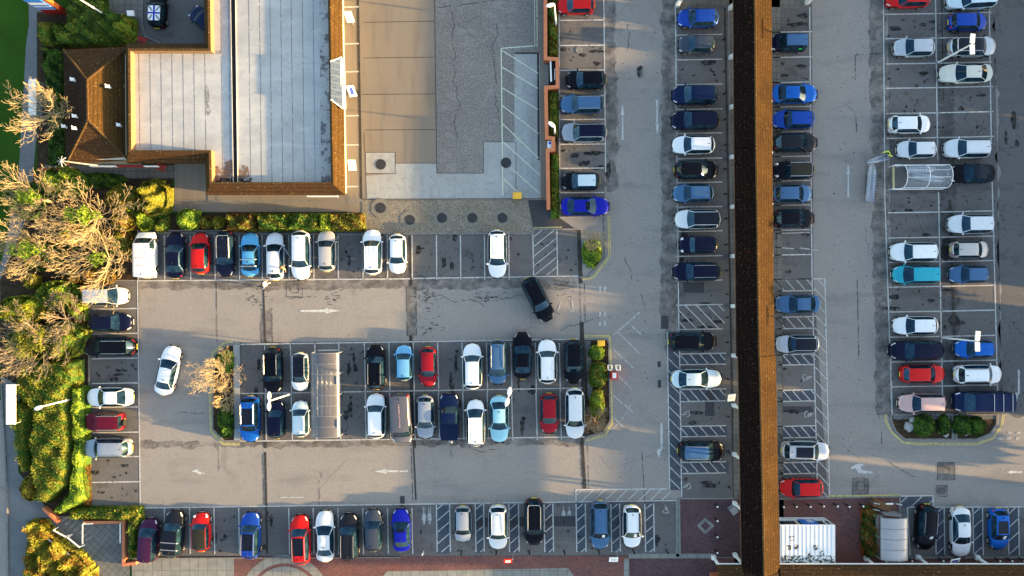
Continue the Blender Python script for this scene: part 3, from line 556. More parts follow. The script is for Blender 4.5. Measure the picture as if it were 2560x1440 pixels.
for a, b in (((1940, 582), (1940, 600)), ((1938, 618), (1985, 622)), ((2000, 620), (2046, 626)), ((1940, 584), (2025, 581)), ((700, 1243), (760, 1243)), ((1395, 778), (1402, 756)), ((1430, 751), (1433, 776)), ((1424, 778), (1434, 778))): stripe(fm, a, b, .1, zl)
fm.build('faded_markings', 'paint_faded', kind='structure')
# kerbs and yellow lines
kb = MB(); yl = MB()
def kerbline(pts, wd=.16, h=.11):
    q = [P(*p).xy for p in pts]
    for i in range(len(q)-1):
        d = (q[i+1]-q[i]); L = d.length; a = math.atan2(d.y, d.x); c = (q[i]+q[i+1])/2
        kb.box((c.x, c.y, h/2-.01+i*.0007), (L+wd*.7, wd, h), rot=a)
def yline(pts, off=0):
    for i in range(len(pts)-1): stripe(yl, pts[i], pts[i+1], .09, zl+i*.0006+off*.0003)
isl_w = [(583, 862), (568, 862), (537, 888), (532, 1000), (532, 1072), (560, 1102), (600, 1102)]
isl_e = [(1462, 848), (1520, 848), (1522, 860), (1526, 1052), (1510, 1080), (1466, 1092)]
isl_n = [(1398, 542), (1512, 542), (1514, 642), (1472, 692), (1450, 694)]
isl_s1 = [(2227, 1036), (2380, 1036), (2380, 1098), (2262, 1098), (2238, 1078), (2227, 1050), (2227, 1036)]
isl_s2 = [(2390, 1036), (2492, 1036), (2490, 1060), (2474, 1084), (2440, 1098), (2390, 1098), (2390, 1036)]
for q in (isl_w, isl_e, isl_n, isl_s1, isl_s2): kerbline(q)
kerbline([(345, 582), (905, 586), (905, 584), (1333, 584), (1333, 573), (1440, 573)]); kerbline([(222, 702), (224, 1266), (345, 1268)], .1)
kerbline([(1698, 1246), (1700, 1392)], .14); kerbline([(1948, 1247), (2248, 1241), (2252, 1396)], .14); kerbline([(2258, 1394), (2700, 1393)], .16); kerbline([(1362, -40), (1366, 500)], .12, .08)
kerbline([(356, -40), (356, 60), (362, 90), (400, 108)], .14); kerbline([(18, 1200), (24, 1700)], .14); kerbline([(4, 960), (17, 1200)], .14); kerbline([(325, 1395), (1000, 1393)], .1, .14)
kb.build('kerb_stones', 'kerb', kind='structure')
def grow(pts, c, k): return [(c[0]+(x-c[0])*(1+k/max(1, math.hypot(x-c[0], y-c[1]))), c[1]+(y-c[1])*(1+k/max(1, math.hypot(x-c[0], y-c[1])))) for x, y in pts]
for k in (6, 10):
    yline(grow(isl_w[0:3], (590, 980), k), k); yline(grow(isl_w[2:], (600, 960), k), k); yline(grow(isl_e, (1470, 970), k), k)
    yline([(1516+k-2, 540), (1518+k-2, 640), (1478+k*.6, 690+k*.5), (1455, 696+k*.4)], k)
    yline([(2222-k, 1036), (2222-k, 1052), (2234-k*.7, 1080), (2258, 1102+k*.6), (2300, 1102+k), (2440, 1102+k), (2478+k*.5, 1092+k*.5), (2497+k, 1062), (2500+k, 1036)], k)
    yline([(2070, 1236+k*.5), (2250, 1234+k*.5)], k)
yline([(1335, 569), (1405, 568)])
yl.build('double_yellow_lines', 'yellow', kind='structure')
sheet('planter_soil', [isl_w+[(600, 862)], isl_e, isl_s1[:-1], isl_s2[:-1]], .05, 'soil')
sheet('planter_edging', [[(584, 862), (600, 862), (602, 1102), (586, 1102)]], .09, 'concrete_pale')
sheet('planter_edging_dark', [[(1463, 852), (1476, 852), (1482, 1000), (1470, 1000)], [(2232, 1037), (2376, 1037), (2376, 1048), (2232, 1048)], [(2394, 1037), (2490, 1037), (2488, 1048), (2394, 1048)]], .058, 'slab_diag')
# round tank covers
for i, (x, y, r) in enumerate(((952, 411, 13), (1265, 407, 13), (952, 520, 13), (1025, 550, 12.5), (1105, 545, 12.5), (1181, 545, 12.5), (1256, 545, 12.5), (1448, 125, 9))):
    p = P(x, y); z0 = .06 if y > 500 else .008
    mb = MB(); mb.cyl((0, 0, 0), r/PXM, .03, 28)
    desc = ['black round tank cover set in the square pale slab', 'black round tank cover among the green hatch lines', 'black round tank cover at the shrub end of the gravel', 'second round tank cover along the gravel strip from the shrubs',
            'middle round tank cover of the five in gravel', 'fourth round tank cover along the gravel strip from the shrubs', 'black round tank cover at the brick wall end of the gravel', 'small worn round cover in the empty bay beside the brick wall'][i]
    root = empty('tank_cover', (p.x, p.y, z0), desc, 'manhole cover', 'round tank covers on the forecourt' if i < 7 else None)
    if i < 7 and y > 500:
        col = MB(); n = 8; col.prism([(31/PXM*.82*math.cos(t*math.pi/4+.39), 31/PXM*.82*math.sin(t*math.pi/4+.39)) for t in range(8)], -.05, .012); col.build('collar', 'gravel_c', root)
        root.location.z += .02
    mb.build('lid', 'iron' if i < 7 else 'kerb', root)
# ---------------------------------------------------------------- cars
TYPES = dict(
 hatch=dict(L=4.2, W=1.78, H=1.47, xc=.245, xt=.09, xb=-.37, xg=-.455, zc=.98, zh=.76, zg=1.0, belt=.93, rw=.68, tail=.95),
 small=dict(L=3.7, W=1.68, H=1.50, xc=.27, xt=.11, xb=-.39, xg=-.465, zc=1.0, zh=.78, zg=1.02, belt=.94, rw=.70, tail=.95),
 estate=dict(L=4.6, W=1.82, H=1.49, xc=.24, xt=.10, xb=-.40, xg=-.47, zc=.98, zh=.75, zg=1.0, belt=.93, rw=.68, tail=.95),
 suv=dict(L=4.5, W=1.88, H=1.68, xc=.25, xt=.12, xb=-.39, xg=-.465, zc=1.12, zh=.92, zg=1.12, belt=1.06, rw=.68, tail=1.05),
 mpv=dict(L=4.5, W=1.84, H=1.66, xc=.31, xt=.14, xb=-.42, xg=-.475, zc=1.08, zh=.84, zg=1.08, belt=1.0, rw=.70, tail=1.0),
 sedan=dict(L=4.7, W=1.84, H=1.44, xc=.22, xt=.06, xb=-.23, xg=-.37, zc=.97, zh=.74, zg=1.02, belt=.93, rw=.64, tail=.92),
 mini=dict(L=3.85, W=1.72, H=1.42, xc=.24, xt=.13, xb=-.38, xg=-.45, zc=1.0, zh=.82, zg=.98, belt=.94, rw=.78, tail=.9),
 van=dict(L=5.0, W=1.95, H=1.98, xc=.36, xt=.24, xb=-.475, xg=-.49, zc=1.25, zh=1.02, zg=1.15, belt=1.12, rw=.84, tail=1.1),
 jeep=dict(L=4.0, W=1.75, H=1.72, xc=.22, xt=.14, xb=-.46, xg=-.475, zc=1.08, zh=.98, zg=1.1, belt=1.05, rw=.82, tail=1.05),
 pickup=dict(L=5.2, W=1.86, H=1.75, xc=.24, xt=.12, xb=-.10, xg=-.15, zc=1.12, zh=.98, zg=1.16, belt=1.08, rw=.76, tail=1.12),
)
PARTS = {}
def pw(x, keys):
    for i in range(len(keys)-1):
        if x <= keys[i+1][0]:
            (a, u), (b, v) = keys[i], keys[i+1]; return u+(v-u)*(x-a)/max(1e-6, b-a)
    return keys[-1][1]
def car_parts(ty):
    if ty in PARTS: return PARTS[ty]
    t = TYPES[ty]; L, W, H = t['L'], t['W'], t['H']; B = t['belt']
    flat = ty in ('sedan', 'pickup'); boxy = ty in ('van', 'jeep', 'pickup')
    zend = .62 if not boxy else .8
    top = [(-.5, zend-.12), (-.497, t['tail']-.1), (-.485, t['tail'])]
    if flat: top += [(-.47, t['zg']-.02), (t['xg'], t['zg'])]
    else: top += [(t['xg'], t['zg'])]
    top += [(t['xb'], H-.045), (t['xb']+.12, H-.005), ((t['xt']+t['xb'])/2+.03, H), (t['xt']-.05, H-.015), (t['xt'], H-.05), (t['xc'], t['zc']), (t['xc']+.03, t['zc']-.015), (.40, (t['zh']+t['zc'])/2+.01), (.465, t['zh']), (.488, t['zh']-.12), (.4975, .5), (.5, .40)]
    xw = .305
    st = sorted(set([round(x, 4) for x in [-.5, -.498, -.494, -.487, -.477, -.465, -.445, -.43, -.40, t['xg'], t['xb'], t['xb']+.03, t['xb']+.09, (t['xb']+t['xt'])/2, t['xt']-.12, t['xt']-.05, t['xt'], (t['xt']+t['xc'])/2, t['xc'], t['xc']+.03,
         .35, .39, .42, .44, .458, .472, .484, .492, .497, .5, -xw-.36/L, -xw+.36/L, xw-.36/L, xw+.36/L, -xw-.2/L, -xw+.2/L, xw-.2/L, xw+.2/L, .0, -.05]]))
    # drop stations nearly on top of one another
    keep = set([round(t[k], 4) for k in ('xg', 'xb', 'xt', 'xc')])
    out = []
    for x in st:
        if out and x-out[-1] < .006 and x not in (.5, .497, -.498, -.494):
            if x in keep and out[-1] not in keep: out[-1] = x
            continue
        out.append(x)
    st = out
    nf, nb = (3.9, 5.5) if not boxy else (6, 9)
    def wid(x):
        s = abs(2*x); n = nf if x > 0 else nb
        base = (max(0, 1-s**n))**(1/n) if s < 1 else 0
        return W/2*max(.46 if not boxy else .8, base)*(1-.02*(2*x)**2)
    rows = []; info = []
    for x in st:
        z = pw(x, top); wbod = wid(x); g_ = max(0, min(1, (z-B)/(H-.05-B)))
        if x > t['xc'] or (flat and x < t['xg']): g_ = 0
        sh = min(B, z-.035)
        wt = wbod*.95*(1-g_)+min(W/2*t['rw'], wbod*.93)*g_
        cr = .05+.02*(1-g_)
        bw = pw(x, [(-.5, -.034), (t['xg'], -.034), (t['xb'], -.02), (0, 0), (t['xt'], .020), (t['xc'], .040), (.5, .026)])*L*(.4 if boxy else 1)
        half = [(u*wt, z-cr*u**2.2) for u in (0, .4, .75, .93, 1.0)]
        zt = half[-1][1]; shy = wbod*.965
        if g_ > .02:
            bulge = .03*g_
            half += [(wt*.5+shy*.5+bulge, zt*.5+sh*.5), (shy, sh)]
        else:
            half += [(wt*.5+shy*.5, min(zt, sh+.01)*.5+min(zt, sh)*.5), (shy, min(sh, zt-.012))]
        s2 = half[-1][1]
        half += [(wbod, s2-.09), (wbod*.995, max(.42, s2*.62)), (wbod*.98, .36 if not boxy else .42), (wbod*.93, .20 if not boxy else .3)]
        hw = max(.3, wbod); rows.append([(x*L-bw*(y/hw)**2, -y, zz) for y, zz in reversed(half[1:])]+[(x*L-bw*(y/hw)**2, y, zz) for y, zz in half]); info.append((x, z, g_))
    nrow = len(rows[0]); nh = 10
    V = [p for r in rows for p in r]
    reg = {k: [] for k in ('body', 'roof', 'windscreen', 'rear_window', 'side_window', 'side_window2', 'headlight', 'headlight2', 'taillight', 'taillight2')}
    for i in range(len(st)-1):
        xm = (st[i]+st[i+1])/2; g_ = (info[i][2]+info[i+1][2])/2; g0 = min(info[i][2], info[i+1][2])
        for j in range(nrow-1):
            a = i*nrow+j; f = (a, a+nrow, a+nrow+1, a+1)
            k = abs(j-nh+.5)  # .5.. distance of this band from the centre line
            b = int(k)        # 0,1,2 = top (centre..0.93); 3 = roof edge; 4,5 = side glass; 6.. = body side
            left = j >= nh
            if b >= 7 and any(abs(xm-s*xw)*L < .355 for s in (-1, 1)): 
                if b >= 8 or abs(xm-xw)*L < .2 or abs(xm+xw)*L < .2: continue
            if b <= 2 and t['xt'] < xm < t['xc']: r = 'windscreen'
            elif b <= 2 and t['xg'] < xm < t['xb'] and not ty == 'van': r = 'rear_window'
            elif b <= 2 and t['xb'] < xm < t['xt']: r = 'roof'
            elif b in (4, 5) and g_ > .12 and (t['xg']+.02 if flat else t['xb']+.005) < xm < t['xc']-.01 and not (ty == 'van' and xm < .1): r = 'side_window2' if left else 'side_window'
            elif b in (3, 4, 5, 6) and .425 < xm < .488: r = 'headlight2' if left else 'headlight'
            elif b in (3, 4, 5, 6) and -.497 < xm < -.462: r = 'taillight2' if left else 'taillight'
            else: r = 'body'
            reg[r].append(f)
    for e in (0, len(st)-1):
        f = tuple(e*nrow+j for j in range(nrow)); reg['body'].append(f if e else f[::-1])
    res = {}
    MAT = dict(body=None, roof='ROOF', windscreen='glass', rear_window='glass', side_window='glass', side_window2='glass', headlight='headl', headlight2='headl', taillight='taill', taillight2='taill')
    for k, fs in reg.items():
        if not fs: continue
        used = sorted({q for f in fs for q in f}); ix = {q: n for n, q in enumerate(used)}
        me = bpy.data.meshes.new(ty+'_'+k); me.from_pydata([V[q] for q in used], [], [tuple(ix[q] for q in f) for f in fs])
        me.polygons.foreach_set('use_smooth', [True]*len(me.polygons)); me.update(); me.materials.append(M['glass'])
        res[k] = (k.rstrip('2'), me, MAT[k], (0, 0, 0))
    # wheels, mirrors, plates, rails
    wr = .33 if not boxy else .37
    mb = MB(); mb.tube([(0, -.1, 0), (0, -.085, 0), (0, .085, 0), (0, .1, 0)], [wr-.03, wr, wr, wr-.03], 20); tw = mb.mesh(ty+'_wheel'); tw.materials.append(M['tyre'])
    rb = MB(); rb.tube([(0, -.104, 0), (0, .104, 0)], wr*.66, 10); rm = rb.mesh(ty+'_rim'); rm.materials.append(M['rim'])
    res['_wheel'] = (tw, rm, [(s*xw*L, q*(W/2-.115), wr) for s in (-1, 1) for q in (-1, 1)])
    for q, nm in ((-1, 'mirror'), (1, 'mirror2')):
        mb = MB(); x = (t['xc']-.035)*L; y = q*(W/2+.07)
        mb.tube([(x-.02, y-q*.13, B-.02), (x, y-q*.02, B+.02), (x-.02, y+q*.08, B+.02)], [.04, .09, .06], 6)
        me = mb.mesh(nm, True); me.materials.append(M['black']); res[nm] = ('mirror', me, 'BODY', (0, 0, 0))
    mb = MB(); mb.box((L/2-.015, 0, .45), (.05, .52, .11)); me = mb.mesh('plate'); me.materials.append(M['platew']); res['plate'] = ('number_plate', me, 'platew', (0, 0, 0))
    mb = MB(); mb.box((-L/2+.0, 0, .66), (.05, .52, .11)); me = mb.mesh('plate'); me.materials.append(M['platey']); res['plate2'] = ('number_plate', me, 'platey', (0, 0, 0))
    mb = MB(); mb.box((L/2-.06, 0, .52), (.14, W*.46, .16)); me = mb.mesh('grille'); me.materials.append(M['black']); res['grille'] = ('grille', me, 'black', (0, 0, 0))
    for q, nm in ((-1, 'rail'), (1, 'rail2')):
        mb = MB(); y = q*W/2*t['rw']*.93; x0, x1 = (t['xb']+.03)*L, (t['xt']-.03)*L
        mb.tube([(x0, y, H-.07), (x0+.12, y, H+.02), ((x0+x1)/2, y, H+.035), (x1-.12, y, H+.005), (x1, y, H-.08)], .022, 5)
        me = mb.mesh(nm); me.materials.append(M['chrome']); res['_'+nm] = ('roof_rail', me, 'chrome', (0, 0, 0))
    mb = MB(); xa = (t['xb']+.06)*L; mb.add([(xa-.1, 0, H+.06), (xa+.12, .02, H-.03), (xa+.12, -.02, H-.03), (xa-.12, .03, H-.03), (xa-.12, -.03, H-.03)], [(0, 1, 3), (0, 4, 2), (0, 2, 1), (0, 3, 4)])
    me = mb.mesh('aerial'); me.materials.append(M['black']); res['aerial'] = ('aerial', me, 'black', (0, 0, 0))
    PARTS[ty] = res; return res
def vmat(o, mat):
    s = o.material_slots[0]; s.link = 'OBJECT'; s.material = mat
def car(cx, cy, Lpx, head, ty, col, label, opts='', group=None, cat=None, name=None):
    """cx, cy: centre of the body at 0.8 m, in photo pixels; head: world heading in degrees."""
    t = TYPES[ty]; zc = .8 if ty != 'van' else 1.0
    p = P(cx, cy, zc); L = Lpx/PXM*(CAMH-zc)/CAMH
    name = name or ('parked_van' if ty == 'van' else 'pickup_truck' if ty == 'pickup' else 'parked_car')
    root = empty(name, (p.x, p.y, .02), label, cat or ('van' if ty == 'van' else 'pickup truck' if ty == 'pickup' else 'car'), group, math.radians(head))
    sx = L/t['L']; root.scale = (sx, 1.0 if sx > .93 else .97, 1.0)
    body = PAINTS[col]; roofm = body
    o_ = opts.split()
    for w_ in o_:
        if w_.startswith('roof='): roofm = M['panroof'] if w_[5:] == 'glass' else PAINTS[w_[5:]]
    res = car_parts(ty)
    for k, v in res.items():
        if k == '_wheel':
            tw, rm, pos = v
            for q in pos:
                wo_ = link('wheel', tw, root, loc=q); link('rim', rm, wo_)
            continue
        if k in ('_rail', '_rail2') and not ('rails' in o_ or 'darkrails' in o_): continue
        if k == 'grille' and 'nogrille' in o_: continue
        if k in ('taillight', 'taillight2') and 'dimtail' in o_: mt = M['taill']
        nm, me, mt, lc = v
        o = link(nm, me, root, loc=lc)
        mt = body if mt in (None, 'BODY') else roofm if mt == 'ROOF' else M[mt]
        if k.startswith('mirror') and 'blackmirror' in o_: mt = M['black']
        if k.startswith('_rail') and 'darkrails' in o_: mt = M['black']
        vmat(o, mt)
    H, W = t['H'], t['W']; TL = t['L']
    if 'sunroof' in o_:
        mb = MB(); xa, xb = (t['xb']+.13)*TL, (t['xt']-.03)*TL; n = 5; ys = W/2*t['rw']*.80
        mb.flat([(xa, -ys*.95), (xb, -ys), (xb, ys), (xa, ys*.95)], H+.006); mb.build('sunroof', 'panroof', root)
    if 'sunhatch' in o_:
        mb = MB(); mb.flat([(.02*TL-.1, -.4), (.02*TL+.3, -.4), (.02*TL+.3, .4), (.02*TL-.1, .4)], H+.006); mb.build('sunroof', 'panroof', root)
    if 'bars' in o_:
        for xx in (-.12*TL, -.27*TL):
            mb = MB(); mb.tube([(xx, -W/2+.1, H+.0), (xx, -W/2+.18, H+.10), (xx, W/2-.18, H+.10), (xx, W/2-.1, H+.0)], .04, 6); mb.build('roof_bar', 'chrome', root)
    if 'ribs' in o_:
        mb = MB()
        for i in range(6):
            y = -.6+i*.24; mb.tube([(t['xb']*TL+.15, y, H-.035), (.0, y, H-.008), (t['xt']*TL-.05, y, H-.03)], .016, 4)
        mb.build('roof_ribs', body, root)
    if 'frame' in o_:
        mb = MB(); ys = W/2*t['rw']*.97; xa, xb = t['xb']*TL-.05, t['xt']*TL+.02
        pts = [(xb, -ys, H-.08), (xa+.25, -ys, H-.03), (xa, -ys*.8, H-.08), (xa, ys*.8, H-.08), (xa+.25, ys, H-.03), (xb, ys, H-.08)]
        mb.tube(pts, .035, 5); mb.build('roof_trim', 'chrome', root)
    if 'spare' in o_:
        mb = MB(); mb.tube([(-TL/2-.2, .1, .95), (-TL/2-.0, .1, .95)], .34, 18); mb.build('spare_wheel', 'tyre', root)
    if 'roundlamps' in o_:
        for q in (-1, 1):
            mb = MB(); mb.tube([(TL/2-.38, q*.58, .78), (TL/2-.27, q*.60, .84)], [.13, .12], 12); mb.build('headlight', 'headl', root)
    if 'sunshade' in o_:
        mb = MB(); xa, xb = (t['xt']+.03)*TL, (t['xc']-.03)*TL
        za, zb = pw(xa/TL, [(t['xt'], H-.05), (t['xc'], t['zc'])])+.012, pw(xb/TL, [(t['xt'], H-.05), (t['xc'], t['zc'])])+.012
        mb.face([(xa, .12, za), (xb, .12, zb), (xb, .40, zb), (xa, .40, za)]); mb.build('parking_permit', 'platew', root)
    if 'bed' in o_:
        mb = MB(); xa, xb = -.485*TL, -.17*TL; mb.box(((xa+xb)/2, 0, 1.13), (xb-xa, W*.86, .05)); cov = mb.build('bed_cover', 'navyx' if 'navyx' in M else PAINTS[col], root)
        for i in range(5):
            r_ = MB(); y = -.56+i*.28; r_.tube([(xa+.06, y, 1.165), (xb-.06, y, 1.165)], .018, 4); r_.build('cover_rib', 'black', cov)
    if 'truckman' in o_:   # hard top with cross bars behind the cab
        for xx in (-.08, -.24, -.40):
            mb = MB(); mb.tube([(xx*TL, -W/2+.12, H-.02), (xx*TL, -W/2+.2, H+.05), (xx*TL, W/2-.2, H+.05), (xx*TL, W/2-.12, H-.02)], .028, 6); mb.build('roof_bar', 'steel', root)
    return root
GR = dict(T='cars in the row under the shrub hedge', L='cars in the column beside the shrubbery', B='cars in the row along the brick paving', Q='cars in the blue-striped bays by the shop front', U='cars in the upper row of the central block',
          D='cars in the lower row of the central block', C='cars beside the orange brick wall', E='cars in the column west of the covered walkway', F='cars in the column east of the covered walkway', G='cars in the inner column by the trolley shelter', H='cars in the outer column by the trolley shelter')
up, dn, rt, lf = 90.5, 270.5, .5, 180.5
CARS = [
 ('T', 364, 637, 117, up, 'van', 'white', 'white van with lined roof parked against the bare trees', 'blackmirror ribs'),
 ('T', 437, 638, 117, up, 'sedan', 'navy', 'navy saloon parked between the white van and a red car', ''),
 ('T', 500, 633, 104, up, 'hatch', 'red', 'bright red hatchback below the shrub hedge, beside a navy saloon', ''),
 ('T', 562, 634, 116, dn, 'hatch', 'navy', 'black car with silver-framed glass roof between red and sky blue cars', 'roof=glass frame'),
 ('T', 625, 636, 112, up, 'sedan', 'sky', 'sky blue saloon with glinting roof below the shrub hedge', 'bars'),
 ('T', 687, 640, 122, up, 'hatch', 'offwhite', 'silvery white car with its driver door open and someone getting out', ''),
 ('T', 752, 638, 125, dn, 'suv', 'white', 'large white car nose-out next to the open-doored car', ''),
 ('T', 816, 627, 105, up, 'hatch', 'warmsilver', 'silver hatchback beside an empty bay under the hedge', ''),
 ('T', 931, 630, 115, up, 'suv', 'white', 'white off-roader with ribbed roof at the end of the gravel strip', 'ribs'),
 ('T', 993, 635, 101, dn, 'hatch', 'white', 'small white hatchback with red lamps next to the ribbed-roof white car', ''),
 ('T', 1243, 635, 122, dn, 'estate', 'white', 'white estate standing alone below the round tank covers', 'ribs'),
 ('L', 264, 740, 111, rt, 'mpv', 'silver', 'pale silver people carrier under the overhanging bare branches', ''),
 ('L', 276, 806, 107, rt, 'hatch', 'navy', 'dark navy car with pale headlamps beside the orange shrub', ''),
 ('L', 274, 867, 134, lf, 'suv', 'black', 'black off-roader with silver roof rails and big red tail lamps', 'rails'),
 ('L', 273, 993, 119, lf, 'sedan', 'white', 'white saloon parked nose to the clipped bushes', ''),
 ('L', 262, 1054, 96, lf, 'jeep', 'maroon', 'maroon boxy off-roader with a spare wheel on its back', 'spare rails'),
 ('L', 269, 1120, 121, lf, 'suv', 'greysilver', 'blue-grey silver car at the end of the column by two empty bays', 'rails'),
 ('B', 371, 1352, 112, 87, 'mpv', 'plum', 'plum car squeezed in the corner next to the brick planter', ''),
 ('B', 434, 1335, 119, 86, 'suv', 'charcoal', 'dark car with two silver roof bars next to the plum car', 'bars sunroof'),
 ('B', 502, 1331, 98, up, 'mini', 'red', 'small red car with a dark fabric roof', 'roof=softtop roundlamps'),
 ('B', 626, 1339, 118, 89, 'suv', 'blue', 'blue car with black glass roof standing between two empty bays', 'sunroof rails'),
 ('B', 751, 1350, 125, 92, 'suv', 'red', 'red car with black sunroof overhanging the brick paving', 'sunroof rails'),
 ('B', 812, 1341, 129, 91, 'sedan', 'offwhite', 'silvery white saloon between the red and black cars on the paving edge', ''),
 ('B', 872, 1344, 120, up, 'suv', 'charcoal', 'charcoal off-roader with silver rails next to the silvery white saloon', 'rails'),
 ('B', 932, 1327, 106, up, 'hatch', 'slate', 'slate grey hatchback between the charcoal and royal blue cars', ''),
 ('B', 1003, 1326, 108, 92, 'sedan', 'royal', 'royal blue car beside the first painted symbol bay', 'sunhatch'),
 ('Q', 1157, 1311, 92, dn, 'small', 'greysilver', 'small grey silver car in a blue-striped bay by the red brick paving', 'blackmirror'),
 ('Q', 1245, 1318, 112, dn, 'suv', 'offwhite', 'silvery white car with red lamps in a blue-striped bay', 'rails'),
 ('Q', 1335, 1305, 118, dn, 'suv', 'black', 'large black car with pale roof trim poking out of its striped bay', 'rails frame'),
 ('Q', 1500, 1313, 122, dn, 'suv', 'steelblue', 'steel blue car with a permit in its windscreen', 'sunshade darkrails'),
 ('Q', 1580, 1317, 109, dn, 'hatch', 'white', 'white car with dark rails and a permit in its windscreen', 'darkrails sunshade'),
 ('Q', 2315, 1318, 115, 266, 'suv', 'black', 'black car with bright rails beside the curved trolley canopy', 'rails sunshade'),
 ('Q', 2403, 1331, 129, 271, 'sedan', 'offwhite', 'silvery white saloon in front of the shop canopy posts', ''),
 ('Q', 2498, 1323, 105, dn, 'hatch', 'brightblue', 'bright blue hatchback with black glass roof near the shop canopy', 'sunroof sunshade'),
 ('U', 682, 925, 114, dn, 'suv', 'black', 'black car with silver rails next to the white car with a black roof', 'rails'),
 ('U', 750, 930, 98, dn, 'small', 'white', 'white car with a black roof next to the long trolley canopy', 'roof=glass blackmirror'),
 ('U', 939, 918, 112, up, 'suv', 'black', 'black car with silver rails two bays along from the trolley canopy', 'rails'),
 ('U', 1010, 907, 90, up, 'small', 'lightblue', 'small light blue car between a black car and a dark red car', ''),
 ('U', 1070, 917, 101, dn, 'hatch', 'darkred', 'dark red hatchback beside the light blue car', ''),
 ('U', 1181, 916, 116, up, 'suv', 'white', 'white car next to the steel blue car in the upper central row', ''),
 ('U', 1244, 906, 113, dn, 'mpv', 'steelblue', 'steel blue people carrier with silver rails between white and black cars', 'rails'),
 ('U', 1306, 889, 118, up, 'sedan', 'black', 'black saloon sticking out above the others in the upper central row', ''),
 ('U', 1368, 904, 112, up, 'suv', 'white', 'white car with pale rails between two black cars', 'rails'),
 ('U', 1434, 904, 112, dn, 'estate', 'black', 'black estate beside the long planter with clipped bushes', ''),
 ('D', 625, 1048, 116, dn, 'suv', 'brightblue', 'bright blue car with black sunroof next to the planter edging', 'sunroof rails'),
 ('D', 690, 1050, 95, up, 'small', 'navy', 'small dark car with its bonnet under the twin-headed lamp post', ''),
 ('D', 751, 1047, 92, up, 'small', 'ice', 'small pale silver car beside the long trolley canopy', ''),
 ('D', 940, 1040, 114, up, 'suv', 'white', 'white car next to the grey-brown van in the lower row', ''),
 ('D', 1003, 1047, 124, 273, 'van', 'taupe', 'grey-brown van with a line of lettering along its roof', 'roof=taupe'),
 ('D', 1063, 1043, 111, dn, 'hatch', 'greysilver', 'silver car between the lettered van and the blue pickup', ''),
 ('D', 1123, 1043, 116, up, 'pickup', 'navyblue', 'dark blue pickup with a ribbed cover over its bed', 'bed'),
 ('D', 1189, 1057, 118, up, 'mpv', 'white', 'white van-like car with ribbed roof overhanging the lower aisle', 'ribs'),
 ('D', 1248, 1048, 120, dn, 'sedan', 'cyan', 'pale cyan saloon beside the slim lamp post', ''),
 ('D', 1373, 1034, 102, dn, 'hatch', 'darkred', 'red hatchback with dark rear glass in the lower central row', ''),
 ('D', 1437, 1034, 129, dn, 'suv', 'offwhite', 'silvery white car at the end of the lower row beside the bare bush', ''),
 ('C', 1440, 12, 96, lf, 'hatch', 'red', 'red hatchback beside the upper end of the brick wall', ''),
 ('C', 1465, 199, 102, lf, 'hatch', 'black', 'black car behind the walled alcove', ''),
 ('C', 1455, 260, 111, lf, 'estate', 'steelblue', 'grey-blue estate with pale rails beside the brick wall', 'rails'),
 ('C', 1460, 331, 115, lf, 'suv', 'greysilver', 'silver car with navy roof and rails beside the brick wall', 'rails roof=navy'),
 ('C', 1452, 453, 96, lf, 'hatch', 'black', 'black car with a pale silver-blue roof beside the hedge strip', 'roof=ice'),
 ('C', 1463, 516, 123, rt, 'sedan', 'royal', 'royal blue saloon nose-out at the end of the brick wall', 'sunhatch'),
 ('E', 1745, 44, 104, lf, 'hatch', 'blue', 'blue hatchback nearest the paved crossing by the walkway', ''),
 ('E', 1741, 110, 92, lf, 'hatch', 'slate', 'slate blue hatchback below the blue one near the crossing', ''),
 ('E', 1737, 237, 117, lf, 'suv', 'navyblue', 'dark blue car with red lamps just past the empty stained bay', ''),
 ('E', 1738, 300, 123, lf, 'estate', 'navy', 'navy estate between the dark blue and white cars', ''),
 ('E', 1734, 362, 108, lf, 'hatch', 'white', 'white hatchback with red lamps in the column along the walkway posts', ''),
 ('E', 1741, 424, 111, rt, 'hatch', 'black', 'black car nose towards the walkway, below the white hatchback', ''),
 ('E', 1733, 483, 103, lf, 'hatch', 'steelblue', 'mid blue hatchback between a black car and a white one', ''),
 ('E', 1744, 548, 115, lf, 'suv', 'offwhite', 'white car with full black glass roof along the walkway', 'roof=glass blackmirror'),
 ('E', 1746, 612, 98, lf, 'mini', 'navy', 'small navy car with round headlamps', 'roundlamps'),
 ('E', 1742, 679, 121, lf, 'estate', 'navy', 'navy estate with bright rails at the end of the unhatched bays', 'rails'),
 ('E', 1732, 854, 121, rt, 'estate', 'black', 'black car just below the wide hatched bay', ''),
 ('E', 1742, 947, 128, rt, 'sedan', 'ice', 'pale ice blue saloon with dark rear glass between hatched bays', ''),
 ('E', 1753, 1128, 117, 359, 'suv', 'black', 'black car with steel blue roof and rails between hatched bays', 'roof=steelblue rails'),
 ('F', 1973, 106, 92, lf, 'mpv', 'navy', 'dark car with blue roof and a green sticker on its side', 'roof=steelblue darkrails'),
 ('F', 1987, 234, 118, rt, 'sedan', 'brightblue', 'bright blue saloon east of the walkway roof', ''),
 ('F', 1984, 298, 107, lf, 'hatch', 'blue', 'mid blue hatchback directly below the bright blue saloon', ''),
 ('F', 1989, 356, 113, rt, 'hatch', 'charcoal', 'charcoal hatchback with pale lit windscreen below two blue cars', ''),
 ('F', 1985, 425, 103, lf, 'mini', 'black', 'small black car with pale trim around a dark fabric roof', 'roof=softtop frame roundlamps'),
 ('F', 1983, 484, 100, rt, 'hatch', 'steelblue', 'light blue-roofed car between two black cars east of the walkway', ''),
 ('F', 1986, 546, 104, rt, 'hatch', 'black', 'black car above the first empty bay east of the walkway', ''),
 ('F', 1995, 760, 113, lf, 'sedan', 'steelblue', 'steel blue saloon between hatched bays east of the walkway', ''),
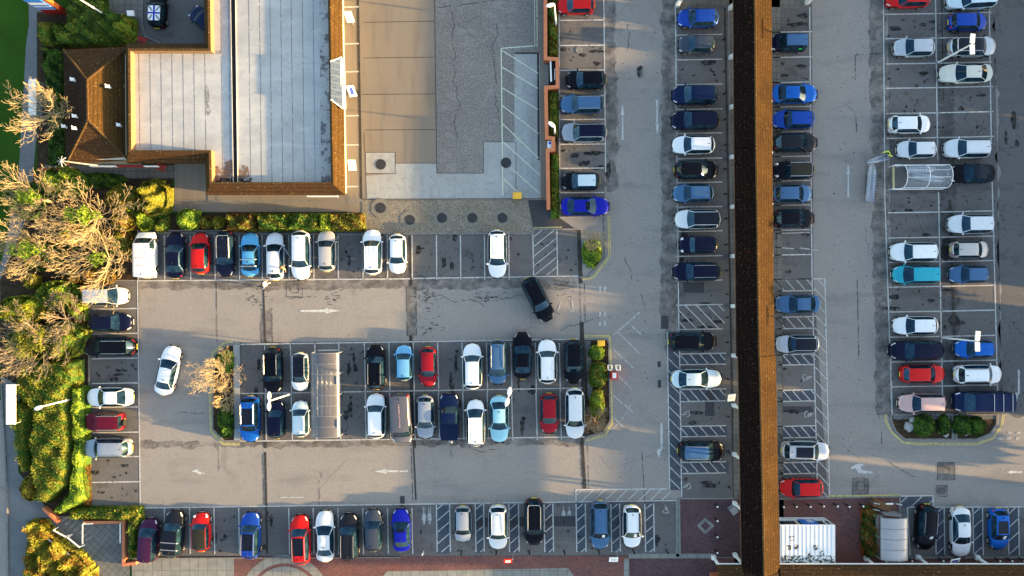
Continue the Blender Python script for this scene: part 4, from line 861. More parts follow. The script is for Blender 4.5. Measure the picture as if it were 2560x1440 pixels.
 ('F', 1994, 860, 109, lf, 'hatch', 'silver', 'silver car with a full dark glass roof between hatched bays', 'roof=glass frame blackmirror'),
 ('F', 2014, 1127, 122, 359, 'suv', 'silver', 'silver car with dark sunroof above the red hatchback', 'sunroof rails'),
 ('F', 2004, 1220, 109, lf, 'hatch', 'red', 'red hatchback next to the bollards and white kiosk', ''),
 ('G', 2270, -5, 112, lf, 'hatch', 'red', 'red car half cut by the upper edge of the lot', ''),
 ('G', 2286, 118, 103, lf, 'hatch', 'silver', 'silver hatchback beside the tall twin-headed lamp post', ''),
 ('G', 2276, 310, 107, rt, 'hatch', 'white', 'white hatchback nose-in by itself between empty bays', ''),
 ('G', 2292, 373, 98, lf, 'hatch', 'offwhite', 'silvery white hatchback next to the worker in yellow', ''),
 ('G', 2285, 630, 119, lf, 'suv', 'white', 'white car with black trim directly above the turquoise car', ''),
 ('G', 2290, 686, 118, lf, 'mpv', 'turquoise', 'turquoise people carrier in the inner column', ''),
 ('G', 2289, 814, 113, lf, 'hatch', 'white', 'white hatchback directly above the long navy car', ''),
 ('G', 2291, 876, 137, lf, 'suv', 'navy', 'long navy car beside the flat-panelled lamp post', ''),
 ('G', 2308, 935, 115, rt, 'hatch', 'red', 'red hatchback directly above the pale pink car', ''),
 ('G', 2306, 1008, 119, lf, 'estate', 'pink', 'pale pink car beside the planter with boulders', ''),
 ('H', 2430, -2, 128, 183, 'suv', 'ice', 'pale silver car parked askew at the upper edge of the lot', ''),
 ('H', 2421, 54, 99, rt, 'small', 'blue', 'blue hatchback in the outer column above the silver car', ''),
 ('H', 2431, 117, 120, rt, 'suv', 'silver', 'silver car with dark glass roof behind the lamp post arm', 'roof=glass frame blackmirror'),
 ('H', 2415, 183, 134, lf, 'sedan', 'cream', 'long cream saloon beside the lamp post foot', ''),
 ('H', 2418, 371, 116, lf, 'suv', 'offwhite', 'white car with rails above the black car by the trolley shelter', 'rails'),
 ('H', 2432, 434, 114, lf, 'sedan', 'black', 'black saloon tucked against the clear trolley shelter', 'roof=glass'),
 ('H', 2427, 560, 113, lf, 'suv', 'offwhite', 'silvery white car directly above the beige hatchback', ''),
 ('H', 2426, 624, 98, rt, 'small', 'warmsilver', 'small beige hatchback in the outer column', 'blackmirror'),
 ('H', 2423, 686, 99, lf, 'hatch', 'steelblue', 'mid blue hatchback directly below the beige one', ''),
 ('H', 2437, 872, 99, lf, 'hatch', 'brightblue', 'bright blue hatchback under the flat lamp panels', ''),
 ('H', 2446, 936, 119, rt, 'suv', 'white', 'white car beside the red hatchback in the outer column', 'darkrails'),
]
for q in CARS: car(q[1], q[2], q[3], q[4], q[5], q[6], q[7], q[8], GR[q[0]])
car(2458, 1004, 142, lf, 'van', 'navyblue', 'long dark navy van with cross bars over its roof', 'truckman', GR['H'])
car(1345, 748, 121, -63, 'estate', 'black', 'black car driving askew across the aisle', '', None, name='moving_car')
car(419, 926, 128, 77.5, 'sedan', 'white', 'white saloon driving around the corner near the bare planter tree', '', None, name='moving_car')
car(393, 28, 84, 88, 'mini', 'black', 'small black car with a cross flag painted on its roof', 'roundlamps', None)
car(512, 52, 92, 139, 'mini', 'navyblue', 'dark blue small car half under the flat roof edge', 'roundlamps', None)
byl = {o.get('label'): o for o in bpy.data.objects if o.get('label')}
# flag roof
fr = [o for o in bpy.data.objects if o.get('label') and 'cross flag' in o['label']][0]
def roofz(x): return 1.432
for nm, mt, polys in (('flag_ground', 'white', [[(-1.30, -.60), (.38, -.60), (.38, .60), (-1.30, .60)]]), ('flag_diagonals', 'grey', [[(-1.3, -.6), (-1.15, -.6), (.38, .5), (.38, .6), (.24, .6), (-1.3, -.5)], [(-1.3, .6), (-1.3, .5), (.24, -.6), (.38, -.6), (.38, -.5), (-1.15, .6)]]),
                      ('flag_halo', 'white', [[(-1.3, -.17), (.38, -.17), (.38, .17), (-1.3, .17)], [(-.63, -.6), (-.29, -.6), (-.29, .6), (-.63, .6)]]), ('flag_cross', PAINTS['royal'], [[(-1.3, -.09), (.38, -.09), (.38, .09), (-1.3, .09)], [(-.55, -.6), (-.37, -.6), (-.37, .6), (-.55, .6)]])):
    mb = MB()
    for i, po in enumerate(polys): mb.flat(po, roofz(0)+{'flag_ground': 0, 'flag_diagonals': .004, 'flag_halo': .009, 'flag_cross': .013}[nm]+i*.0015)
    mb.build(nm, mt, fr)
wv = [o for o in bpy.data.objects if o.get('label') and 'white van with lined' in o['label']][0]
for xx in (-.35, -1.15): mb = MB(); mb.box((xx, .1, 1.985), (.045, 1.25, .02)); mb.build('roof_seam', 'grey', wv)
# lettering on the van roof, too small to read: short red and white glyph strokes
vn = [o for o in bpy.data.objects if o.get('label') and 'lettering along its roof' in o['label']][0]
vl = MB(); r5 = random.Random(5)
for i in range(11):
    x = .55-i*.21
    for k in range(3):
        y = -.02+r5.uniform(-.045, .045); vl.flat([(x+r5.uniform(0, .1), y-.03), (x+.09+r5.uniform(0, .06), y-.03), (x+.09, y+.03), (x, y+.03)], 1.99+k*.002)
vl.build('roof_lettering', layered('van_lettering', (.70, .40, .34), [], rough=.5), vn)
gs = [o for o in bpy.data.objects if o.get('label') and 'green sticker' in o['label']][0]
mb = MB(); mb.box((-1.1, .82, 1.22), (.42, .05, .32)); mb.build('green_sticker', layered('green_sticker', (.02, .5, .08), []), gs)
pk = [o for o in bpy.data.objects if o.get('label') and 'blue pickup with' in o['label']][0]
mb = MB(); mb.tube([(-2.86, -.12, .62), (-2.64, -.12, .62)], .24, 16); mb.build('spare_wheel', 'rim', pk)
# the open driver's door
od = [o for o in bpy.data.objects if o.get('label') and 'driver door open' in o['label']][0]
mb = MB(); a = math.radians(-38)
def dq(l, z): return (.62-l*math.cos(a), -.90-l*math.sin(-a)*1.0, z)
mb.bar(dq(0, .62), dq(1.1, .62), .09, .66); mb.bar(dq(.15, 1.02), dq(1.1, 1.02), .05, .08)
dr = mb.build('open_door', PAINTS['offwhite'], od); mb = MB(); mb.bar(dq(.12, 1.2), dq(1.05, 1.2), .02, .34); mb.build('door_window', 'glass', dr)
# ---------------------------------------------------------------- petrol station shop
def ell2(cx, cy, rx, ry):
    r = random.Random(int(cx)); return [(cx+rx*r.uniform(.7, 1.2)*math.cos(2*math.pi*i/12), cy+ry*r.uniform(.7, 1.2)*math.sin(2*math.pi*i/12)) for i in range(12)]
ZT, ZE, ZF, OFF = 4.2, 3.0, 3.35, .82
def offset(poly, d):
    """polygon offset outward (poly counter-clockwise, metres)"""
    n = len(poly); out = []
    for i in range(n):
        a, b, c = Vector(poly[i-1]), Vector(poly[i]), Vector(poly[(i+1) % n])
        e1 = (b-a).normalized(); e2 = (c-b).normalized(); n1 = Vector((e1.y, -e1.x)); n2 = Vector((e2.y, -e2.x))
        k = 1+n1.dot(n2); out.append(b+(n1+n2)*d/max(.3, k))
    return out
toppoly = [P(x, y, ZT).xy for x, y in ((820, -330), (833, 461), (524, 461), (522, 381), (322, 381), (320, 121), (521, 121), (514, -330))]
ar_ = sum(toppoly[i].x*toppoly[(i+1) % 8].y-toppoly[(i+1) % 8].x*toppoly[i].y for i in range(8))
if ar_ < 0: toppoly = toppoly[::-1]
eave = offset(toppoly, OFF); wallp = offset(toppoly, .35); inner = offset(toppoly, -.22)
shop = empty('petrol_station_shop', tuple(P(640, 250))[:2]+(0,), 'flat-roofed petrol station shop with sloping brown tile edges', 'building')
sl_ = shop.location
def local(mb): mb.v = [(x-sl_.x, y-sl_.y, z) for x, y, z in mb.v]; return mb
mb = MB(); mb.prism([tuple(p) for p in wallp], 0, ZE+.05); local(mb).build('wall', 'render', shop)
mb = MB(); mb.flat([tuple(p) for p in inner], ZF); local(mb).build('flat_roof', 'roof_felt', shop)
for i in range(8):
    a, b = toppoly[i], toppoly[(i+1) % 8]; A, B_ = eave[i], eave[(i+1) % 8]; mb = MB()
    mb.add([(A.x, A.y, ZE), (B_.x, B_.y, ZE), (b.x, b.y, ZT), (a.x, a.y, ZT)], [(0, 1, 2, 3)])
    mb.add([(A.x, A.y, ZE-.18), (B_.x, B_.y, ZE-.18), (B_.x, B_.y, ZE-.004), (A.x, A.y, ZE-.004)], [(0, 1, 2, 3)])
    local(mb).build('tiled_slope', 'tile_brown_y' if abs(a.x-b.x) > abs(a.y-b.y) else 'tile_brown', shop)
mb = MB()
for i in range(8):
    a, b = toppoly[i], toppoly[(i+1) % 8]; A, B_ = inner[i], inner[(i+1) % 8]
    mb.add([(a.x, a.y, ZT), (b.x, b.y, ZT), (B_.x, B_.y, ZT-.03), (A.x, A.y, ZT-.03)], [(0, 1, 2, 3)])
local(mb).build('parapet_capping', 'ridge', shop)
mb = MB()
for i in range(8):
    A, B_ = inner[i], inner[(i+1) % 8]
    mb.add([(A.x, A.y, ZT-.03), (B_.x, B_.y, ZT-.03), (B_.x, B_.y, ZF), (A.x, A.y, ZF)], [(0, 1, 2, 3)])
local(mb).build('parapet_upstand', 'upstand', shop)
mb = MB()
for i in range(8):
    a, b = wallp[i], wallp[(i+1) % 8]; A, B_ = eave[i], eave[(i+1) % 8]
    mb.add([(A.x, A.y, ZE-.18), (B_.x, B_.y, ZE-.18), (b.x, b.y, ZE-.181), (a.x, a.y, ZE-.181)], [(0, 1, 2, 3)])
local(mb).build('soffit', 'black', shop)
gl = [P(x, y, ZF).xy for x, y in ((572, -330), (585, -330), (595, 458), (584, 458))]
mb = MB(); mb.flat(gl, ZF+.008); local(mb).build('roof_gutter', 'black', shop)
mb = MB()
for a, b in ((0, 3), (1, 2)):
    mb.bar((gl[a].x, gl[a].y, ZF+.06), (gl[b].x, gl[b].y, ZF+.06), .05, .12)
local(mb).build('gutter_kerb', 'roof_felt', shop)
mb = MB()
def seam(x0, y0, x1, y1):
    a, b = P(x0, y0, ZF).xy, P(x1, y1, ZF).xy; d = (b-a).normalized(); n = Vector((-d.y, d.x))*.03; mb.flat([a+n, b+n, b-n, a-n], ZF+.0062)
for x in [347+i*27.5 for i in range(7)]: seam(x, 130, x+3, 376)
for x in (548, 567, 618, 645, 671, 698, 724, 752, 779): seam(x, -330, x+9, 456)
local(mb).build('felt_seams', 'roof_seam', shop)
for nm, mt, polys in (('roof_dirt', 'roof_dirt', [ell2(517, 240, 6, 26), ell2(520, 275, 7, 14), ell2(545, 130, 10, 6)]), ('moss_patch', 'roof_moss', [[(797, -100), (826, -100), (832, 458), (803, 458)]]), ('rust_stain', 'roof_rust', [[(528, 420), (580, 398), (588, 458), (530, 458)], [(594, 410), (620, 415), (628, 458), (594, 458)]]),
                      ('wet_patch', 'roof_black', [[(530, 444), (586, 446), (586, 459), (530, 459)], [(594, 447), (630, 444), (630, 459), (594, 459)]])):
    for i, po in enumerate(polys):
        mb = MB(); mb.flat([P(x, y, ZF).xy for x, y in po], ZF+{'roof_dirt': .002, 'moss_patch': .0035, 'rust_stain': .004, 'wet_patch': .005}[nm]+i*.0001)
        local(mb).build('roof_stain' if nm == 'roof_dirt' else nm, mt, shop)
# shop fascia sign: angled pale canopy with red letters too small to read
mb = MB(); s0, s1, s2, s3 = P(826, 154, ZT+.1), P(854, 143, 3.5), P(858, 272, 3.5), P(827, 249, ZT+.1)
mb.add([tuple(s0), tuple(s1), tuple(s2), tuple(s3)], [(0, 3, 2, 1)])
sg = local(mb).build('sign_canopy', layered('blue_grey_panel', (.035, .055, .10), [(N, 5, dict(lo=.4, hi=.6, amt=.7, detail=6), (.07, .10, .16)), ('wave', .5, dict(lo=.1, hi=0, amt=.8, dir='Y'), (.1, .12, .18))], rough=.3), shop)
mb = MB(); mb.bar(s0, s1, .09); mb.bar(s3, s2, .09); mb.bar(s1, s2, .09)
q1, q2 = P(851, 150, 3.62), P(853, 266, 3.62)
mb.add([(q1.x, q1.y, 3.62), (s1.x+.2, s1.y, 3.2), (s2.x+.2, s2.y, 3.2), (q2.x, q2.y, 3.62)], [(3, 2, 1, 0)]); local(mb).build('fascia', 'white', sg)
mb = MB(); r6 = random.Random(6)
for i in range(9):
    y = s1.y-1.45-i*.27; x = s1.x+.10
    mb.bar((x-.06, y, 3.47), (x+.12, y, 3.34), .07, .05)
    if i % 2: mb.bar((x-.05, y-.1, 3.47), (x-.05, y+.08, 3.47), .06, .05)
    if i % 3: mb.bar((x+.11, y-.1, 3.36), (x+.11, y+.08, 3.36), .06, .05)
    if r6.random() < .6: mb.bar((x+.03, y-.1, 3.42), (x+.03, y+.08, 3.42), .05, .05)
local(mb).build('sign_lettering', 'redp', sg)
# white signs on the south walls
mb = MB(); a, b = P(765, 488.5, 2.9), P(842, 488.5, 2.9); mb.box(((a.x+b.x)/2, wallp[0].y if False else min(p.y for p in wallp)-.55, 2.45), (b.x-a.x, .08, .5)); local(mb).build('wall_sign', 'white', shop)
yw = min(p.y for p in wallp if p.x < P(500, 0).x)
for x0, x1, mt in ((225, 292, 'white'), (292, 360, 'redside'), (360, 395, 'white')):
    a, b = P(x0, 410, 2.4), P(x1, 410, 2.4); mb = MB(); mb.box(((a.x+b.x)/2, P(0, 409, 2.4).y-.25, 2.3), (b.x-a.x-.04, .08, .55)); local(mb).build('wall_sign', mt, shop)
# hipped wing
hz0, hz1 = 2.75, 4.5
hc = [P(158, 124, hz0), P(320, 117, hz0), P(322, 400, hz0), P(164, 413, hz0)]; r0, r1 = P(218, 200, hz1), P(220, 300, hz1)
V3 = lambda p: (p.x, p.y, p.z)
for nm, mt, f in (('hip_slope_west', 'tile_dark', (hc[3], hc[0], r0, r1)), ('hip_slope_east', 'tile_brown', (hc[1], hc[2], r1, r0))):  # west slope darker: its shade is put into the tile colour
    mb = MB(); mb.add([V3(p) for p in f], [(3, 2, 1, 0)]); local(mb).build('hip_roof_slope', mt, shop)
for f in ((hc[0], hc[1], r0), (hc[2], hc[3], r1)):
    mb = MB(); mb.add([V3(p) for p in f], [(2, 1, 0)]); local(mb).build('hip_roof_slope', 'tile_brown_y', shop)
mb = MB()
for a, b in ((r0, r1), (hc[0], r0), (hc[1], r0), (hc[2], r1), (hc[3], r1)): mb.tube([a, b], .12, 6)
local(mb).build('ridge_tiles', 'ridge', shop)
mb = MB(); mb.prism([(hc[0].x+.5, hc[0].y-.5), (hc[1].x, hc[0].y-.5), (hc[1].x, hc[3].y+.5), (hc[0].x+.5, hc[3].y+.5)], 0, 2.88); local(mb).build('wall', 'render', shop)
def hipz(x, y):
    if x < r0.x: return hz0+(hz1-hz0)*(x-hc[0].x)/(r0.x-hc[0].x)
    return hz0+(hz1-hz0)*(hc[1].x-x)/(hc[1].x-r0.x)
for x, y in ((188, 202), (193, 293), (192, 323), (275, 219), (303, 315), (166, 318)):
    z = 3.5
    for _ in range(4): p = P(x, y, z); z = hipz(p.x, p.y)
    mb = MB(); mb.cyl((p.x, p.y, z-.1), .11, .55, 10); mb.box((p.x, p.y, z+.48), (.36, .26, .14)); mb.tube([(p.x-.1, p.y+.1, z+.4), (p.x-.22, p.y+.2, z+.5)], .06, 6); local(mb).build('roof_vent', 'white', shop)

# ---------------------------------------------------------------- covered walkway, one open-sided tiled roof on white posts
wk = empty('covered_walkway', tuple(P(1890, 600))[:2]+(0,), 'long covered walkway with a ridged brown tile roof on white posts', 'walkway')
def lwk(mb): mb.v = [(x-wk.location.x, y-wk.location.y, z) for x, y, z in mb.v]; return mb
segs = [(-400, 376, 1831, 1835.5, 1884, 1890, 1926, 1931, 2.80, 4.05), (374, 892, 1836, 1841, 1890, 1898, 1930, 1936, 2.95, 4.20), (890, 1445, 1845, 1855, 1899, 1911, 1939, 1949.5, 3.08, 4.33)]
for (y0, y1, l0, l1, m0, m1, q0, q1, ze, zr) in segs:
    A0, A1, R0, R1, B0, B1 = P(l0, y0, ze), P(l1, y1, ze), P(m0, y0, zr), P(m1, y1, zr), P(q0, y0, ze), P(q1, y1, ze)
    yy0, yy1 = P(0, y0, ze).y, P(0, y1, ze).y
    for p in (A0, R0, B0): p.y = yy0
    for p in (A1, R1, B1): p.y = yy1
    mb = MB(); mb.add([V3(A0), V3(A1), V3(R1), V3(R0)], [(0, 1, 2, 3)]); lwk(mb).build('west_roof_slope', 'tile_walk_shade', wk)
    mb = MB(); mb.add([V3(B0), V3(B1), V3(R1), V3(R0)], [(3, 2, 1, 0)]); lwk(mb).build('east_roof_slope', 'tile_walk', wk)
    mb = MB(); mb.tube([R0, R1], .11, 6); lwk(mb).build('ridge_tiles', 'ridge', wk)
    mb = MB(); d = Vector((0, 0, -.10)); mb.bar(A0+d, A1+d, .05, .18); mb.bar(B0+d, B1+d, .05, .18); lwk(mb).build('fascia', 'redwood', wk)
    for (Aa, Rr, Bb, q) in ((A0, R0, B0, 0), (A1, R1, B1, 1)):
        mb = MB(); e = Vector((0, -.02 if q else .02, -.03)); mb.add([V3(Aa+e), V3(Rr+e), V3(Bb+e)], [(0, 1, 2)]); lwk(mb).build('gable_end', 'redwood', wk)
    sm = MB(); sm.add([(A0.x+.02, A0.y, ze-.2), (A1.x+.02, A1.y, ze-.2), (B1.x-.02, B1.y, ze-.2), (B0.x-.02, B0.y, ze-.2)], [(0, 1, 2, 3)]); lwk(sm).build('ceiling_boards', 'redwood', wk)
for y in (22, 145, 270, 394, 518, 641, 765, 888, 1012, 1134, 1256, 1385):
    for x, s in ((1824+y*.0085, 1), (1902+y*.008, -1)):
        p = P(x, y); mb = MB(); mb.box((p.x, p.y, .35), (.34, .34, .7)); mb.box((p.x, p.y, 1.75), (.2, .2, 2.1)); mb.bar((p.x, p.y, 2.2), (p.x+s*.9, p.y, 2.85), .1)
        lwk(mb).build('post', 'white', wk)
for x0, x1 in ((1690, 1832), (1930, 2030)):
    cr = MB(); a, b = P(x0, -28, 2.8), P(x1, -28, 2.8); c_, d_ = P(x0, -75, 3.7), P(x1, -75, 3.7); cr.add([V3(a), V3(b), V3(d_), V3(c_)], [(0, 1, 2, 3)])
    e_, f_ = P(x0, -122, 2.8), P(x1, -122, 2.8); cr.add([V3(c_), V3(d_), V3(f_), V3(e_)], [(0, 1, 2, 3)])
    lwk(cr).build('side_roof', 'tile_walk', wk)
for x, y in ((1693, 14), (2016, 8)):
    p = P(x, y); mb = MB(); mb.box((p.x, p.y, .3), (.36, .36, .6)); mb.box((p.x, p.y, 1.7), (.3, .3, 2.2)); lwk(mb).build('post', 'white', wk)
# shop front with verandah posts
sf = empty('shop_building', tuple(P(2300, 1500))[:2]+(0,), 'long brown tiled shop roof with diagonal white verandah posts', 'building')
def lsf(mb): mb.v = [(x-sf.location.x, y-sf.location.y, z) for x, y, z in mb.v]; return mb
ez, rz_ = 3.0, 6.4
for x0, x1, mt in ((1792, 1856, 'tile_brown_y'), (1948, 3000, 'tile_brown_y')):
    a, b = P(x0, 1411, ez), P(x1, 1411, ez); c_, d_ = P(x0, 1411, ez), P(x1, 1411, ez); c_.y -= 7; d_.y -= 7; c_.z = d_.z = rz_
    mb = MB(); mb.add([V3(a), V3(b), V3(d_), V3(c_)], [(3, 2, 1, 0)]); lsf(mb).build('tiled_roof', mt, sf)
    mb = MB(); mb.bar(a+Vector((0, .03, -.1)), b+Vector((0, .03, -.1)), .06, .16); lsf(mb).build('fascia', 'white', sf)
    mb = MB(); mb.box(((a.x+b.x)/2, a.y-3.8, 1.4), (b.x-a.x-.2, 4.0, 2.8)); lsf(mb).build('wall', 'brickwall', sf)
a = P(1850, 1428, ez); b = P(1955, 1428, ez)
mb = MB(); mb.box(((a.x+b.x)/2, a.y-3.6, 2.2), (b.x-a.x-.6, 3.2, 2.0)); lsf(mb).build('wall', 'brickwall', sf)
mb = MB(); r_ = P(1911, 1445, 4.33); mb.add([(a.x, a.y, 3.05), (r_.x, r_.y, 4.33), (r_.x, a.y-7, 6.4), (a.x, a.y-7, 6.3)], [(3, 2, 1, 0)]); mb.add([(b.x, a.y, 3.05), (r_.x, r_.y, 4.33), (r_.x, a.y-7, 6.4), (b.x, a.y-7, 6.3)], [(0, 1, 2, 3)]); lsf(mb).build('roof_valley', 'tile_dark', sf)
for x, y in ((1783, 1392), (2164, 1394), (2293, 1392), (2440, 1392), (2590, 1392)):
    p = P(x, y); mb = MB(); mb.box((p.x, p.y, .2), (.42, .42, .4)); mb.tube([(p.x, p.y, .3), (p.x, p.y-.15, 2.9)], .15, 8); lsf(mb).build('verandah_post', 'white', sf)
    mb = MB(); mb.bar((p.x, p.y-.1, 2.2), (p.x, p.y-1.2, 2.95), .12); lsf(mb).build('brace', 'white', sf)

# ---------------------------------------------------------------- white kiosk
zk = 2.6; k0, k1, k2 = P(1950, 1312, zk), P(2088, 1312, zk), P(2088, 1411, zk)
kx, ky = (k0.x+k1.x)/2, (k0.y+k2.y)/2; kw, kd = k1.x-k0.x, k0.y-k2.y
ks = empty('trolley_kiosk', (kx, ky, 0), 'white kiosk with ribbed roof, windows and a blue sign by the walkway', 'kiosk')
mb = MB(); mb.box((0, 0, zk-.04), (kw, kd, .08))
kroof = mb.build('roof', 'whiteroof', ks); mb = MB()
for i in range(13): mb.box((-kw/2+.25+i*(kw-.5)/12, 0, zk+.008), (.10, kd-.15, .035))
mb.build('roof_ribs', 'whiteroof', kroof)
mb = MB(); mb.flat([(-kw/2+.1, -kd/2+.1), (kw/2-.1, -kd/2+.1), (kw/2-.1, -kd/2+.85), (-kw/2+.1, -kd/2+.85)], zk+.028); 
for (x, y) in ((-1.75, -.25), (-1.05, -.2), (.75, -.25), (1.35, -.8), (-1.5, .6), (.1, -.9)): mb.flat([(x-.22, y-.28), (x+.22, y-.22), (x+.2, y+.24), (x-.2, y+.2)], zk+.0285)
mb.build('grime', 'grime', kroof)
mb = MB()
for x in (-kw/2+.08, -kw/2+1.95, kw/2-.6, kw/2-.08):
    mb.box((x, kd/2-.08, zk/2), (.1, .1, zk-.1))
for z in (.1, .9, zk-.25): mb.box((0, kd/2-.08, z), (kw-.26, .07, .1))
mb.build('front_frame', 'white', ks)
mb = MB(); mb.box((0, kd/2-.12, .5), (kw-.3, .05, .75)); mb.build('lower_panel', 'white', ks)
mb = MB(); mb.box((0, kd/2-.13, 1.6), (kw-.3, .03, 1.3)); mb.build('front_window', 'glass', ks)
for x in (-kw/2+.05, kw/2-.05): mb = MB(); mb.box((x, -.1, zk/2-.1), (.08, kd-.35, zk-.25)); mb.build('side_wall', 'white', ks)
mb = MB(); mb.box((0, -kd/2+.05, zk/2-.1), (kw-.2, .08, zk-.25)); mb.build('rear_wall', 'white', ks)
mb = MB(); mb.box((.35, kd/2+.02, 1.75), (1.45, .1, 1.4)); sgn = mb.build('sign_board', 'bluesign', ks)
mb = MB()
for i, (z, w2) in enumerate(((1.95, .62), (1.62, .66), (1.36, .7))): mb.box((.55, kd/2+.08, z), (w2, .012, .16 if i != 1 else .1))
mb.build('sign_writing', 'platew', sgn)

# ---------------------------------------------------------------- barrel-roofed trolley shelters
def barrel(name, label, c, w, l, axis, z0, rise, mt, nrib, frame='steel', group=None, bow=0):
    """c: centre; w across, l along; the vault runs along `axis` degrees"""
    root = empty(name, (c[0], c[1], 0), label, 'trolley shelter', group, math.radians(axis)); n = 10
    def q(x, t): a = math.pi*(t/n); return (x, -w/2*math.cos(a), z0+rise*math.sin(a))
    for k in range(nrib-1):
        xa = -l/2+l*k/(nrib-1); xb = -l/2+l*(k+1)/(nrib-1)-.012; mb = MB()
        vs = [q(xa, t) for t in range(n+1)]+[q(xb, t) for t in range(n+1)]
        mb.add(vs, [(t, t+1, t+n+2, t+n+1) for t in range(n)]); mb.build('roof_panel', mt, root, smooth=True)
    for k in range(nrib):
        x = -l/2+l*k/(nrib-1); mb = MB(); mb.tube([q(x, t) for t in range(n+1)], .035, 5); mb.build('roof_hoop', frame, root)
    mb = MB(); mb.bar(q(-l/2, 0), q(l/2, 0), .06); mb.bar(q(-l/2, n), q(l/2, n), .06); mb.build('side_rail', frame, root)
    for k in range(0, nrib, 2 if nrib > 4 else 1):
        for s in (-1, 1):
            x = -l/2+l*k/(nrib-1); mb = MB(); mb.tube([(x, s*w/2, 0), (x, s*w/2, z0)], .045, 6); mb.build('post', frame, root)
    return root
c = P(812, 988, 2.2); ts2 = barrel('trolley_shelter', 'long curved canopy with eight brown-grey panels between parked cars', c, 2.65, 7.95, 90.6, 2.0, .42, 'smoky', 9, 'grey', 'curved trolley shelters')
for y in (-2.7, 1.4):
    mb = MB(); mb.box((y, -1.2, 2.2), (.75, .06, .3)); mb.build('blue_notice', 'platew', ts2)
c = P(2238, 1348, 2.3); ts3 = barrel('trolley_shelter', 'curved milky white canopy beside the flower display', c, 2.55, 4.0, 90, 2.1, .45, 'milky', 5, 'grey', 'curved trolley shelters')
c = P(2319, 439, 1.6); ts1 = barrel('trolley_shelter', 'clear barrel-roofed trolley shelter with white hoops and trolleys inside', c, 2.2, 4.3, .5, 1.15, .95, 'clear', 3, 'white', 'curved trolley shelters')
mb = MB(); mb.box((-2.75, 0, .55), (.16, 2.1, .14)); mb.build('barrier_plank', 'timber', ts1)
for s in (-1, 1):
    mb = MB(); mb.tube([(-2.1, s*1.15, .9), (-2.7, s*1.15, .9), (-2.88, s*1.1, .75), (-2.88, s*1.1, .0)], .05, 6); mb.tube([(2.1, s*1.15, .45), (-2.85, s*1.15, .45)], .045, 6); mb.build('guide_rail', 'white', ts1)
for z in (.5, 0): 
    mb = MB(); mb.tube([(-2.05, z*1.4-.2, 2.03 if not z else 1.85), (2.05, z*1.4-.2, 2.03 if not z else 1.85)], .03, 5); mb.build('ridge_rail', 'white', ts1)

# ---------------------------------------------------------------- shopping trolleys
def trolley_meshes():
    mb = MB(); L, W0, W1, z0, z1 = .95, .30, .52, .45, .98
    def pt(u, v, z):   # u along 0..1 (front..back), v -1..1
        return (-L/2+L*u, v*(W0+(W1-W0)*u)/2, z)
    for z, r in ((z1, .016), (z0+.08, .010), ((z0+z1)/2, .010)):
        mb.tube([pt(0, -1, z), pt(0, 1, z), pt(1, 1, z), pt(1, -1, z), pt(0, -1, z)], r, 4, cap=False)
    for i in range(7):
        u = i/6; mb.tube([pt(u, -1, z1), pt(u, -.85, z0+.06), pt(u, .85, z0+.06), pt(u, 1, z1)], .009, 3, cap=False)
    for v in (-.5, 0, .5): mb.tube([pt(0, v, z0+.06), pt(1, v, z0+.06)], .009, 3)
    basket = mb.mesh('basket'); basket.materials.append(M['wire'])
    mb = MB(); mb.tube([(-L/2, 0, .12), (-L/2+.05, 0, .3), (L/2, -.2, .14)], .014, 4); mb.tube([(-L/2+.05, 0, .3), (L/2, .2, .14)], .014, 4)
    mb.tube([(L/2, -.24, .12), (L/2+.05, -.26, 1.02)], .014, 4); mb.tube([(L/2, .24, .12), (L/2+.05, .26, 1.02)], .014, 4); ch = mb.mesh('chassis'); ch.materials.append(M['wire'])
    mb = MB(); mb.tube([(L/2+.07, -.28, 1.04), (L/2+.07, .28, 1.04)], .025, 6); hd = mb.mesh('handle'); hd.materials.append(M['handle'])
    mb = MB(); mb.tube([(0, -.02, 0), (0, .02, 0)], .06, 8); wh = mb.mesh('caster'); wh.materials.append(M['black'])
    return basket, ch, hd, wh
TM = trolley_meshes()
def trolley(x, y, rz, label, group):
    r = empty('shopping_trolley', (x, y, 0), label, 'shopping trolley', group, rz)
    link('basket', TM[0], r); link('chassis', TM[1], r); link('handle', TM[2], r)
    for (a, b) in ((-.42, -.14), (-.42, .14), (.45, -.22), (.45, .22)): link('caster', TM[3], r, loc=(a, b, .06))
    return r
for i in range(11):
    p = P(2181-i*.5, 424+i*6.6, .8)
    trolley(p.x, p.y, math.radians(-90+(1 if i < 6 else -2)), 'wire shopping trolley nested in the long line standing on the lane', 'trolleys in the line on the lane')
for i in range(4):
    p = P(2184+i*6, 401.5-i*1.8, .8); trolley(p.x, p.y, math.radians(14), 'wire shopping trolley in the short stack pushed by the worker in yellow', 'trolleys pushed by the worker')
for i in range(6):
    p = P(2286+i*7.5, 424, .8); trolley(p.x, p.y, math.radians(180), 'wire shopping trolley in the first row inside the clear shelter', 'trolleys in the first row of the clear shelter')
for i in range(7):
    p = P(2300+i*7.5, 441+i*1.2, .8); trolley(p.x, p.y, math.radians(172), 'wire shopping trolley in the slanting row inside the clear shelter', 'trolleys in the slanting row of the clear shelter')
for row, x, lab in ((0, 800, 'inner'), (1, 822, 'outer')):
    for i in range(9):
        p = P(x, 925+i*13, .8); trolley(p.x, p.y, math.radians(90), 'wire shopping trolley under the long brown-grey canopy, %s row' % lab, 'trolleys under the long canopy, %s row' % lab)

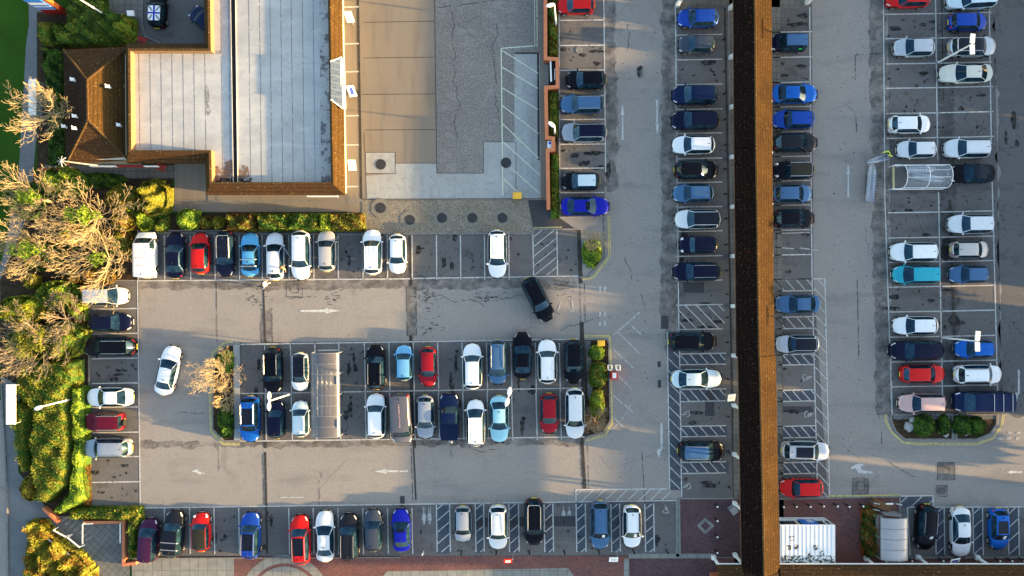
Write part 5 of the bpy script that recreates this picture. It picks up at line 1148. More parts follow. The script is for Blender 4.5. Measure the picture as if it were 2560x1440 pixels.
# ---------------------------------------------------------------- lamp posts
def lamppost(bx, by, hx, hy, h, label, heads, arm=.55, rot=0.0, col='white', flat=False):
    b = P(bx, by); t = P(hx, hy, h); r = empty('lamp_post', (b.x, b.y, 0), label, 'lamp post', 'car park lamp posts')
    top = (t.x-b.x, t.y-b.y, h)
    mb = MB(); mb.tube([(0, 0, 0), (0, 0, .9), (top[0]*.5, top[1]*.5, h*.5+.2), top], [.11, .09, .075, .06], 8); mb.build('pole', col, r)
    mb = MB(); mb.cyl((0, 0, 0), .2, .06, 12); mb.build('base_plate', 'grey', r)
    for a in heads:
        a = math.radians(a); d = Vector((math.cos(a), math.sin(a), 0)); q0 = Vector(top); q1 = q0+d*arm
        mb = MB(); mb.tube([q0, q1], .04, 6); ar2 = mb.build('bracket', col, r)
        mb = MB(); c_ = q1+d*.34
        n = 10; ring = lambda s, z: [c_+Matrix.Rotation(a, 3, 'Z') @ Vector((.42*s*math.cos(2*math.pi*i/n)*(1.0), .2*s*math.sin(2*math.pi*i/n), z)) for i in range(n)]
        if flat: mb.box(c_, (.85, .42, .1), rot=a)
        else:
            vs = ring(.8, -.05)+ring(1, .0)+ring(.7, .09); mb.add(vs, [tuple(reversed(range(n))), tuple(range(2*n, 3*n))]+[(k*n+i, k*n+(i+1) % n, (k+1)*n+(i+1) % n, (k+1)*n+i) for k in (0, 1) for i in range(n)])
        mb.build('lamp_head', 'white', r)
lamppost(2345, 156, 2430, 110, 5.9, 'white lamp post with two heads beside the long cream saloon', (85, -88), .15, flat=True)
lamppost(727, 984, 672, 1003, 6.0, 'white lamp post with two heads leaning over the small dark car', (88, -90), .12)
lamppost(186, 996, 106, 1016, 5.4, 'white lamp post standing among the clipped bushes', (200,), .05)
lamppost(2354, 844, 2443, 853, 5.9, 'white lamp post with flat panels beside the long navy car', (85, -88), .15, flat=True)
lamppost(1277, 972, 1271, 992, 6.0, 'slim white lamp post beside the pale cyan saloon', (80, -105), .15)
lamppost(270, 42, 196, -4, 5.6, 'tall white lamp post rising from the corner hedge', (150,), .2)
lamppost(1389, 66, 1386, 10, 5.2, 'white lamp post by the hedge strip near the red hatchback', (195,), .05)
lamppost(1386, 337, 1387, 318, 3.6, 'short white lamp post in the hedge strip near the wall kink', (140,), .05)
b = P(283, 419); t = P(152, 402, 8.4); mst = empty('telegraph_mast', (b.x, b.y, 0), 'tall thin mast with small aerial beside the hipped roof', 'mast')
mb = MB(); mb.tube([(0, 0, 0), (t.x-b.x, t.y-b.y, 8.4)], [.1, .05], 8); mb.build('pole', 'grey', mst)
mb = MB()
for a in range(0, 360, 45): mb.tube([(t.x-b.x, t.y-b.y, 8.4), (t.x-b.x+.45*math.cos(math.radians(a)), t.y-b.y+.45*math.sin(math.radians(a)), 8.2)], .03, 4)
mb.build('aerial', 'steel', mst)

# ---------------------------------------------------------------- signs, bins, racks, bollards
def postsign(bx, by, px0, py0, z, w, h, rot, mt, label, cat='sign', panel2=None):
    b = P(bx, by); t = P(px0, py0, z); r = empty('post_sign', (b.x, b.y, 0), label, cat)
    mb = MB(); mb.tube([(0, 0, 0), (0, 0, z+.1)], .04, 6); mb.tube([(0, 0, z-.1), (t.x-b.x, t.y-b.y, z)], .035, 5); mb.build('post', 'steel', r)
    q = Matrix.Rotation(rot, 3, 'Z') @ Matrix.Rotation(math.radians(38), 3, 'X')
    mb = MB(); mb.box((t.x-b.x, t.y-b.y, z), (w, h, .05), tilt=q); p_ = mb.build('sign_panel', mt, r)
    if panel2:
        mb = MB(); mb.box(Vector((t.x-b.x, t.y-b.y, z))+q @ Vector((0, 0, .03)), (w*.6, h*.45, .015), tilt=q); mb.build('sign_print', panel2, p_)
    return r
postsign(884, 62, 873, 42, 1.9, 1.1, .8, math.radians(110), 'white', 'white sign on a post at the upper end of the shop pavement', panel2='wire')
postsign(888, 240, 879, 228, 1.9, 1.1, .8, math.radians(110), 'white', 'white and blue sign in the middle of the shop pavement', panel2='bluep')
postsign(888, 425, 880, 413, 1.9, 1.0, .8, math.radians(96), 'white', 'pale sign near the square pale slab', panel2='wire')
postsign(1282, 1380, 1270, 1403, 2.0, .8, .75, .05, 'redp', 'small red and white parking sign over the brick paving', panel2='platew')
postsign(1538, 1375, 1534, 1399, 2.0, .85, .7, .0, 'white', 'small pale blue parking sign over the brick paving', panel2='wire')
postsign(1812, 985, 1829, 994, 2.1, .7, .95, .1, 'white', 'pale blue sign beside the walkway posts', panel2='wire')
postsign(2360, 1385, 2388, 1402, 2.1, .9, .6, .2, 'white', 'white and blue sign below the silvery saloon at the shop front', panel2='bluep')
p = P(889, 234); bn = empty('litter_bin', (p.x, p.y, 0), 'black litter bin with white lid beside the drain', 'litter bin')
mb = MB(); mb.cyl((0, 0, 0), .26, .95, 14); mb.build('bin_body', 'black', bn); mb = MB(); mb.box((-.05, 0, 1.0), (.3, .75, .06), rot=.25); mb.build('lid', 'white', bn)
def gritbin(x, y, label, s=1.0):
    p = P(x, y, .7); r = empty('grit_bin', (p.x, p.y, 0), label, 'grit bin', None, .02); mb = MB()
    mb.add([(-.33*s, -.24*s, 0), (.33*s, -.24*s, 0), (.33*s, .24*s, 0), (-.33*s, .24*s, 0), (-.39*s, -.3*s, .65), (.39*s, -.3*s, .65), (.39*s, .3*s, .65), (-.39*s, .3*s, .65)], [(3, 2, 1, 0), (4, 5, 6, 7), (0, 1, 5, 4), (1, 2, 6, 5), (2, 3, 7, 6), (3, 0, 4, 7)]); mb.build('bin_body', 'gold', r)
    mb = MB(); mb.box((0, 0, .68), (.84*s, .64*s, .06)); mb.box((0, 0, .72), (.6*s, .4*s, .03)); mb.box((0, -.3*s, .62), (.2, .05, .08)); mb.build('lid', 'gold', r)
gritbin(1293, 489, 'yellow grit bin at the foot of the green hatching'); gritbin(1503, 858, 'yellow grit bin in the corner of the long planter', .85)
def rack(x, y, rz, label):
    p = P(x, y, .5); r = empty('cycle_rack', (p.x, p.y, 0), label, 'rack', None, rz); 
    for i in range(4):
        mb = MB(); xx = -.36+i*.24; mb.tube([(xx, -.25, 0), (xx, -.25, .7), (xx+.1, 0, .85), (xx, .25, .7), (xx, .25, 0)], .035, 5); mb.build('hoop', 'redp', r)
    mb = MB(); mb.tube([(-.5, -.25, .4), (.5, -.25, .4)], .04, 5); mb.tube([(-.5, .25, .4), (.5, .25, .4)], .04, 5); mb.tube([(-.45, 0, .8), (.45, 0, .8)], .04, 5); mb.build('rail', 'redp', r)
rack(357, 101, -.35, 'red tubular rack at the edge of the small yard'); rack(403, 418, -.3, 'red tubular rack on the slabs south of the shop')
p = P(1535, 934, .7); cb = empty('basket_cart', (p.x, p.y, 0), 'red cart with two white wire baskets beside the long planter', 'basket cart')
mb = MB(); mb.box((0, -.2, .55), (.62, .68, .9)); mb.build('cart_body', 'redp', cb); mb = MB(); mb.box((0, -.15, 1.02), (.36, .5, .04)); mb.build('notice', 'platew', cb)
for s in (-1, 1):
    mb = MB()
    for z in (.5, .95):
        mb.tube([(s*.38-.18, .35, z), (s*.38+.18, .35, z), (s*.38+.2, .82, z), (s*.38-.2, .82, z), (s*.38-.18, .35, z)], .028, 4)
    for q in (-.18, 0, .18): mb.tube([(s*.38+q, .36, .5), (s*.38+q, .36, .95)], .015, 3); mb.tube([(s*.38+q, .81, .5), (s*.38+q, .81, .95)], .015, 3); mb.tube([(s*.38+q, .36, .5), (s*.38+q, .81, .5)], .015, 3)
    mb.build('wire_basket', 'white', cb)
for a, b_ in ((-.25, -.5), (.25, -.5), (-.25, .1), (.25, .1)):
    mb = MB(); mb.tube([(a-.03, b_, .08), (a+.03, b_, .08)], .08, 10); mb.build('caster', 'black', cb)
# totem sign
tb = P(143, 30); tt = P(130, -5, 5.0); to = empty('totem_sign', (tb.x, tb.y, 0), 'large totem sign with blue striped face in a red frame', 'totem sign')
mb = MB(); mb.box((0, 0, .65), (1.9, .5, 1.3)); mb.build('lower_panel', 'redside', to)
mb = MB(); mb.box((0, .02, 3.1), (1.9, .46, 3.58)); mb.build('side_panel', 'orangeside', to)
mb = MB(); mb.box((-.05, -.27, 3.1), (1.6, .1, 3.2)); fc = mb.build('sign_face', 'bluesign', to)
mb = MB()
for z in (1.7, 2.3, 2.9, 3.2): mb.box((-.05, -.33, z), (1.55, .012, .07 if z < 2.5 else .14))
mb.build('stripes', 'platew', fc)
p = P(332, 38, .9); q_ = empty('parking_meter', (p.x, p.y, 0), 'pale square cabinet with sloping face by the small yard', 'cabinet')
mb = MB(); mb.box((0, 0, .5), (.35, .3, 1.0)); mb.build('pedestal', 'grey', q_); mb = MB(); mb.box((-.1, .12, 1.1), (.62, .5, .25), tilt=Matrix.Rotation(.3, 3, 'X')); mb.build('hood', 'white', q_)
# brick wall with its alcoves
bw = empty('brick_wall', tuple(P(1368, 250))[:2]+(0,), 'orange brick wall with two square alcoves beside the forecourt', 'wall')
wl_ = [(1363, -300), (1363.5, 146), (1393, 148), (1394, 217), (1364.5, 219), (1367, 344), (1383, 346), (1384, 374), (1369, 376), (1371, 520)]
body = MB(); cop = MB()
for i in range(len(wl_)-1):
    a, b = P(*wl_[i], 1.1), P(*wl_[i+1], 1.1); d = (b-a).xy; a_ = math.atan2(d.y, d.x); c_ = (a+b)/2; e = .0008*i
    body.box((c_.x-bw.location.x, c_.y-bw.location.y, .54), (d.length+.24, .24+e, 1.08), rot=a_); cop.box((c_.x-bw.location.x, c_.y-bw.location.y, 1.12+e), (d.length+.32, .34+e, .09), rot=a_)
body.build('brickwork', 'brickwall', bw); cop.build('coping', 'coping', bw)
p = P(1379, 182, .8); ab = empty('utility_cabinet', (p.x, p.y, 0), 'black cabinet with long pale bar inside the larger brick alcove', 'cabinet')
mb = MB(); mb.box((.1, 0, .4), (.5, 2.1, .8)); mb.build('cabinet_body', 'black', ab); mb = MB(); mb.box((-.08, .1, .95), (.14, 2.0, .12), rot=.03); mb.build('bar', 'white', ab); mb = MB(); mb.box((.3, -.15, .83), (.08, 1.1, .06)); mb.build('bar', 'white', ab)
mb = MB()
for i in range(12): mb.box((-.42, -.95+i*.16, .35), (.22, .05, .06))
mb.build('grille', 'steel', ab)
p = P(1374, 362, .9); ab = empty('air_machine', (p.x, p.y, 0), 'pale grey cabinet with a dark disc in the smaller brick alcove', 'cabinet')
mb = MB(); mb.box((0, 0, .5), (.38, .7, 1.0)); mb.build('cabinet_body', 'white', ab); mb = MB(); mb.cyl((.02, .15, 1.0), .13, .03, 12); mb.build('disc', 'bluep', ab)
# bollards
BOL = [(x, y, 'white-topped bollard in the row between the red hatchback and the kiosk', 'bollards in front of the kiosk') for x, y in ((1951, 1261), (1983, 1260), (2017, 1260), (2050, 1259), (2084, 1259), (2113, 1260), (2147, 1259))]
BOL += [(1787, y, 'white-topped bollard in the line across the plum paving', 'bollards on the plum paving') for y in (1260, 1295, 1335, 1374)]
BOL += [(x, 1378-(x-1050)*.006, 'dark bollard at the end of the bays along the brick paving', 'bollards along the brick paving') for x in (1154, 1241, 1323, 1410, 1496, 1582, 1665)]
BOL += [(x, 1394, 'small pale bollard in front of the verandah posts', 'bollards at the shop front') for x in (2204, 2236, 2268, 2345, 2370, 2485, 2515, 2545)]
bm_ = MB(); bm_.cyl((0, 0, 0), .07, .95, 10); bb = bm_.mesh('bollard_shaft'); bb.materials.append(M['black'])
bt_ = MB(); bt_.cyl((0, 0, .95), .09, .06, 10); bt = bt_.mesh('bollard_cap'); bt.materials.append(M['white'])
for x, y, lb, gr in BOL:
    p = P(x, y); r = empty('bollard', (p.x, p.y, 0), lb, 'bollard', gr); link('shaft', bb, r); o = link('cap', bt, r)
    if 'dark' in lb: vmat(o, M['black'])
p = P(1059, 1378); r = empty('bollard', (p.x, p.y, 0), 'single slim white bollard below the first painted symbol bay', 'bollard'); mb = MB(); mb.cyl((0, 0, 0), .06, 1.1, 10); mb.build('shaft', 'white', r)
# small black posts behind the walkway bays
for y in (100, 180, 236, 300, 364, 424, 486, 547, 612, 677, 735, 793, 855, 947, 1040, 1128, 1216):
    p = P(1806+y*.012, y); r = empty('stop_post', (p.x, p.y, 0), 'short black post at the head of a bay along the walkway', 'bollard', 'short black posts along the walkway'); link('shaft', bb, r).scale = (1, 1, .7)
# steel hoops and frames by the milky canopy
for (x0, y0, x1, y1, lb) in ((2172, 1250, 2185, 1258, 'white-capped steel hoop above the flower display'), (2228, 1252, 2240, 1258, 'steel hoop beside the hatched corner'), (2172, 1266, 2186, 1273, 'second steel hoop nearer the flower display')):
    a, b = P(x0, y0), P(x0, y0); r = empty('steel_hoop', (a.x, a.y, 0), lb, 'barrier hoop'); mb = MB(); mb.tube([(0, 0, 0), (0, 0, 1.1), (.5, -.1, 1.1), (.5, -.1, 0)], .05, 6); mb.build('hoop', 'steel', r)
p = P(2212, 1278, 1.0); r = empty('notice_board', (p.x, p.y, 0), 'dark notice board in front of the milky canopy', 'notice board')
mb = MB(); mb.box((.5, -.2, 1.0), (1.6, .2, 1.3), rot=-.1); mb.build('board', 'grey', r); mb = MB(); mb.box((-.2, .5, .5), (1.7, .7, .9), rot=-.35); mb.build('box', 'redwood', r); mb = MB(); mb.box((.3, .8, 1.3), (.7, .12, .12)); mb.build('label_rail', 'white', r)
p = P(1834, 1276, .8); r = empty('litter_bin', (p.x, p.y, 0), 'grey square litter bin beside the walkway on plum paving', 'litter bin', None, .6); mb = MB(); mb.box((0, 0, .5), (.6, .55, 1.0)); mb.build('bin_body', 'grey', r); mb = MB(); mb.box((0, 0, 1.03), (.66, .6, .06)); mb.build('lid', 'steel', r)
# cycle stands at the south-west corner, ramp rails
for i, (x0, y0, x1, y1) in enumerate(((145, 1318, 178, 1336), (180, 1336, 212, 1362), (128, 1338, 160, 1360), (162, 1362, 192, 1384))):
    a, b = P(x0, y0), P(x1, y1); r = empty('hand_rail', (a.x, a.y, 0), ['pale tubular rail nearest the slab steps', 'pale tubular rail at the lower end of the slab steps', 'pale tubular rail beside the golden bush', 'pale tubular rail at the tip of the golden bush'][i], 'rail')
    d = b-a; mb = MB(); mb.tube([(0, 0, 0), (.05*d.x, .05*d.y, .85), (.95*d.x, .95*d.y, .85), (d.x, d.y, 0)], .07, 6); mb.build('rail', 'white', r)
st_ = MB()
for i in range(7):
    a, b = P(152+i*10, 1306+i*8), P(164+i*10, 1296+i*8); 
    for k in range(2): st_.bar(((a.x+b.x)/2+(k-.5)*.3, (a.y+b.y)/2+(k-.5)*.2, .04), (b.x+(k-.5)*.3, b.y+(k-.5)*.2, .04), .22, .03)
st_.build('tactile_paving', 'slab_pale', kind='structure')
bp = empty('brick_planter', tuple(P(318, 1350))[:2]+(0,), 'low orange brick planter wall around the corner hedge', 'wall')
mb = MB()
for a, b in (((218, 1302), (318, 1301)), ((316, 1300), (316, 1408)), ((316, 1407), (345, 1403)), ((152, 1300), (118, 1268))):
    p, q = P(*a), P(*b); d = q-p; mb.box(((p.x+q.x)/2-bp.location.x, (p.y+q.y)/2-bp.location.y, .3+.001*len(mb.v)), (d.length+.2, .26, .6), rot=math.atan2(d.y, d.x))
mb.build('brickwork', 'coping', bp)
mb = MB()
for a, b in (((219, 1304), (219, 1352)), ((219, 1303), (245, 1302)), ((312, 1303), (312, 1350))):
    p, q = P(*a), P(*b); mb.tube([(p.x-bp.location.x, p.y-bp.location.y, .9), (q.x-bp.location.x, q.y-bp.location.y, .9)], .05, 6)
    mb.tube([(p.x-bp.location.x, p.y-bp.location.y, .0), (p.x-bp.location.x, p.y-bp.location.y, .9)], .05, 6)
mb.build('guard_rail', 'white', bp)
# low posts of the fence south-west of the shop
fe = empty('post_fence', tuple(P(150, 422))[:2]+(0,), 'low orange brick fence with pale posts near the hipped roof', 'fence')
mb = MB(); a, b = P(108, 423), P(192, 426); mb.box(((a.x+b.x)/2-fe.location.x, (a.y+b.y)/2-fe.location.y, .3), (b.x-a.x, .25, .6)); mb.build('brickwork', 'brickwall', fe)
for x in (122, 138, 154, 171, 188):
    p = P(x, 421); mb = MB(); mb.box((p.x-fe.location.x, p.y-fe.location.y, .5), (.1, .1, 1.0)); mb.build('post', 'timber', fe)
# flat roofed shelters at the road edge
for x0, y0, x1, y1, lb in ((16, 961, 39, 1061, 'narrow white flat-roofed shelter beside the roadside hedge'), (72, 198, 90, 288, 'narrow white flat-roofed shelter beneath the bare tree on the footpath')):
    z = 2.5; a, b = P(x0, y0, z), P(x1, y1, z); cx, cy = (a.x+b.x)/2, (a.y+b.y)/2; w2, l2 = b.x-a.x, a.y-b.y
    r = empty('bus_shelter', (cx, cy, 0), lb, 'shelter'); mb = MB(); mb.box((0, 0, z), (w2, l2, .12)); mb.build('roof', 'white', r)
    for sx_ in (-1, 1):
        for sy_ in (-1, 1):
            mb = MB(); mb.box((sx_*(w2/2-.06), sy_*(l2/2-.1), z/2-.05), (.07, .07, z-.12)); mb.build('post', 'grey', r)
    mb = MB(); mb.box((-w2/2+.05, 0, 1.3), (.02, l2-.4, 1.6)); mb.build('rear_panel', 'clear', r)
# boulders in the south-east planter
for x, y, s, lb in ((2272, 1066, 14, 'large pale boulder in the planter below the pink car'), (2280, 1050, 9, 'smaller grey boulder beside the large one'), (2363, 1086, 8, 'white stone under the clipped bush by the planter gap'), (2411, 1081, 9, 'white stone in front of the two joined bushes')):
    me = bpy.data.meshes.new('rock'); import bmesh
    bm = bmesh.new(); bmesh.ops.create_icosphere(bm, subdivisions=2, radius=s/PXM*1.0); r9 = random.Random(int(x))
    for v in bm.verts: v.co *= r9.uniform(.75, 1.1); v.co.z *= .6
    bm.to_mesh(me); bm.free(); me.materials.append(M['stone']); p = P(x, y); link('boulder', me, None, lb, 'boulder', None, None, (p.x, p.y, .12))
ADDED_TREES = [(-500, 7, 3.2), (-330, 7.4, 3.4), (-170, 6.6, 3), (40, 7.0, 3.2), (210, 6.6, 3), (370, 7.6, 3.4), (520, 7.2, 3.2), (680, 7.8, 3.4), (840, 8.0, 3.4), (980, 7.4, 3), (1160, 7.6, 3), (1330, 7.2, 3.2), (1480, 7.4, 3.4), (1640, 7, 3.2), (1800, 7, 3)]
ADDED_HOUSES = [(-700, -100, 7.6), (60, 330, 7.2), (400, 760, 7.9), (830, 1080, 7.6), (1270, 1700, 7.6)]
# ---------------------------------------------------------------- foliage
def leafquads(c, nrm, size, r):
    n = len(c); rv = r.normal(size=(n, 3)); t = np.cross(nrm, rv); t /= np.linalg.norm(t, axis=1, keepdims=True)+1e-9; b = np.cross(nrm, t)
    s = (size*r.uniform(.6, 1.3, n))[:, None]; w = s*.55
    return np.stack([c-t*s, c-b*w, c+t*s, c+b*w], 1)
def mesh_np(name, V, F, mats, mi=None):
    me = bpy.data.meshes.new(name); me.from_pydata(V.tolist(), [], F.tolist() if hasattr(F, 'tolist') else F)
    for m in mats: me.materials.append(m)
    if mi is not None: me.polygons.foreach_set('material_index', mi)
    me.update(); return me
def mass(name, label, cat, poly, h, mats, edge=.5, dens=120, leaf=.13, lump=.25, seed=1, parent=None, group=None, lumpf=2.0, core=True, z0=0.0):
    """a bush or hedge: a lumpy height field over a ground outline, leafy all over"""
    r = np.random.default_rng(seed); P2 = np.array([tuple(P(x, y, h*.6).xy) for x, y in poly]); n = len(P2)
    def sdf(q):
        d = np.full(len(q), 1e9); inside = np.zeros(len(q), bool)
        for i in range(n):
            a, b = P2[i], P2[(i+1) % n]; e = b-a; w = q-a; t = np.clip((w@e)/(e@e), 0, 1); d = np.minimum(d, np.hypot(*(w-t[:, None]*e).T))
            c1 = (a[1] <= q[:, 1]) & (b[1] > q[:, 1]) | (b[1] <= q[:, 1]) & (a[1] > q[:, 1])
            xi = a[0]+(q[:, 1]-a[1])/(b[1]-a[1]+1e-12)*(b[0]-a[0]); inside ^= c1 & (q[:, 0] < xi)
        return np.where(inside, d, -d)
    ph = r.uniform(0, 6.28, (7, 2)); fr = r.uniform(.6, 2.2, (7, 2))*lumpf
    def hz(q):
        d = sdf(q); k = np.clip(d/edge, 0, 1); s = sum(np.sin(q[:, 0]*fr[i, 0]*(1 if i % 2 else -1)+q[:, 1]*fr[i, 1]+ph[i, 0]) for i in range(7))/7
        return np.where(d > 0, h*(1-(1-k)**2)**.6*(1-lump*.5+lump*s*1.6), -1), d
    lo, hi = P2.min(0), P2.max(0); area = (hi-lo).prod(); N0 = int(area*dens)+40
    q = r.uniform(lo, hi, (N0, 2)); z, d = hz(q); ok = z > 0; q, z, d = q[ok], z[ok], d[ok]
    e = .05; zx = (hz(q+[e, 0])[0]-z)/e; zy = (hz(q+[0, e])[0]-z)/e
    nrm = np.stack([-np.clip(zx, -3, 3), -np.clip(zy, -3, 3), np.ones(len(q))], 1)+r.normal(size=(len(q), 3))*.75; nrm /= np.linalg.norm(nrm, axis=1, keepdims=True)
    keep = (np.sin(q[:, 0]*5.1+seed)+np.sin(q[:, 1]*4.3+seed*2)+np.sin((q[:, 0]+q[:, 1])*3.1)+r.normal(size=len(q))) > -2.3; q, z, nrm = q[keep], z[keep], nrm[keep]
    c = np.stack([q[:, 0], q[:, 1], z+r.normal(size=len(q))*.12-.02], 1)
    # leaves down the sides
    per = []
    for i in range(n):
        a, b = P2[i], P2[(i+1) % n]; L = np.hypot(*(b-a)); m = int(L*h*dens*.8)
        t = r.uniform(0, 1, m)[:, None]; base = a+t*(b-a); cen = P2.mean(0); base = base+(cen-base)*r.uniform(.0, .06, m)[:, None]; per.append(np.column_stack([base, r.uniform(.02, .45, m)*h]))
    per = np.concatenate(per); pn = np.column_stack([per[:, :2]-P2.mean(0), np.full(len(per), .8)])+r.normal(size=(len(per), 3)); pn /= np.linalg.norm(pn, axis=1, keepdims=True)
    c = np.concatenate([c, per]); nrm = np.concatenate([nrm, pn]); V = leafquads(c, nrm, np.full(len(c), leaf), r).reshape(-1, 3); F = np.arange(len(V)).reshape(-1, 4).tolist()
    # patchy mixture of leaf colours: a second tint grows in clumps
    mi = [0]*len(F)
    if len(mats) > 1:
        s = sum(np.sin(c[:, 0]*fr[i, 1]*1.3+c[:, 1]*fr[i, 0]*1.7+ph[i, 1]) for i in range(7))/7+r.normal(size=len(c))*.12
        mi = np.clip(np.digitize(s, np.linspace(-.12, .22, len(mats))[:len(mats)-1]), 0, len(mats)-1).tolist()
    if core:
        g_ = .35; nx, ny = max(2, int((hi[0]-lo[0])/g_)+1), max(2, int((hi[1]-lo[1])/g_)+1)
        X, Y = np.meshgrid(np.linspace(lo[0], hi[0], nx), np.linspace(lo[1], hi[1], ny)); Q = np.column_stack([X.ravel(), Y.ravel()]); zz = np.maximum(hz(Q)[0]*.88, -.1); k0 = len(V)
        V = np.concatenate([V, np.column_stack([Q, zz])])
        for j in range(ny-1):
            for i in range(nx-1):
                a = j*nx+i
                if max(zz[a], zz[a+1], zz[a+nx], zz[a+nx+1]) > 0: F.append([k0+a, k0+a+1, k0+a+nx+1, k0+a+nx]); mi.append(0)
    c0 = P2.mean(0); V = V-np.array([c0[0], c0[1], 0])
    me = mesh_np(name, V, F, [M[m] for m in mats], mi)
    return link(name, me, parent, label, cat, group, None, (c0[0], c0[1], z0))
def ell(cx, cy, rx, ry, n=14, j=.1, seed=0):
    r = random.Random(seed*7+int(cx)); return [(cx+rx*(1+r.uniform(-j, j))*math.cos(2*math.pi*i/n), cy+ry*(1+r.uniform(-j, j))*math.sin(2*math.pi*i/n)) for i in range(n)]
def bush(cx, cy, rx, ry, h, mats, label, cat='shrub', name='shrub', **k):
    return mass(name, label, cat, ell(cx, cy, rx, ry, seed=int(cy)), h, mats, edge=max(.4, min(rx, ry)/PXM*.9), seed=int(cx*3+cy), **k)

# clipped hedges and shrubs around the shop
mass('clipped_hedge', 'clipped green hedge block nearest the footpath below the totem', 'hedge', [(96, 55), (128, 54), (126, 110), (103, 110), (97, 92)], 1.5, ['lf_green', 'lf_olive'], .35, 330, .085, .10, 1)
mass('clipped_hedge', 'broad green hedge filling the corner beside the small yard', 'hedge', [(134, 56), (164, 58), (170, 0), (175, -60), (255, -60), (262, 24), (300, 36), (318, 60), (328, 88), (320, 104), (270, 106), (200, 112), (130, 112)], 1.5, ['lf_green', 'lf_olive', 'lf_dark'], .4, 200, .11, .35, 2)
mass('shrub', 'yellow-lit shrub at the corner of the small yard', 'shrub', ell(308, 66, 24, 34), 2.0, ['lf_lime', 'lf_green', 'lf_gold'], .7, 260, .12, .4, 3)
mass('ground_cover', 'dark green ground cover between the footpath and the hipped roof', 'hedge', [(104, 118), (156, 122), (160, 300), (162, 410), (120, 412), (122, 300), (112, 200)], .9, ['lf_dark', 'lf_green'], .4, 200, .12, .5, 4)
mass('leaf_litter', 'brown leaf litter strip along the wall above the hipped roof', 'leaf litter', [(150, 112), (330, 104), (330, 116), (160, 122)], .35, ['lf_brown', 'lf_orange'], .2, 200, .10, .5, 5)
# the shrubbery west of the car park
SH = [(150, 455, 60, 38, 1.8, ['lf_green', 'lf_lime'], 'green shrub just below the low post fence'), (375, 492, 40, 48, 3.0, ['lf_gold', 'lf_olive'], 'tall rounded golden shrub by the service ramp'),
      (300, 495, 42, 34, 2.2, ['lf_olive', 'lf_orange', 'lf_gold'], 'olive and orange shrub next to the rounded golden one'), (335, 520, 30, 25, 1.6, ['lf_green', 'lf_olive'], 'green shrub below the rounded golden one'),
      (305, 550, 36, 26, 2.0, ['lf_orange', 'lf_gold'], 'orange shrub above the white van'), (358, 552, 20, 24, 1.8, ['lf_lime'], 'lime green shrub above the white van'), (396, 558, 18, 22, 1.6, ['lf_olive', 'lf_green'], 'dark olive shrub at the end of the car row'),
      (190, 590, 52, 34, 1.8, ['lf_orange', 'lf_gold', 'lf_green'], 'orange and gold undergrowth shrub between the bare trees'), (68, 703, 16, 18, 2.2, ['lf_gold'], 'small round bright orange-yellow bush'),
      (215, 690, 70, 26, 1.2, ['lf_orange', 'lf_brown'], 'orange shrub beneath the branches over the silver people carrier'), (140, 740, 60, 40, 2.4, ['lf_green', 'lf_lime', 'lf_olive'], 'broad green shrub west of the silver people carrier'),
      (45, 775, 62, 36, 2.6, ['lf_lime', 'lf_gold'], 'bright lime shrub at the edge of the footpath'), (185, 785, 26, 40, 1.6, ['lf_orange', 'lf_lime'], 'orange-tipped shrub beside the navy car'),
      (150, 850, 62, 50, 2.4, ['lf_green', 'lf_olive'], 'large green shrub beside the black off-roader'), (60, 860, 56, 48, 2.4, ['lf_olive', 'lf_lime'], 'olive shrub tangled with grey twigs'), (100, 640, 55, 40, 1.3, ['lf_green', 'lf_brown'], 'low green shrub under the middle bare trees'),
      (60, 500, 50, 46, 1.4, ['lf_dark', 'lf_green'], 'dark low shrub under the bare trees by the footpath'), (250, 450, 60, 18, .9, ['lf_dark', 'lf_green'], 'dark shrub strip below the paved path'), (300, 610, 30, 40, 1.6, ['lf_orange', 'lf_olive'], 'orange-brown shrub beside the white van')]
for q in SH: bush(*q, dens=240, lump=.5, leaf=.11)
mass('clipped_bush', 'huge clipped green bush with a flat top behind the white saloon', 'bush', [(58, 905), (190, 900), (196, 960), (176, 965), (170, 1010), (178, 1060), (176, 1160), (168, 1215), (118, 1262), (92, 1250), (82, 1180), (76, 1110), (88, 1040), (74, 1010), (42, 990), (44, 940)], 1.9, ['lf_green', 'lf_olive'], .5, 330, .085, .16, 31)
mass('clipped_bush', 'narrow clipped bush strip directly beside the parking column', 'bush', [(180, 968), (208, 965), (210, 1030), (216, 1110), (206, 1180), (214, 1250), (160, 1284), (132, 1280), (172, 1232), (184, 1160)], 1.6, ['lf_green', 'lf_lime'], .4, 330, .085, .2, 32)
mass('clipped_bush', 'clipped bush strip along the roadside pavement', 'bush', [(24, 965), (42, 1000), (82, 1020), (70, 1060), (66, 1130), (78, 1182), (56, 1180), (42, 1130), (28, 1060)], 1.6, ['lf_green', 'lf_olive'], .4, 300, .085, .25, 33)
bush(76, 1222, 30, 32, 1.5, ['lf_orange', 'lf_gold'], 'rounded orange bush at the lower end of the clipped bushes', dens=200, leaf=.12)
mass('clipped_hedge', 'low hedge turning the corner above the paved steps', 'hedge', [(176, 1272), (352, 1268), (354, 1300), (345, 1322), (330, 1400), (322, 1400), (320, 1300), (176, 1298)], 1.2, ['lf_green', 'lf_gold', 'lf_olive'], .3, 230, .10, .3, 34)
mass('golden_bush', 'large golden bush beside the paved steps', 'bush', [(64, 1306), (96, 1304), (128, 1340), (160, 1372), (196, 1392), (232, 1440), (232, 1500), (60, 1500), (58, 1400)], 2.0, ['lf_gold', 'lf_olive', 'lf_orange'], .6, 190, .12, .45, 35)
mass('brown_bush', 'orange-brown strip of low growth at the end of the parking column', 'bush', [(205, 1160), (222, 1160), (226, 1266), (205, 1262)], .5, ['lf_orange', 'lf_brown'], .2, 220, .09, .3, 36)
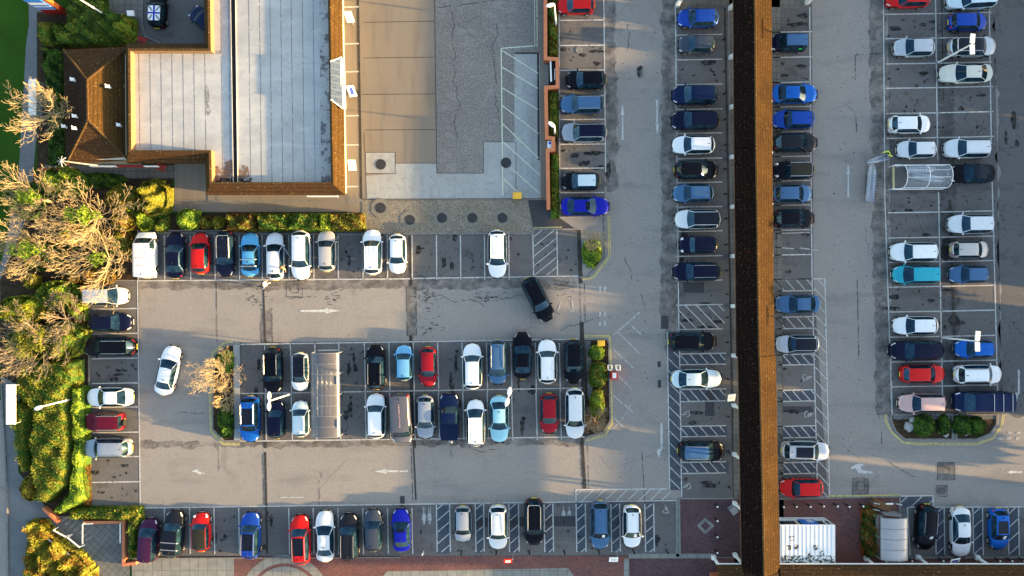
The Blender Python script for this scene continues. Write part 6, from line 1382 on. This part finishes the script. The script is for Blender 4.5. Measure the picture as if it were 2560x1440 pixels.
# hedge above the top row
for i, (x0, x1, h, mt, lb) in enumerate(((437, 492, 2.2, ['lf_lime', 'lf_green'], 'lime green spiky shrub above the navy saloon'), (492, 530, 1.2, ['lf_brown', 'lf_olive'], 'brownish shrub next to the lime green one'), (528, 556, 1.5, ['lf_gold', 'lf_olive'], 'small yellowish shrub above the black glass-roofed car'),
     (566, 636, 1.5, ['lf_olive', 'lf_brown'], 'olive clipped hedge block above the sky blue saloon'), (644, 722, 1.5, ['lf_green', 'lf_dark', 'lf_olive'], 'dark green clipped hedge block above the open-doored car'), (720, 798, 1.4, ['lf_olive', 'lf_green'], 'olive green clipped hedge block above the large white car'),
     (798, 824, 1.6, ['lf_gold', 'lf_lime'], 'small bright yellow block in the clipped hedge'), (826, 910, 1.4, ['lf_brown', 'lf_olive'], 'reddish brown clipped hedge block at the gravel end'))):
    y0, y1 = (520, 572) if i == 0 else (540, 570) if i < 3 else (533, 577)
    mass('clipped_hedge' if i > 2 else 'shrub', lb, 'hedge' if i > 2 else 'shrub', [(x0, y0), (x1, y0), (x1+1, y1), (x0, y1)] if i > 2 else ell((x0+x1)/2, (y0+y1)/2, (x1-x0)/2, (y1-y0)/2), h, mt, .3 if i > 2 else .6, 260, .10, .3, 40+i)
# hedge strip beside the brick wall
mass('hedge_strip', 'green hedge strip from the upper edge down to the larger alcove', 'hedge', [(1371, -60), (1394, -60), (1394, 140), (1371, 138)], .9, ['lf_green', 'lf_olive', 'lf_brown'], .2, 220, .09, .5, 51)
mass('hedge_strip', 'grassy green strip between the two brick alcoves', 'hedge', [(1372, 228), (1396, 228), (1396, 340), (1374, 340)], .7, ['lf_green', 'lf_olive'], .2, 220, .09, .4, 52)
mass('hedge_strip', 'grassy green strip from the smaller alcove to the wall end', 'hedge', [(1378, 384), (1397, 384), (1398, 548), (1384, 540), (1376, 500)], .7, ['lf_green', 'lf_olive'], .2, 220, .09, .4, 53)
bush(1385, 330, 9, 10, 1.0, ['lf_orange', 'lf_redtip'], 'red and orange tuft beside the short lamp post', dens=300, leaf=.10)
# planters
bush(1480, 632, 24, 36, 1.0, ['lf_green', 'lf_lime'], 'green bush under the small pale twiggy tree', dens=240, leaf=.11)
bush(1492, 882, 20, 18, .9, ['lf_lime', 'lf_green'], 'lime green bush nearest the yellow bin in the long planter', dens=260, leaf=.10)
bush(1496, 937, 25, 34, 1.1, ['lf_green', 'lf_redtip', 'lf_olive'], 'clipped bush with red tips in the long planter', dens=260, leaf=.10)
bush(1494, 1010, 18, 36, 1.0, ['lf_lime', 'lf_olive'], 'loose green bush at the lower end of the long planter', dens=240, leaf=.10)
bush(560, 905, 22, 28, .9, ['lf_lime', 'lf_green'], 'green bush below the bare planter tree', dens=220, leaf=.11)
bush(562, 1055, 20, 44, 1.0, ['lf_dark', 'lf_green'], 'dark green bush in the lower half of the curved planter', dens=220, leaf=.11)
bush(2316, 1066, 27, 27, 1.3, ['lf_dark', 'lf_green'], 'round dark green clipped bush beside the boulders', dens=260, leaf=.09)
bush(2365, 1064, 13, 26, 1.2, ['lf_green', 'lf_dark'], 'narrow upright bush at the planter gap', dens=260, leaf=.09)
bush(2412, 1066, 22, 26, 1.3, ['lf_dark', 'lf_green'], 'round clipped bush with a white stone in front', dens=260, leaf=.09); bush(2446, 1068, 22, 24, 1.3, ['lf_green', 'lf_dark'], 'round clipped bush nearest the outer end of the planter', dens=260, leaf=.09)
p = P(2180, 1325); fd = empty('flower_display', (p.x, p.y, 0), 'tiered rack of mixed potted flowers beside the milky canopy', 'flower rack')
mb = MB()
for i in range(4): mb.box((-.4+i*.28, -.3, .2+i*.25), (.28, 4.1, .05))
for y in (-2.2, 0, 1.7): mb.bar((-.55, y, .1), (.6, y, 1.15), .05)
mb.build('stand', 'grey', fd)
me = mass('potted_flowers', None, None, [(2164, 1268), (2190, 1272), (2196, 1330), (2196, 1395), (2168, 1395), (2158, 1350), (2160, 1320)], 1.3, ['lf_mix', 'lf_green', 'lf_dark'], .35, 260, .10, .5, 61, core=True)
me.parent = fd; me.location = (me.location.x-p.x, me.location.y-p.y, 0)

# ---------------------------------------------------------------- trees
def branches(seed, H, R, levels=4, r0=.12, nlimb=7, twig=.028, droop=0.0, low=.3):
    r = random.Random(seed); mb = MB(); trunk = MB()
    th = H*low; trunk.tube([(0, 0, -.05), (.05, .03, th*.5), (0, 0, th)], [r0*1.5, r0*1.15, r0], 8)
    def grow_(p, d, L, rad, lev):
        n = (1, 2, 3, 5, 5, 5)[lev]; pts = [p]; q = Vector(p); dd = Vector(d); bend = Vector((r.uniform(-.12, .12), r.uniform(-.12, .12), r.uniform(.02, .14)))
        for i in range(n):
            dd = (dd+bend*(3/n)+Vector((r.uniform(-.1, .1), r.uniform(-.1, .1), r.uniform(-.06, .06)))).normalized(); q = q+dd*L/n; pts.append(q.copy())
        rr_ = [max(twig, rad*(1-.6*i/n)) for i in range(n+1)]; rr_[-1] = max(twig*.7, rad*.35)
        mb.tube(pts, rr_, 4 if lev > 2 else 3, cap=False)
        if lev <= 0: return
        k = (0, 3, 4, 7, 7, 7)[lev]
        for i in range(k):
            t = min(.98, .22+.76*(i+r.uniform(.1, .9))/k); j = min(n-1, int(t*n)); base = pts[j].lerp(pts[j+1], t*n-j)
            loc = (pts[j+1]-pts[j]).normalized(); side = loc.cross(Vector((0, 0, 1)))
            if side.length < .1: side = Vector((1, 0, 0))
            side = side.normalized()*(1 if (i+lev) % 2 else -1); nd = (loc*math.cos(.62)+(side+Vector((0, 0, r.uniform(-.5, .8)))).normalized()*math.sin(r.uniform(.4, .8))).normalized()
            grow_(base, nd, L*r.uniform(.38, .60)*(1.15-.4*t), rad*.55, lev-1)
    for i in range(nlimb):
        a = 2*math.pi*i/nlimb+r.uniform(-.25, .25); up_ = r.choice((.15, .35, .6, 1.0, 1.6))*r.uniform(.8, 1.2); d = Vector((math.cos(a), math.sin(a), up_)).normalized()
        grow_(Vector((0, 0, th*r.uniform(.75, 1))), d, R*.92*r.uniform(.75, 1.12), r0*.40, min(levels, 4)-1)
    return trunk, mb
def baretree(cx, cy, H, R, label, seed, bark='bark', ivy=None, ivm='lf_lime', lean=(0, 0), levels=4, nlimb=12, twig=.015, r0=.12, name='bare_tree'):
    p = P(cx, cy, H*.8); root = empty(name, (p.x, p.y, 0), label, 'tree', None); root.rotation_euler.z = seed
    tr, cr_ = branches(seed, H, R, levels, r0, nlimb, twig)
    if lean != (0, 0):
        for m_ in (tr, cr_): m_.v = [(x+lean[0]*max(0, z)/H, y+lean[1]*max(0, z)/H, z) for x, y, z in m_.v]
        root.rotation_euler.z = 0
    tr.build('trunk', bark, root); cr_.build('crown', bark, root)
    if ivy:
        r = np.random.default_rng(seed); n = ivy[3]; u = r.normal(size=(n, 3)); u /= np.linalg.norm(u, axis=1, keepdims=True); rad = r.uniform(.35, 1.0, n)**.5
        c = u*rad[:, None]*np.array([ivy[0], ivy[1], ivy[2]])*(1+.35*np.sin(u[:, :1]*7+seed)); c[:, 2] += H*.62
        nn = u+r.normal(size=(n, 3))*.7; nn /= np.linalg.norm(nn, axis=1, keepdims=True)
        V = leafquads(c, nn, np.full(n, .13), r).reshape(-1, 3); o = link('ivy', mesh_np('ivy', V, np.arange(len(V)).reshape(-1, 4), [M[ivm]]), root); o.rotation_euler.z = -seed
    return root
baretree(72, 262, 7.0, 3.7, 'bare pale tree standing over the white shelter on the footpath', 11, levels=5, nlimb=11, twig=.013)
baretree(52, 490, 6.0, 3.9, 'bare tree with lime ivy at the bend of the footpath', 12, ivy=(1.3, .7, .6, 520), nlimb=10, levels=5)
baretree(185, 535, 7.0, 4.5, 'largest bare tree with bright lime ivy below the post fence', 13, ivy=(1.5, .8, .6, 750), nlimb=10, levels=5)
baretree(45, 622, 6.2, 3.8, 'bare tree with ivy west of the orange undergrowth', 14, ivy=(1.4, .8, .6, 560), nlimb=10, levels=5)
baretree(225, 645, 6.5, 4.3, 'bare spreading tree reaching over the silver people carrier', 15, ivy=(.8, .7, .5, 260), nlimb=10, levels=5)
baretree(60, 850, 4.6, 3.6, 'grey twiggy tree growing out of the olive shrub', 16, bark='bark_grey', ivy=(1.6, 1.3, .8, 1100), ivm='lf_olive', nlimb=11, levels=5)
baretree(130, 800, 4.4, 2.6, 'thin grey twiggy tree beside the navy car', 17, bark='bark_grey', nlimb=9, levels=5)
baretree(20, 910, 4.0, 1.9, 'small grey twiggy tree overhanging the road edge', 18, bark='bark_grey', nlimb=9, levels=5)
baretree(528, 938, 4.6, 2.5, 'bare pale tree leaning out of the curved planter', 19, nlimb=13, levels=5, twig=.012, r0=.09)
baretree(552, 1003, 2.6, 1.3, 'small bare stump sprouting twigs below the planter tree', 20, nlimb=9, levels=5, twig=.012, r0=.07)
baretree(1483, 600, 2.6, 1.5, 'small pale twiggy tree in the corner planter', 21, nlimb=10, levels=5, twig=.012, r0=.06)
baretree(1488, 1052, 1.5, 1.5, 'low bare bush of curling twigs at the tip of the long planter', 22, nlimb=11, levels=5, twig=.012, r0=.05, bark='bark_grey')
# unseen trees and terraced houses, added beyond the east edge to block the low sun
def addedtree(px, py, H, R, label, seed):
    p = P(px, py); root = empty('added_shade_tree', (p.x, p.y, 0), label, 'tree', 'added shade trees beyond the east edge')
    tr, _ = branches(seed, H, 1.0, 1, .2, 1); tr.build('trunk', 'bark_grey', root)
    r = np.random.default_rng(seed); n = 3200; u = r.normal(size=(n, 3)); u /= np.linalg.norm(u, axis=1, keepdims=True)
    c = u*(r.uniform(.55, 1, n)[:, None])*np.array([R, R, H*.38])*(1+.25*np.sin(u*5+seed).sum(1)[:, None]/3); c[:, 2] += H*.6
    nn = u+r.normal(size=(n, 3))*.7; nn /= np.linalg.norm(nn, axis=1, keepdims=True); V = leafquads(c, nn, np.full(n, .32), r).reshape(-1, 3)
    link('crown', mesh_np('crown', V, np.arange(len(V)).reshape(-1, 4), [M['lf_dark']]), root)
for i, (y, h, rr2) in enumerate(ADDED_TREES): addedtree(2830+(i % 3)*40, y, h, rr2, 'unseen leafy tree added beyond the east edge to shade the lot', 70+i)
for i, (y0, y1, h) in enumerate(ADDED_HOUSES):
    a, b = P(2900, y0), P(3080, y1); cx, cy = (a.x+b.x)/2, (a.y+b.y)/2; W2, L2 = b.x-a.x, a.y-b.y; hr = h-2.0
    r = empty('added_shade_house', (cx, cy, 0), 'unseen brick house added beyond the east edge to shade the lot', 'house', 'houses beyond the east edge'); mb = MB(); mb.box((0, 0, hr/2), (W2, L2, hr)); mb.build('wall', 'brickwall', r)
    mb = MB(); mb.add([(-W2/2-.3, -L2/2-.2, hr), (W2/2+.3, -L2/2-.2, hr), (W2/2+.3, L2/2+.2, hr), (-W2/2-.3, L2/2+.2, hr), (0, -L2/2-.2, h), (0, L2/2+.2, h)], [(0, 4, 5, 3), (4, 1, 2, 5), (0, 1, 4), (3, 5, 2), (3, 2, 1, 0)]); mb.build('roof', 'tile_dark', r)

# ---------------------------------------------------------------- people
def skin_mesh(pts, edges, rads, sub=1):
    me = bpy.data.meshes.new('figure'); me.from_pydata([tuple(p) for p in pts], edges, []); o = bpy.data.objects.new('tmp', me); C.objects.link(o)
    sk = o.modifiers.new('s', 'SKIN'); ss = o.modifiers.new('u', 'SUBSURF'); ss.levels = sub; ss.render_levels = sub
    for i, v in enumerate(me.skin_vertices[0].data): v.radius = (rads[i], rads[i]) if not isinstance(rads[i], tuple) else rads[i]; v.use_root = (i == 0)
    dg = bpy.context.evaluated_depsgraph_get(); new = bpy.data.meshes.new_from_object(o.evaluated_get(dg)); bpy.data.objects.remove(o); new.materials.clear()
    new.polygons.foreach_set('use_smooth', [True]*len(new.polygons)); return new
def person(px, py, head_deg, label, top, trousers, hair, arms, lean=0.0, stride=.25, hairlen=0, z=0.0, bag=None):
    p = P(px, py, .9); r = empty('person', (p.x, p.y, z), label, 'person', None, math.radians(head_deg)); ln = math.tan(lean)
    f = lambda x, y, h: Vector((x+max(0, h-.9)*ln, y, h))
    hip = Vector((0, 0, .92)); J = [hip, f(0, 0, 1.12), f(0, 0, 1.36), f(.01, 0, 1.50), f(.03, 0, 1.60)]
    E = [(0, 1), (1, 2), (2, 3), (3, 4)]; Rr = [.13, (.15, .11), (.16, .11), .055, .07]
    J.append(f(.04, 0, 1.70)); E.append((4, 5)); Rr.append(.085)
    tE = [(0, 1), (1, 2)]; 
    for s, (el, ha) in zip((-1, 1), arms):
        k = len(J); sh = f(0, s*.19, 1.40); J += [sh, sh+Vector(el), sh+Vector(ha)]; Rr += [.06, .045, .032]; E += [(2, k), (k, k+1), (k+1, k+2)]
        hd = (Vector(ha)-Vector(el)).normalized(); side = hd.cross(Vector((0, 0, 1))); side = side.normalized() if side.length > .1 else Vector((0, 1, 0))
        J.append(J[k+2]+hd*.07); Rr.append((.036, .018)); E.append((k+2, k+3)); pm = k+3
        for fi in range(4):
            q = len(J); off = side*(fi-1.5)*.021; ll = (.062, .074, .070, .055)[fi]; J += [J[pm]+off+hd*.02, J[pm]+off+hd*(.02+ll*.6)+Vector((0, 0, -.008)), J[pm]+off+hd*(.02+ll)+Vector((0, 0, -.024))]; Rr += [.009, .0085, .0075]; E += [(pm, q), (q, q+1), (q+1, q+2)]
        q = len(J); J += [J[k+2]+side*.04*s+hd*.04, J[k+2]+side*.06*s+hd*.08]; Rr += [.011, .009]; E += [(k+2, q), (q, q+1)]
    legs = []
    for s in (-1, 1):
        k = len(J); fx = s*stride; J += [Vector((.0, s*.09, .86)), Vector((fx*.55+.05, s*.10, .48)), Vector((fx, s*.10, .08)), Vector((fx+.16, s*.11, .045))]; Rr += [.085, .06, .042, (.045, .035)]; E += [(0, k), (k, k+1), (k+1, k+2), (k+2, k+3)]; legs.append(k)
    bodym = skin_mesh(J, E, Rr, 1); bodym.materials.append(M['skin']); bo = link('body', bodym, r)
    tm = skin_mesh([hip+Vector((0, 0, -.02)), J[1], J[2], f(.0, 0, 1.45)]+[q for k0 in (6, 6+3+1+12+2) for q in (J[k0], J[k0+1], J[k0+1].lerp(J[k0+2], .85))], [(0, 1), (1, 2), (2, 3), (2, 4), (4, 5), (5, 6), (2, 7), (7, 8), (8, 9)], [.165, (.18, .14), (.19, .145), .09, .085, .066, .05, .085, .066, .05], 1)
    tm.materials.append(top); link('jacket', tm, r)
    lk = legs; pm2 = skin_mesh([Vector((0, 0, .95))]+[q for k0 in lk for q in (J[k0], J[k0+1], J[k0+2]+Vector((0, 0, .05)))], [(0, 1), (1, 2), (2, 3), (0, 4), (4, 5), (5, 6)], [.15, .11, .08, .06, .11, .08, .06], 1)
    pm2.materials.append(trousers); link('trousers', pm2, r)
    for k0 in lk:
        mb = MB(); q = J[k0+2]; mb.tube([q+Vector((-.07, 0, -.03)), q+Vector((.03, 0, -.02)), q+Vector((.2, 0, -.04))], [.045, .055, .035], 8); mb.build('shoe', 'black', r)
    hc_ = f(.04, 0, 1.70); mb = MB(); n = 10
    import bmesh
    bm = bmesh.new(); bmesh.ops.create_uvsphere(bm, u_segments=14, v_segments=9, radius=.108)
    for v in bm.verts:
        v.co.z = v.co.z*1.08+.02; v.co.x -= .022
        if v.co.z < -.02 and v.co.x > -.02: v.co *= .8
        if hairlen and v.co.z < -.03 and v.co.x < .0: v.co.z -= hairlen*.6; v.co.x -= .03
    hm = bpy.data.meshes.new('hair'); bm.to_mesh(hm); bm.free(); hm.materials.append(hair); ho = link('hair', hm, r); ho.location = hc_
    fm_ = MB(); fm_.tube([hc_+Vector((.075, 0, -.01)), hc_+Vector((.112, 0, -.035))], [.014, .018], 6)
    for s in (-1, 1): fm_.tube([hc_+Vector((.0, s*.085, -.01)), hc_+Vector((.0, s*.1, -.01))], [.025, .02], 6)
    fm_.build('nose_and_ears', 'skin', bo)
    em = MB()
    for s in (-1, 1): em.tube([hc_+Vector((.075, s*.032, .0)), hc_+Vector((.086, s*.032, .0))], .011, 6)
    em.build('eyes', 'black', bo); mm = MB(); mm.tube([hc_+Vector((.08, -.025, -.062)), hc_+Vector((.082, .025, -.062))], .007, 5); mm.build('mouth', 'redside', bo)
    return r
hv = layered('high_visibility_yellow', (.62, .85, .04), [(N, 6, dict(lo=.45, hi=.6, amt=.4), (.5, .72, .05)), ('wave', 1.6, dict(lo=.1, hi=0, amt=.7, dir='Z'), (.7, .75, .7))], rough=.7)
dk = layered('dark_trousers', (.02, .022, .03), [(N, 6, dict(lo=.4, hi=.6, amt=.5), (.035, .037, .045))]); brn = layered('brown_hair', (.10, .045, .02), [(N, 12, dict(lo=.4, hi=.6, amt=.6), (.18, .08, .03))], rough=.6)
blk = layered('dark_hair', (.02, .016, .012), [(N, 12, dict(lo=.4, hi=.6, amt=.6), (.05, .035, .025))], rough=.6)
gw = layered('pale_grey_jacket', (.42, .46, .50), [(N, 5, dict(lo=.4, hi=.6, amt=.6), (.3, .34, .4))]); pk_ = layered('pale_pink_trousers', (.55, .42, .38), [(N, 5, dict(lo=.4, hi=.6, amt=.5), (.42, .32, .3))]); bg = layered('beige_coat', (.45, .34, .20), [(N, 5, dict(lo=.4, hi=.6, amt=.5), (.34, .25, .14))])
person(2222, 384, 195, 'worker in a bright yellow jacket pushing a short stack of trolleys', hv, dk, blk, (((.12, -.06, -.22), (.42, -.02, -.34)), ((-.25, .14, -.10), (-.42, .10, -.30))), lean=.5, stride=.28)
person(664, 712, 200, 'walker in a pale grey jacket crossing behind the open-doored car', gw, pk_, blk, (((-.1, -.08, -.26), (-.28, -.1, -.46)), ((.12, .08, -.24), (.36, .12, -.38))), lean=.12, stride=.30)
person(708, 668, 250, 'driver with brown hair in a beige coat standing inside the open car door', bg, dk, brn, (((.05, -.12, -.25), (.25, -.2, -.32)), ((.05, .12, -.25), (.22, .18, -.35))), lean=.1, stride=.08, hairlen=.14)
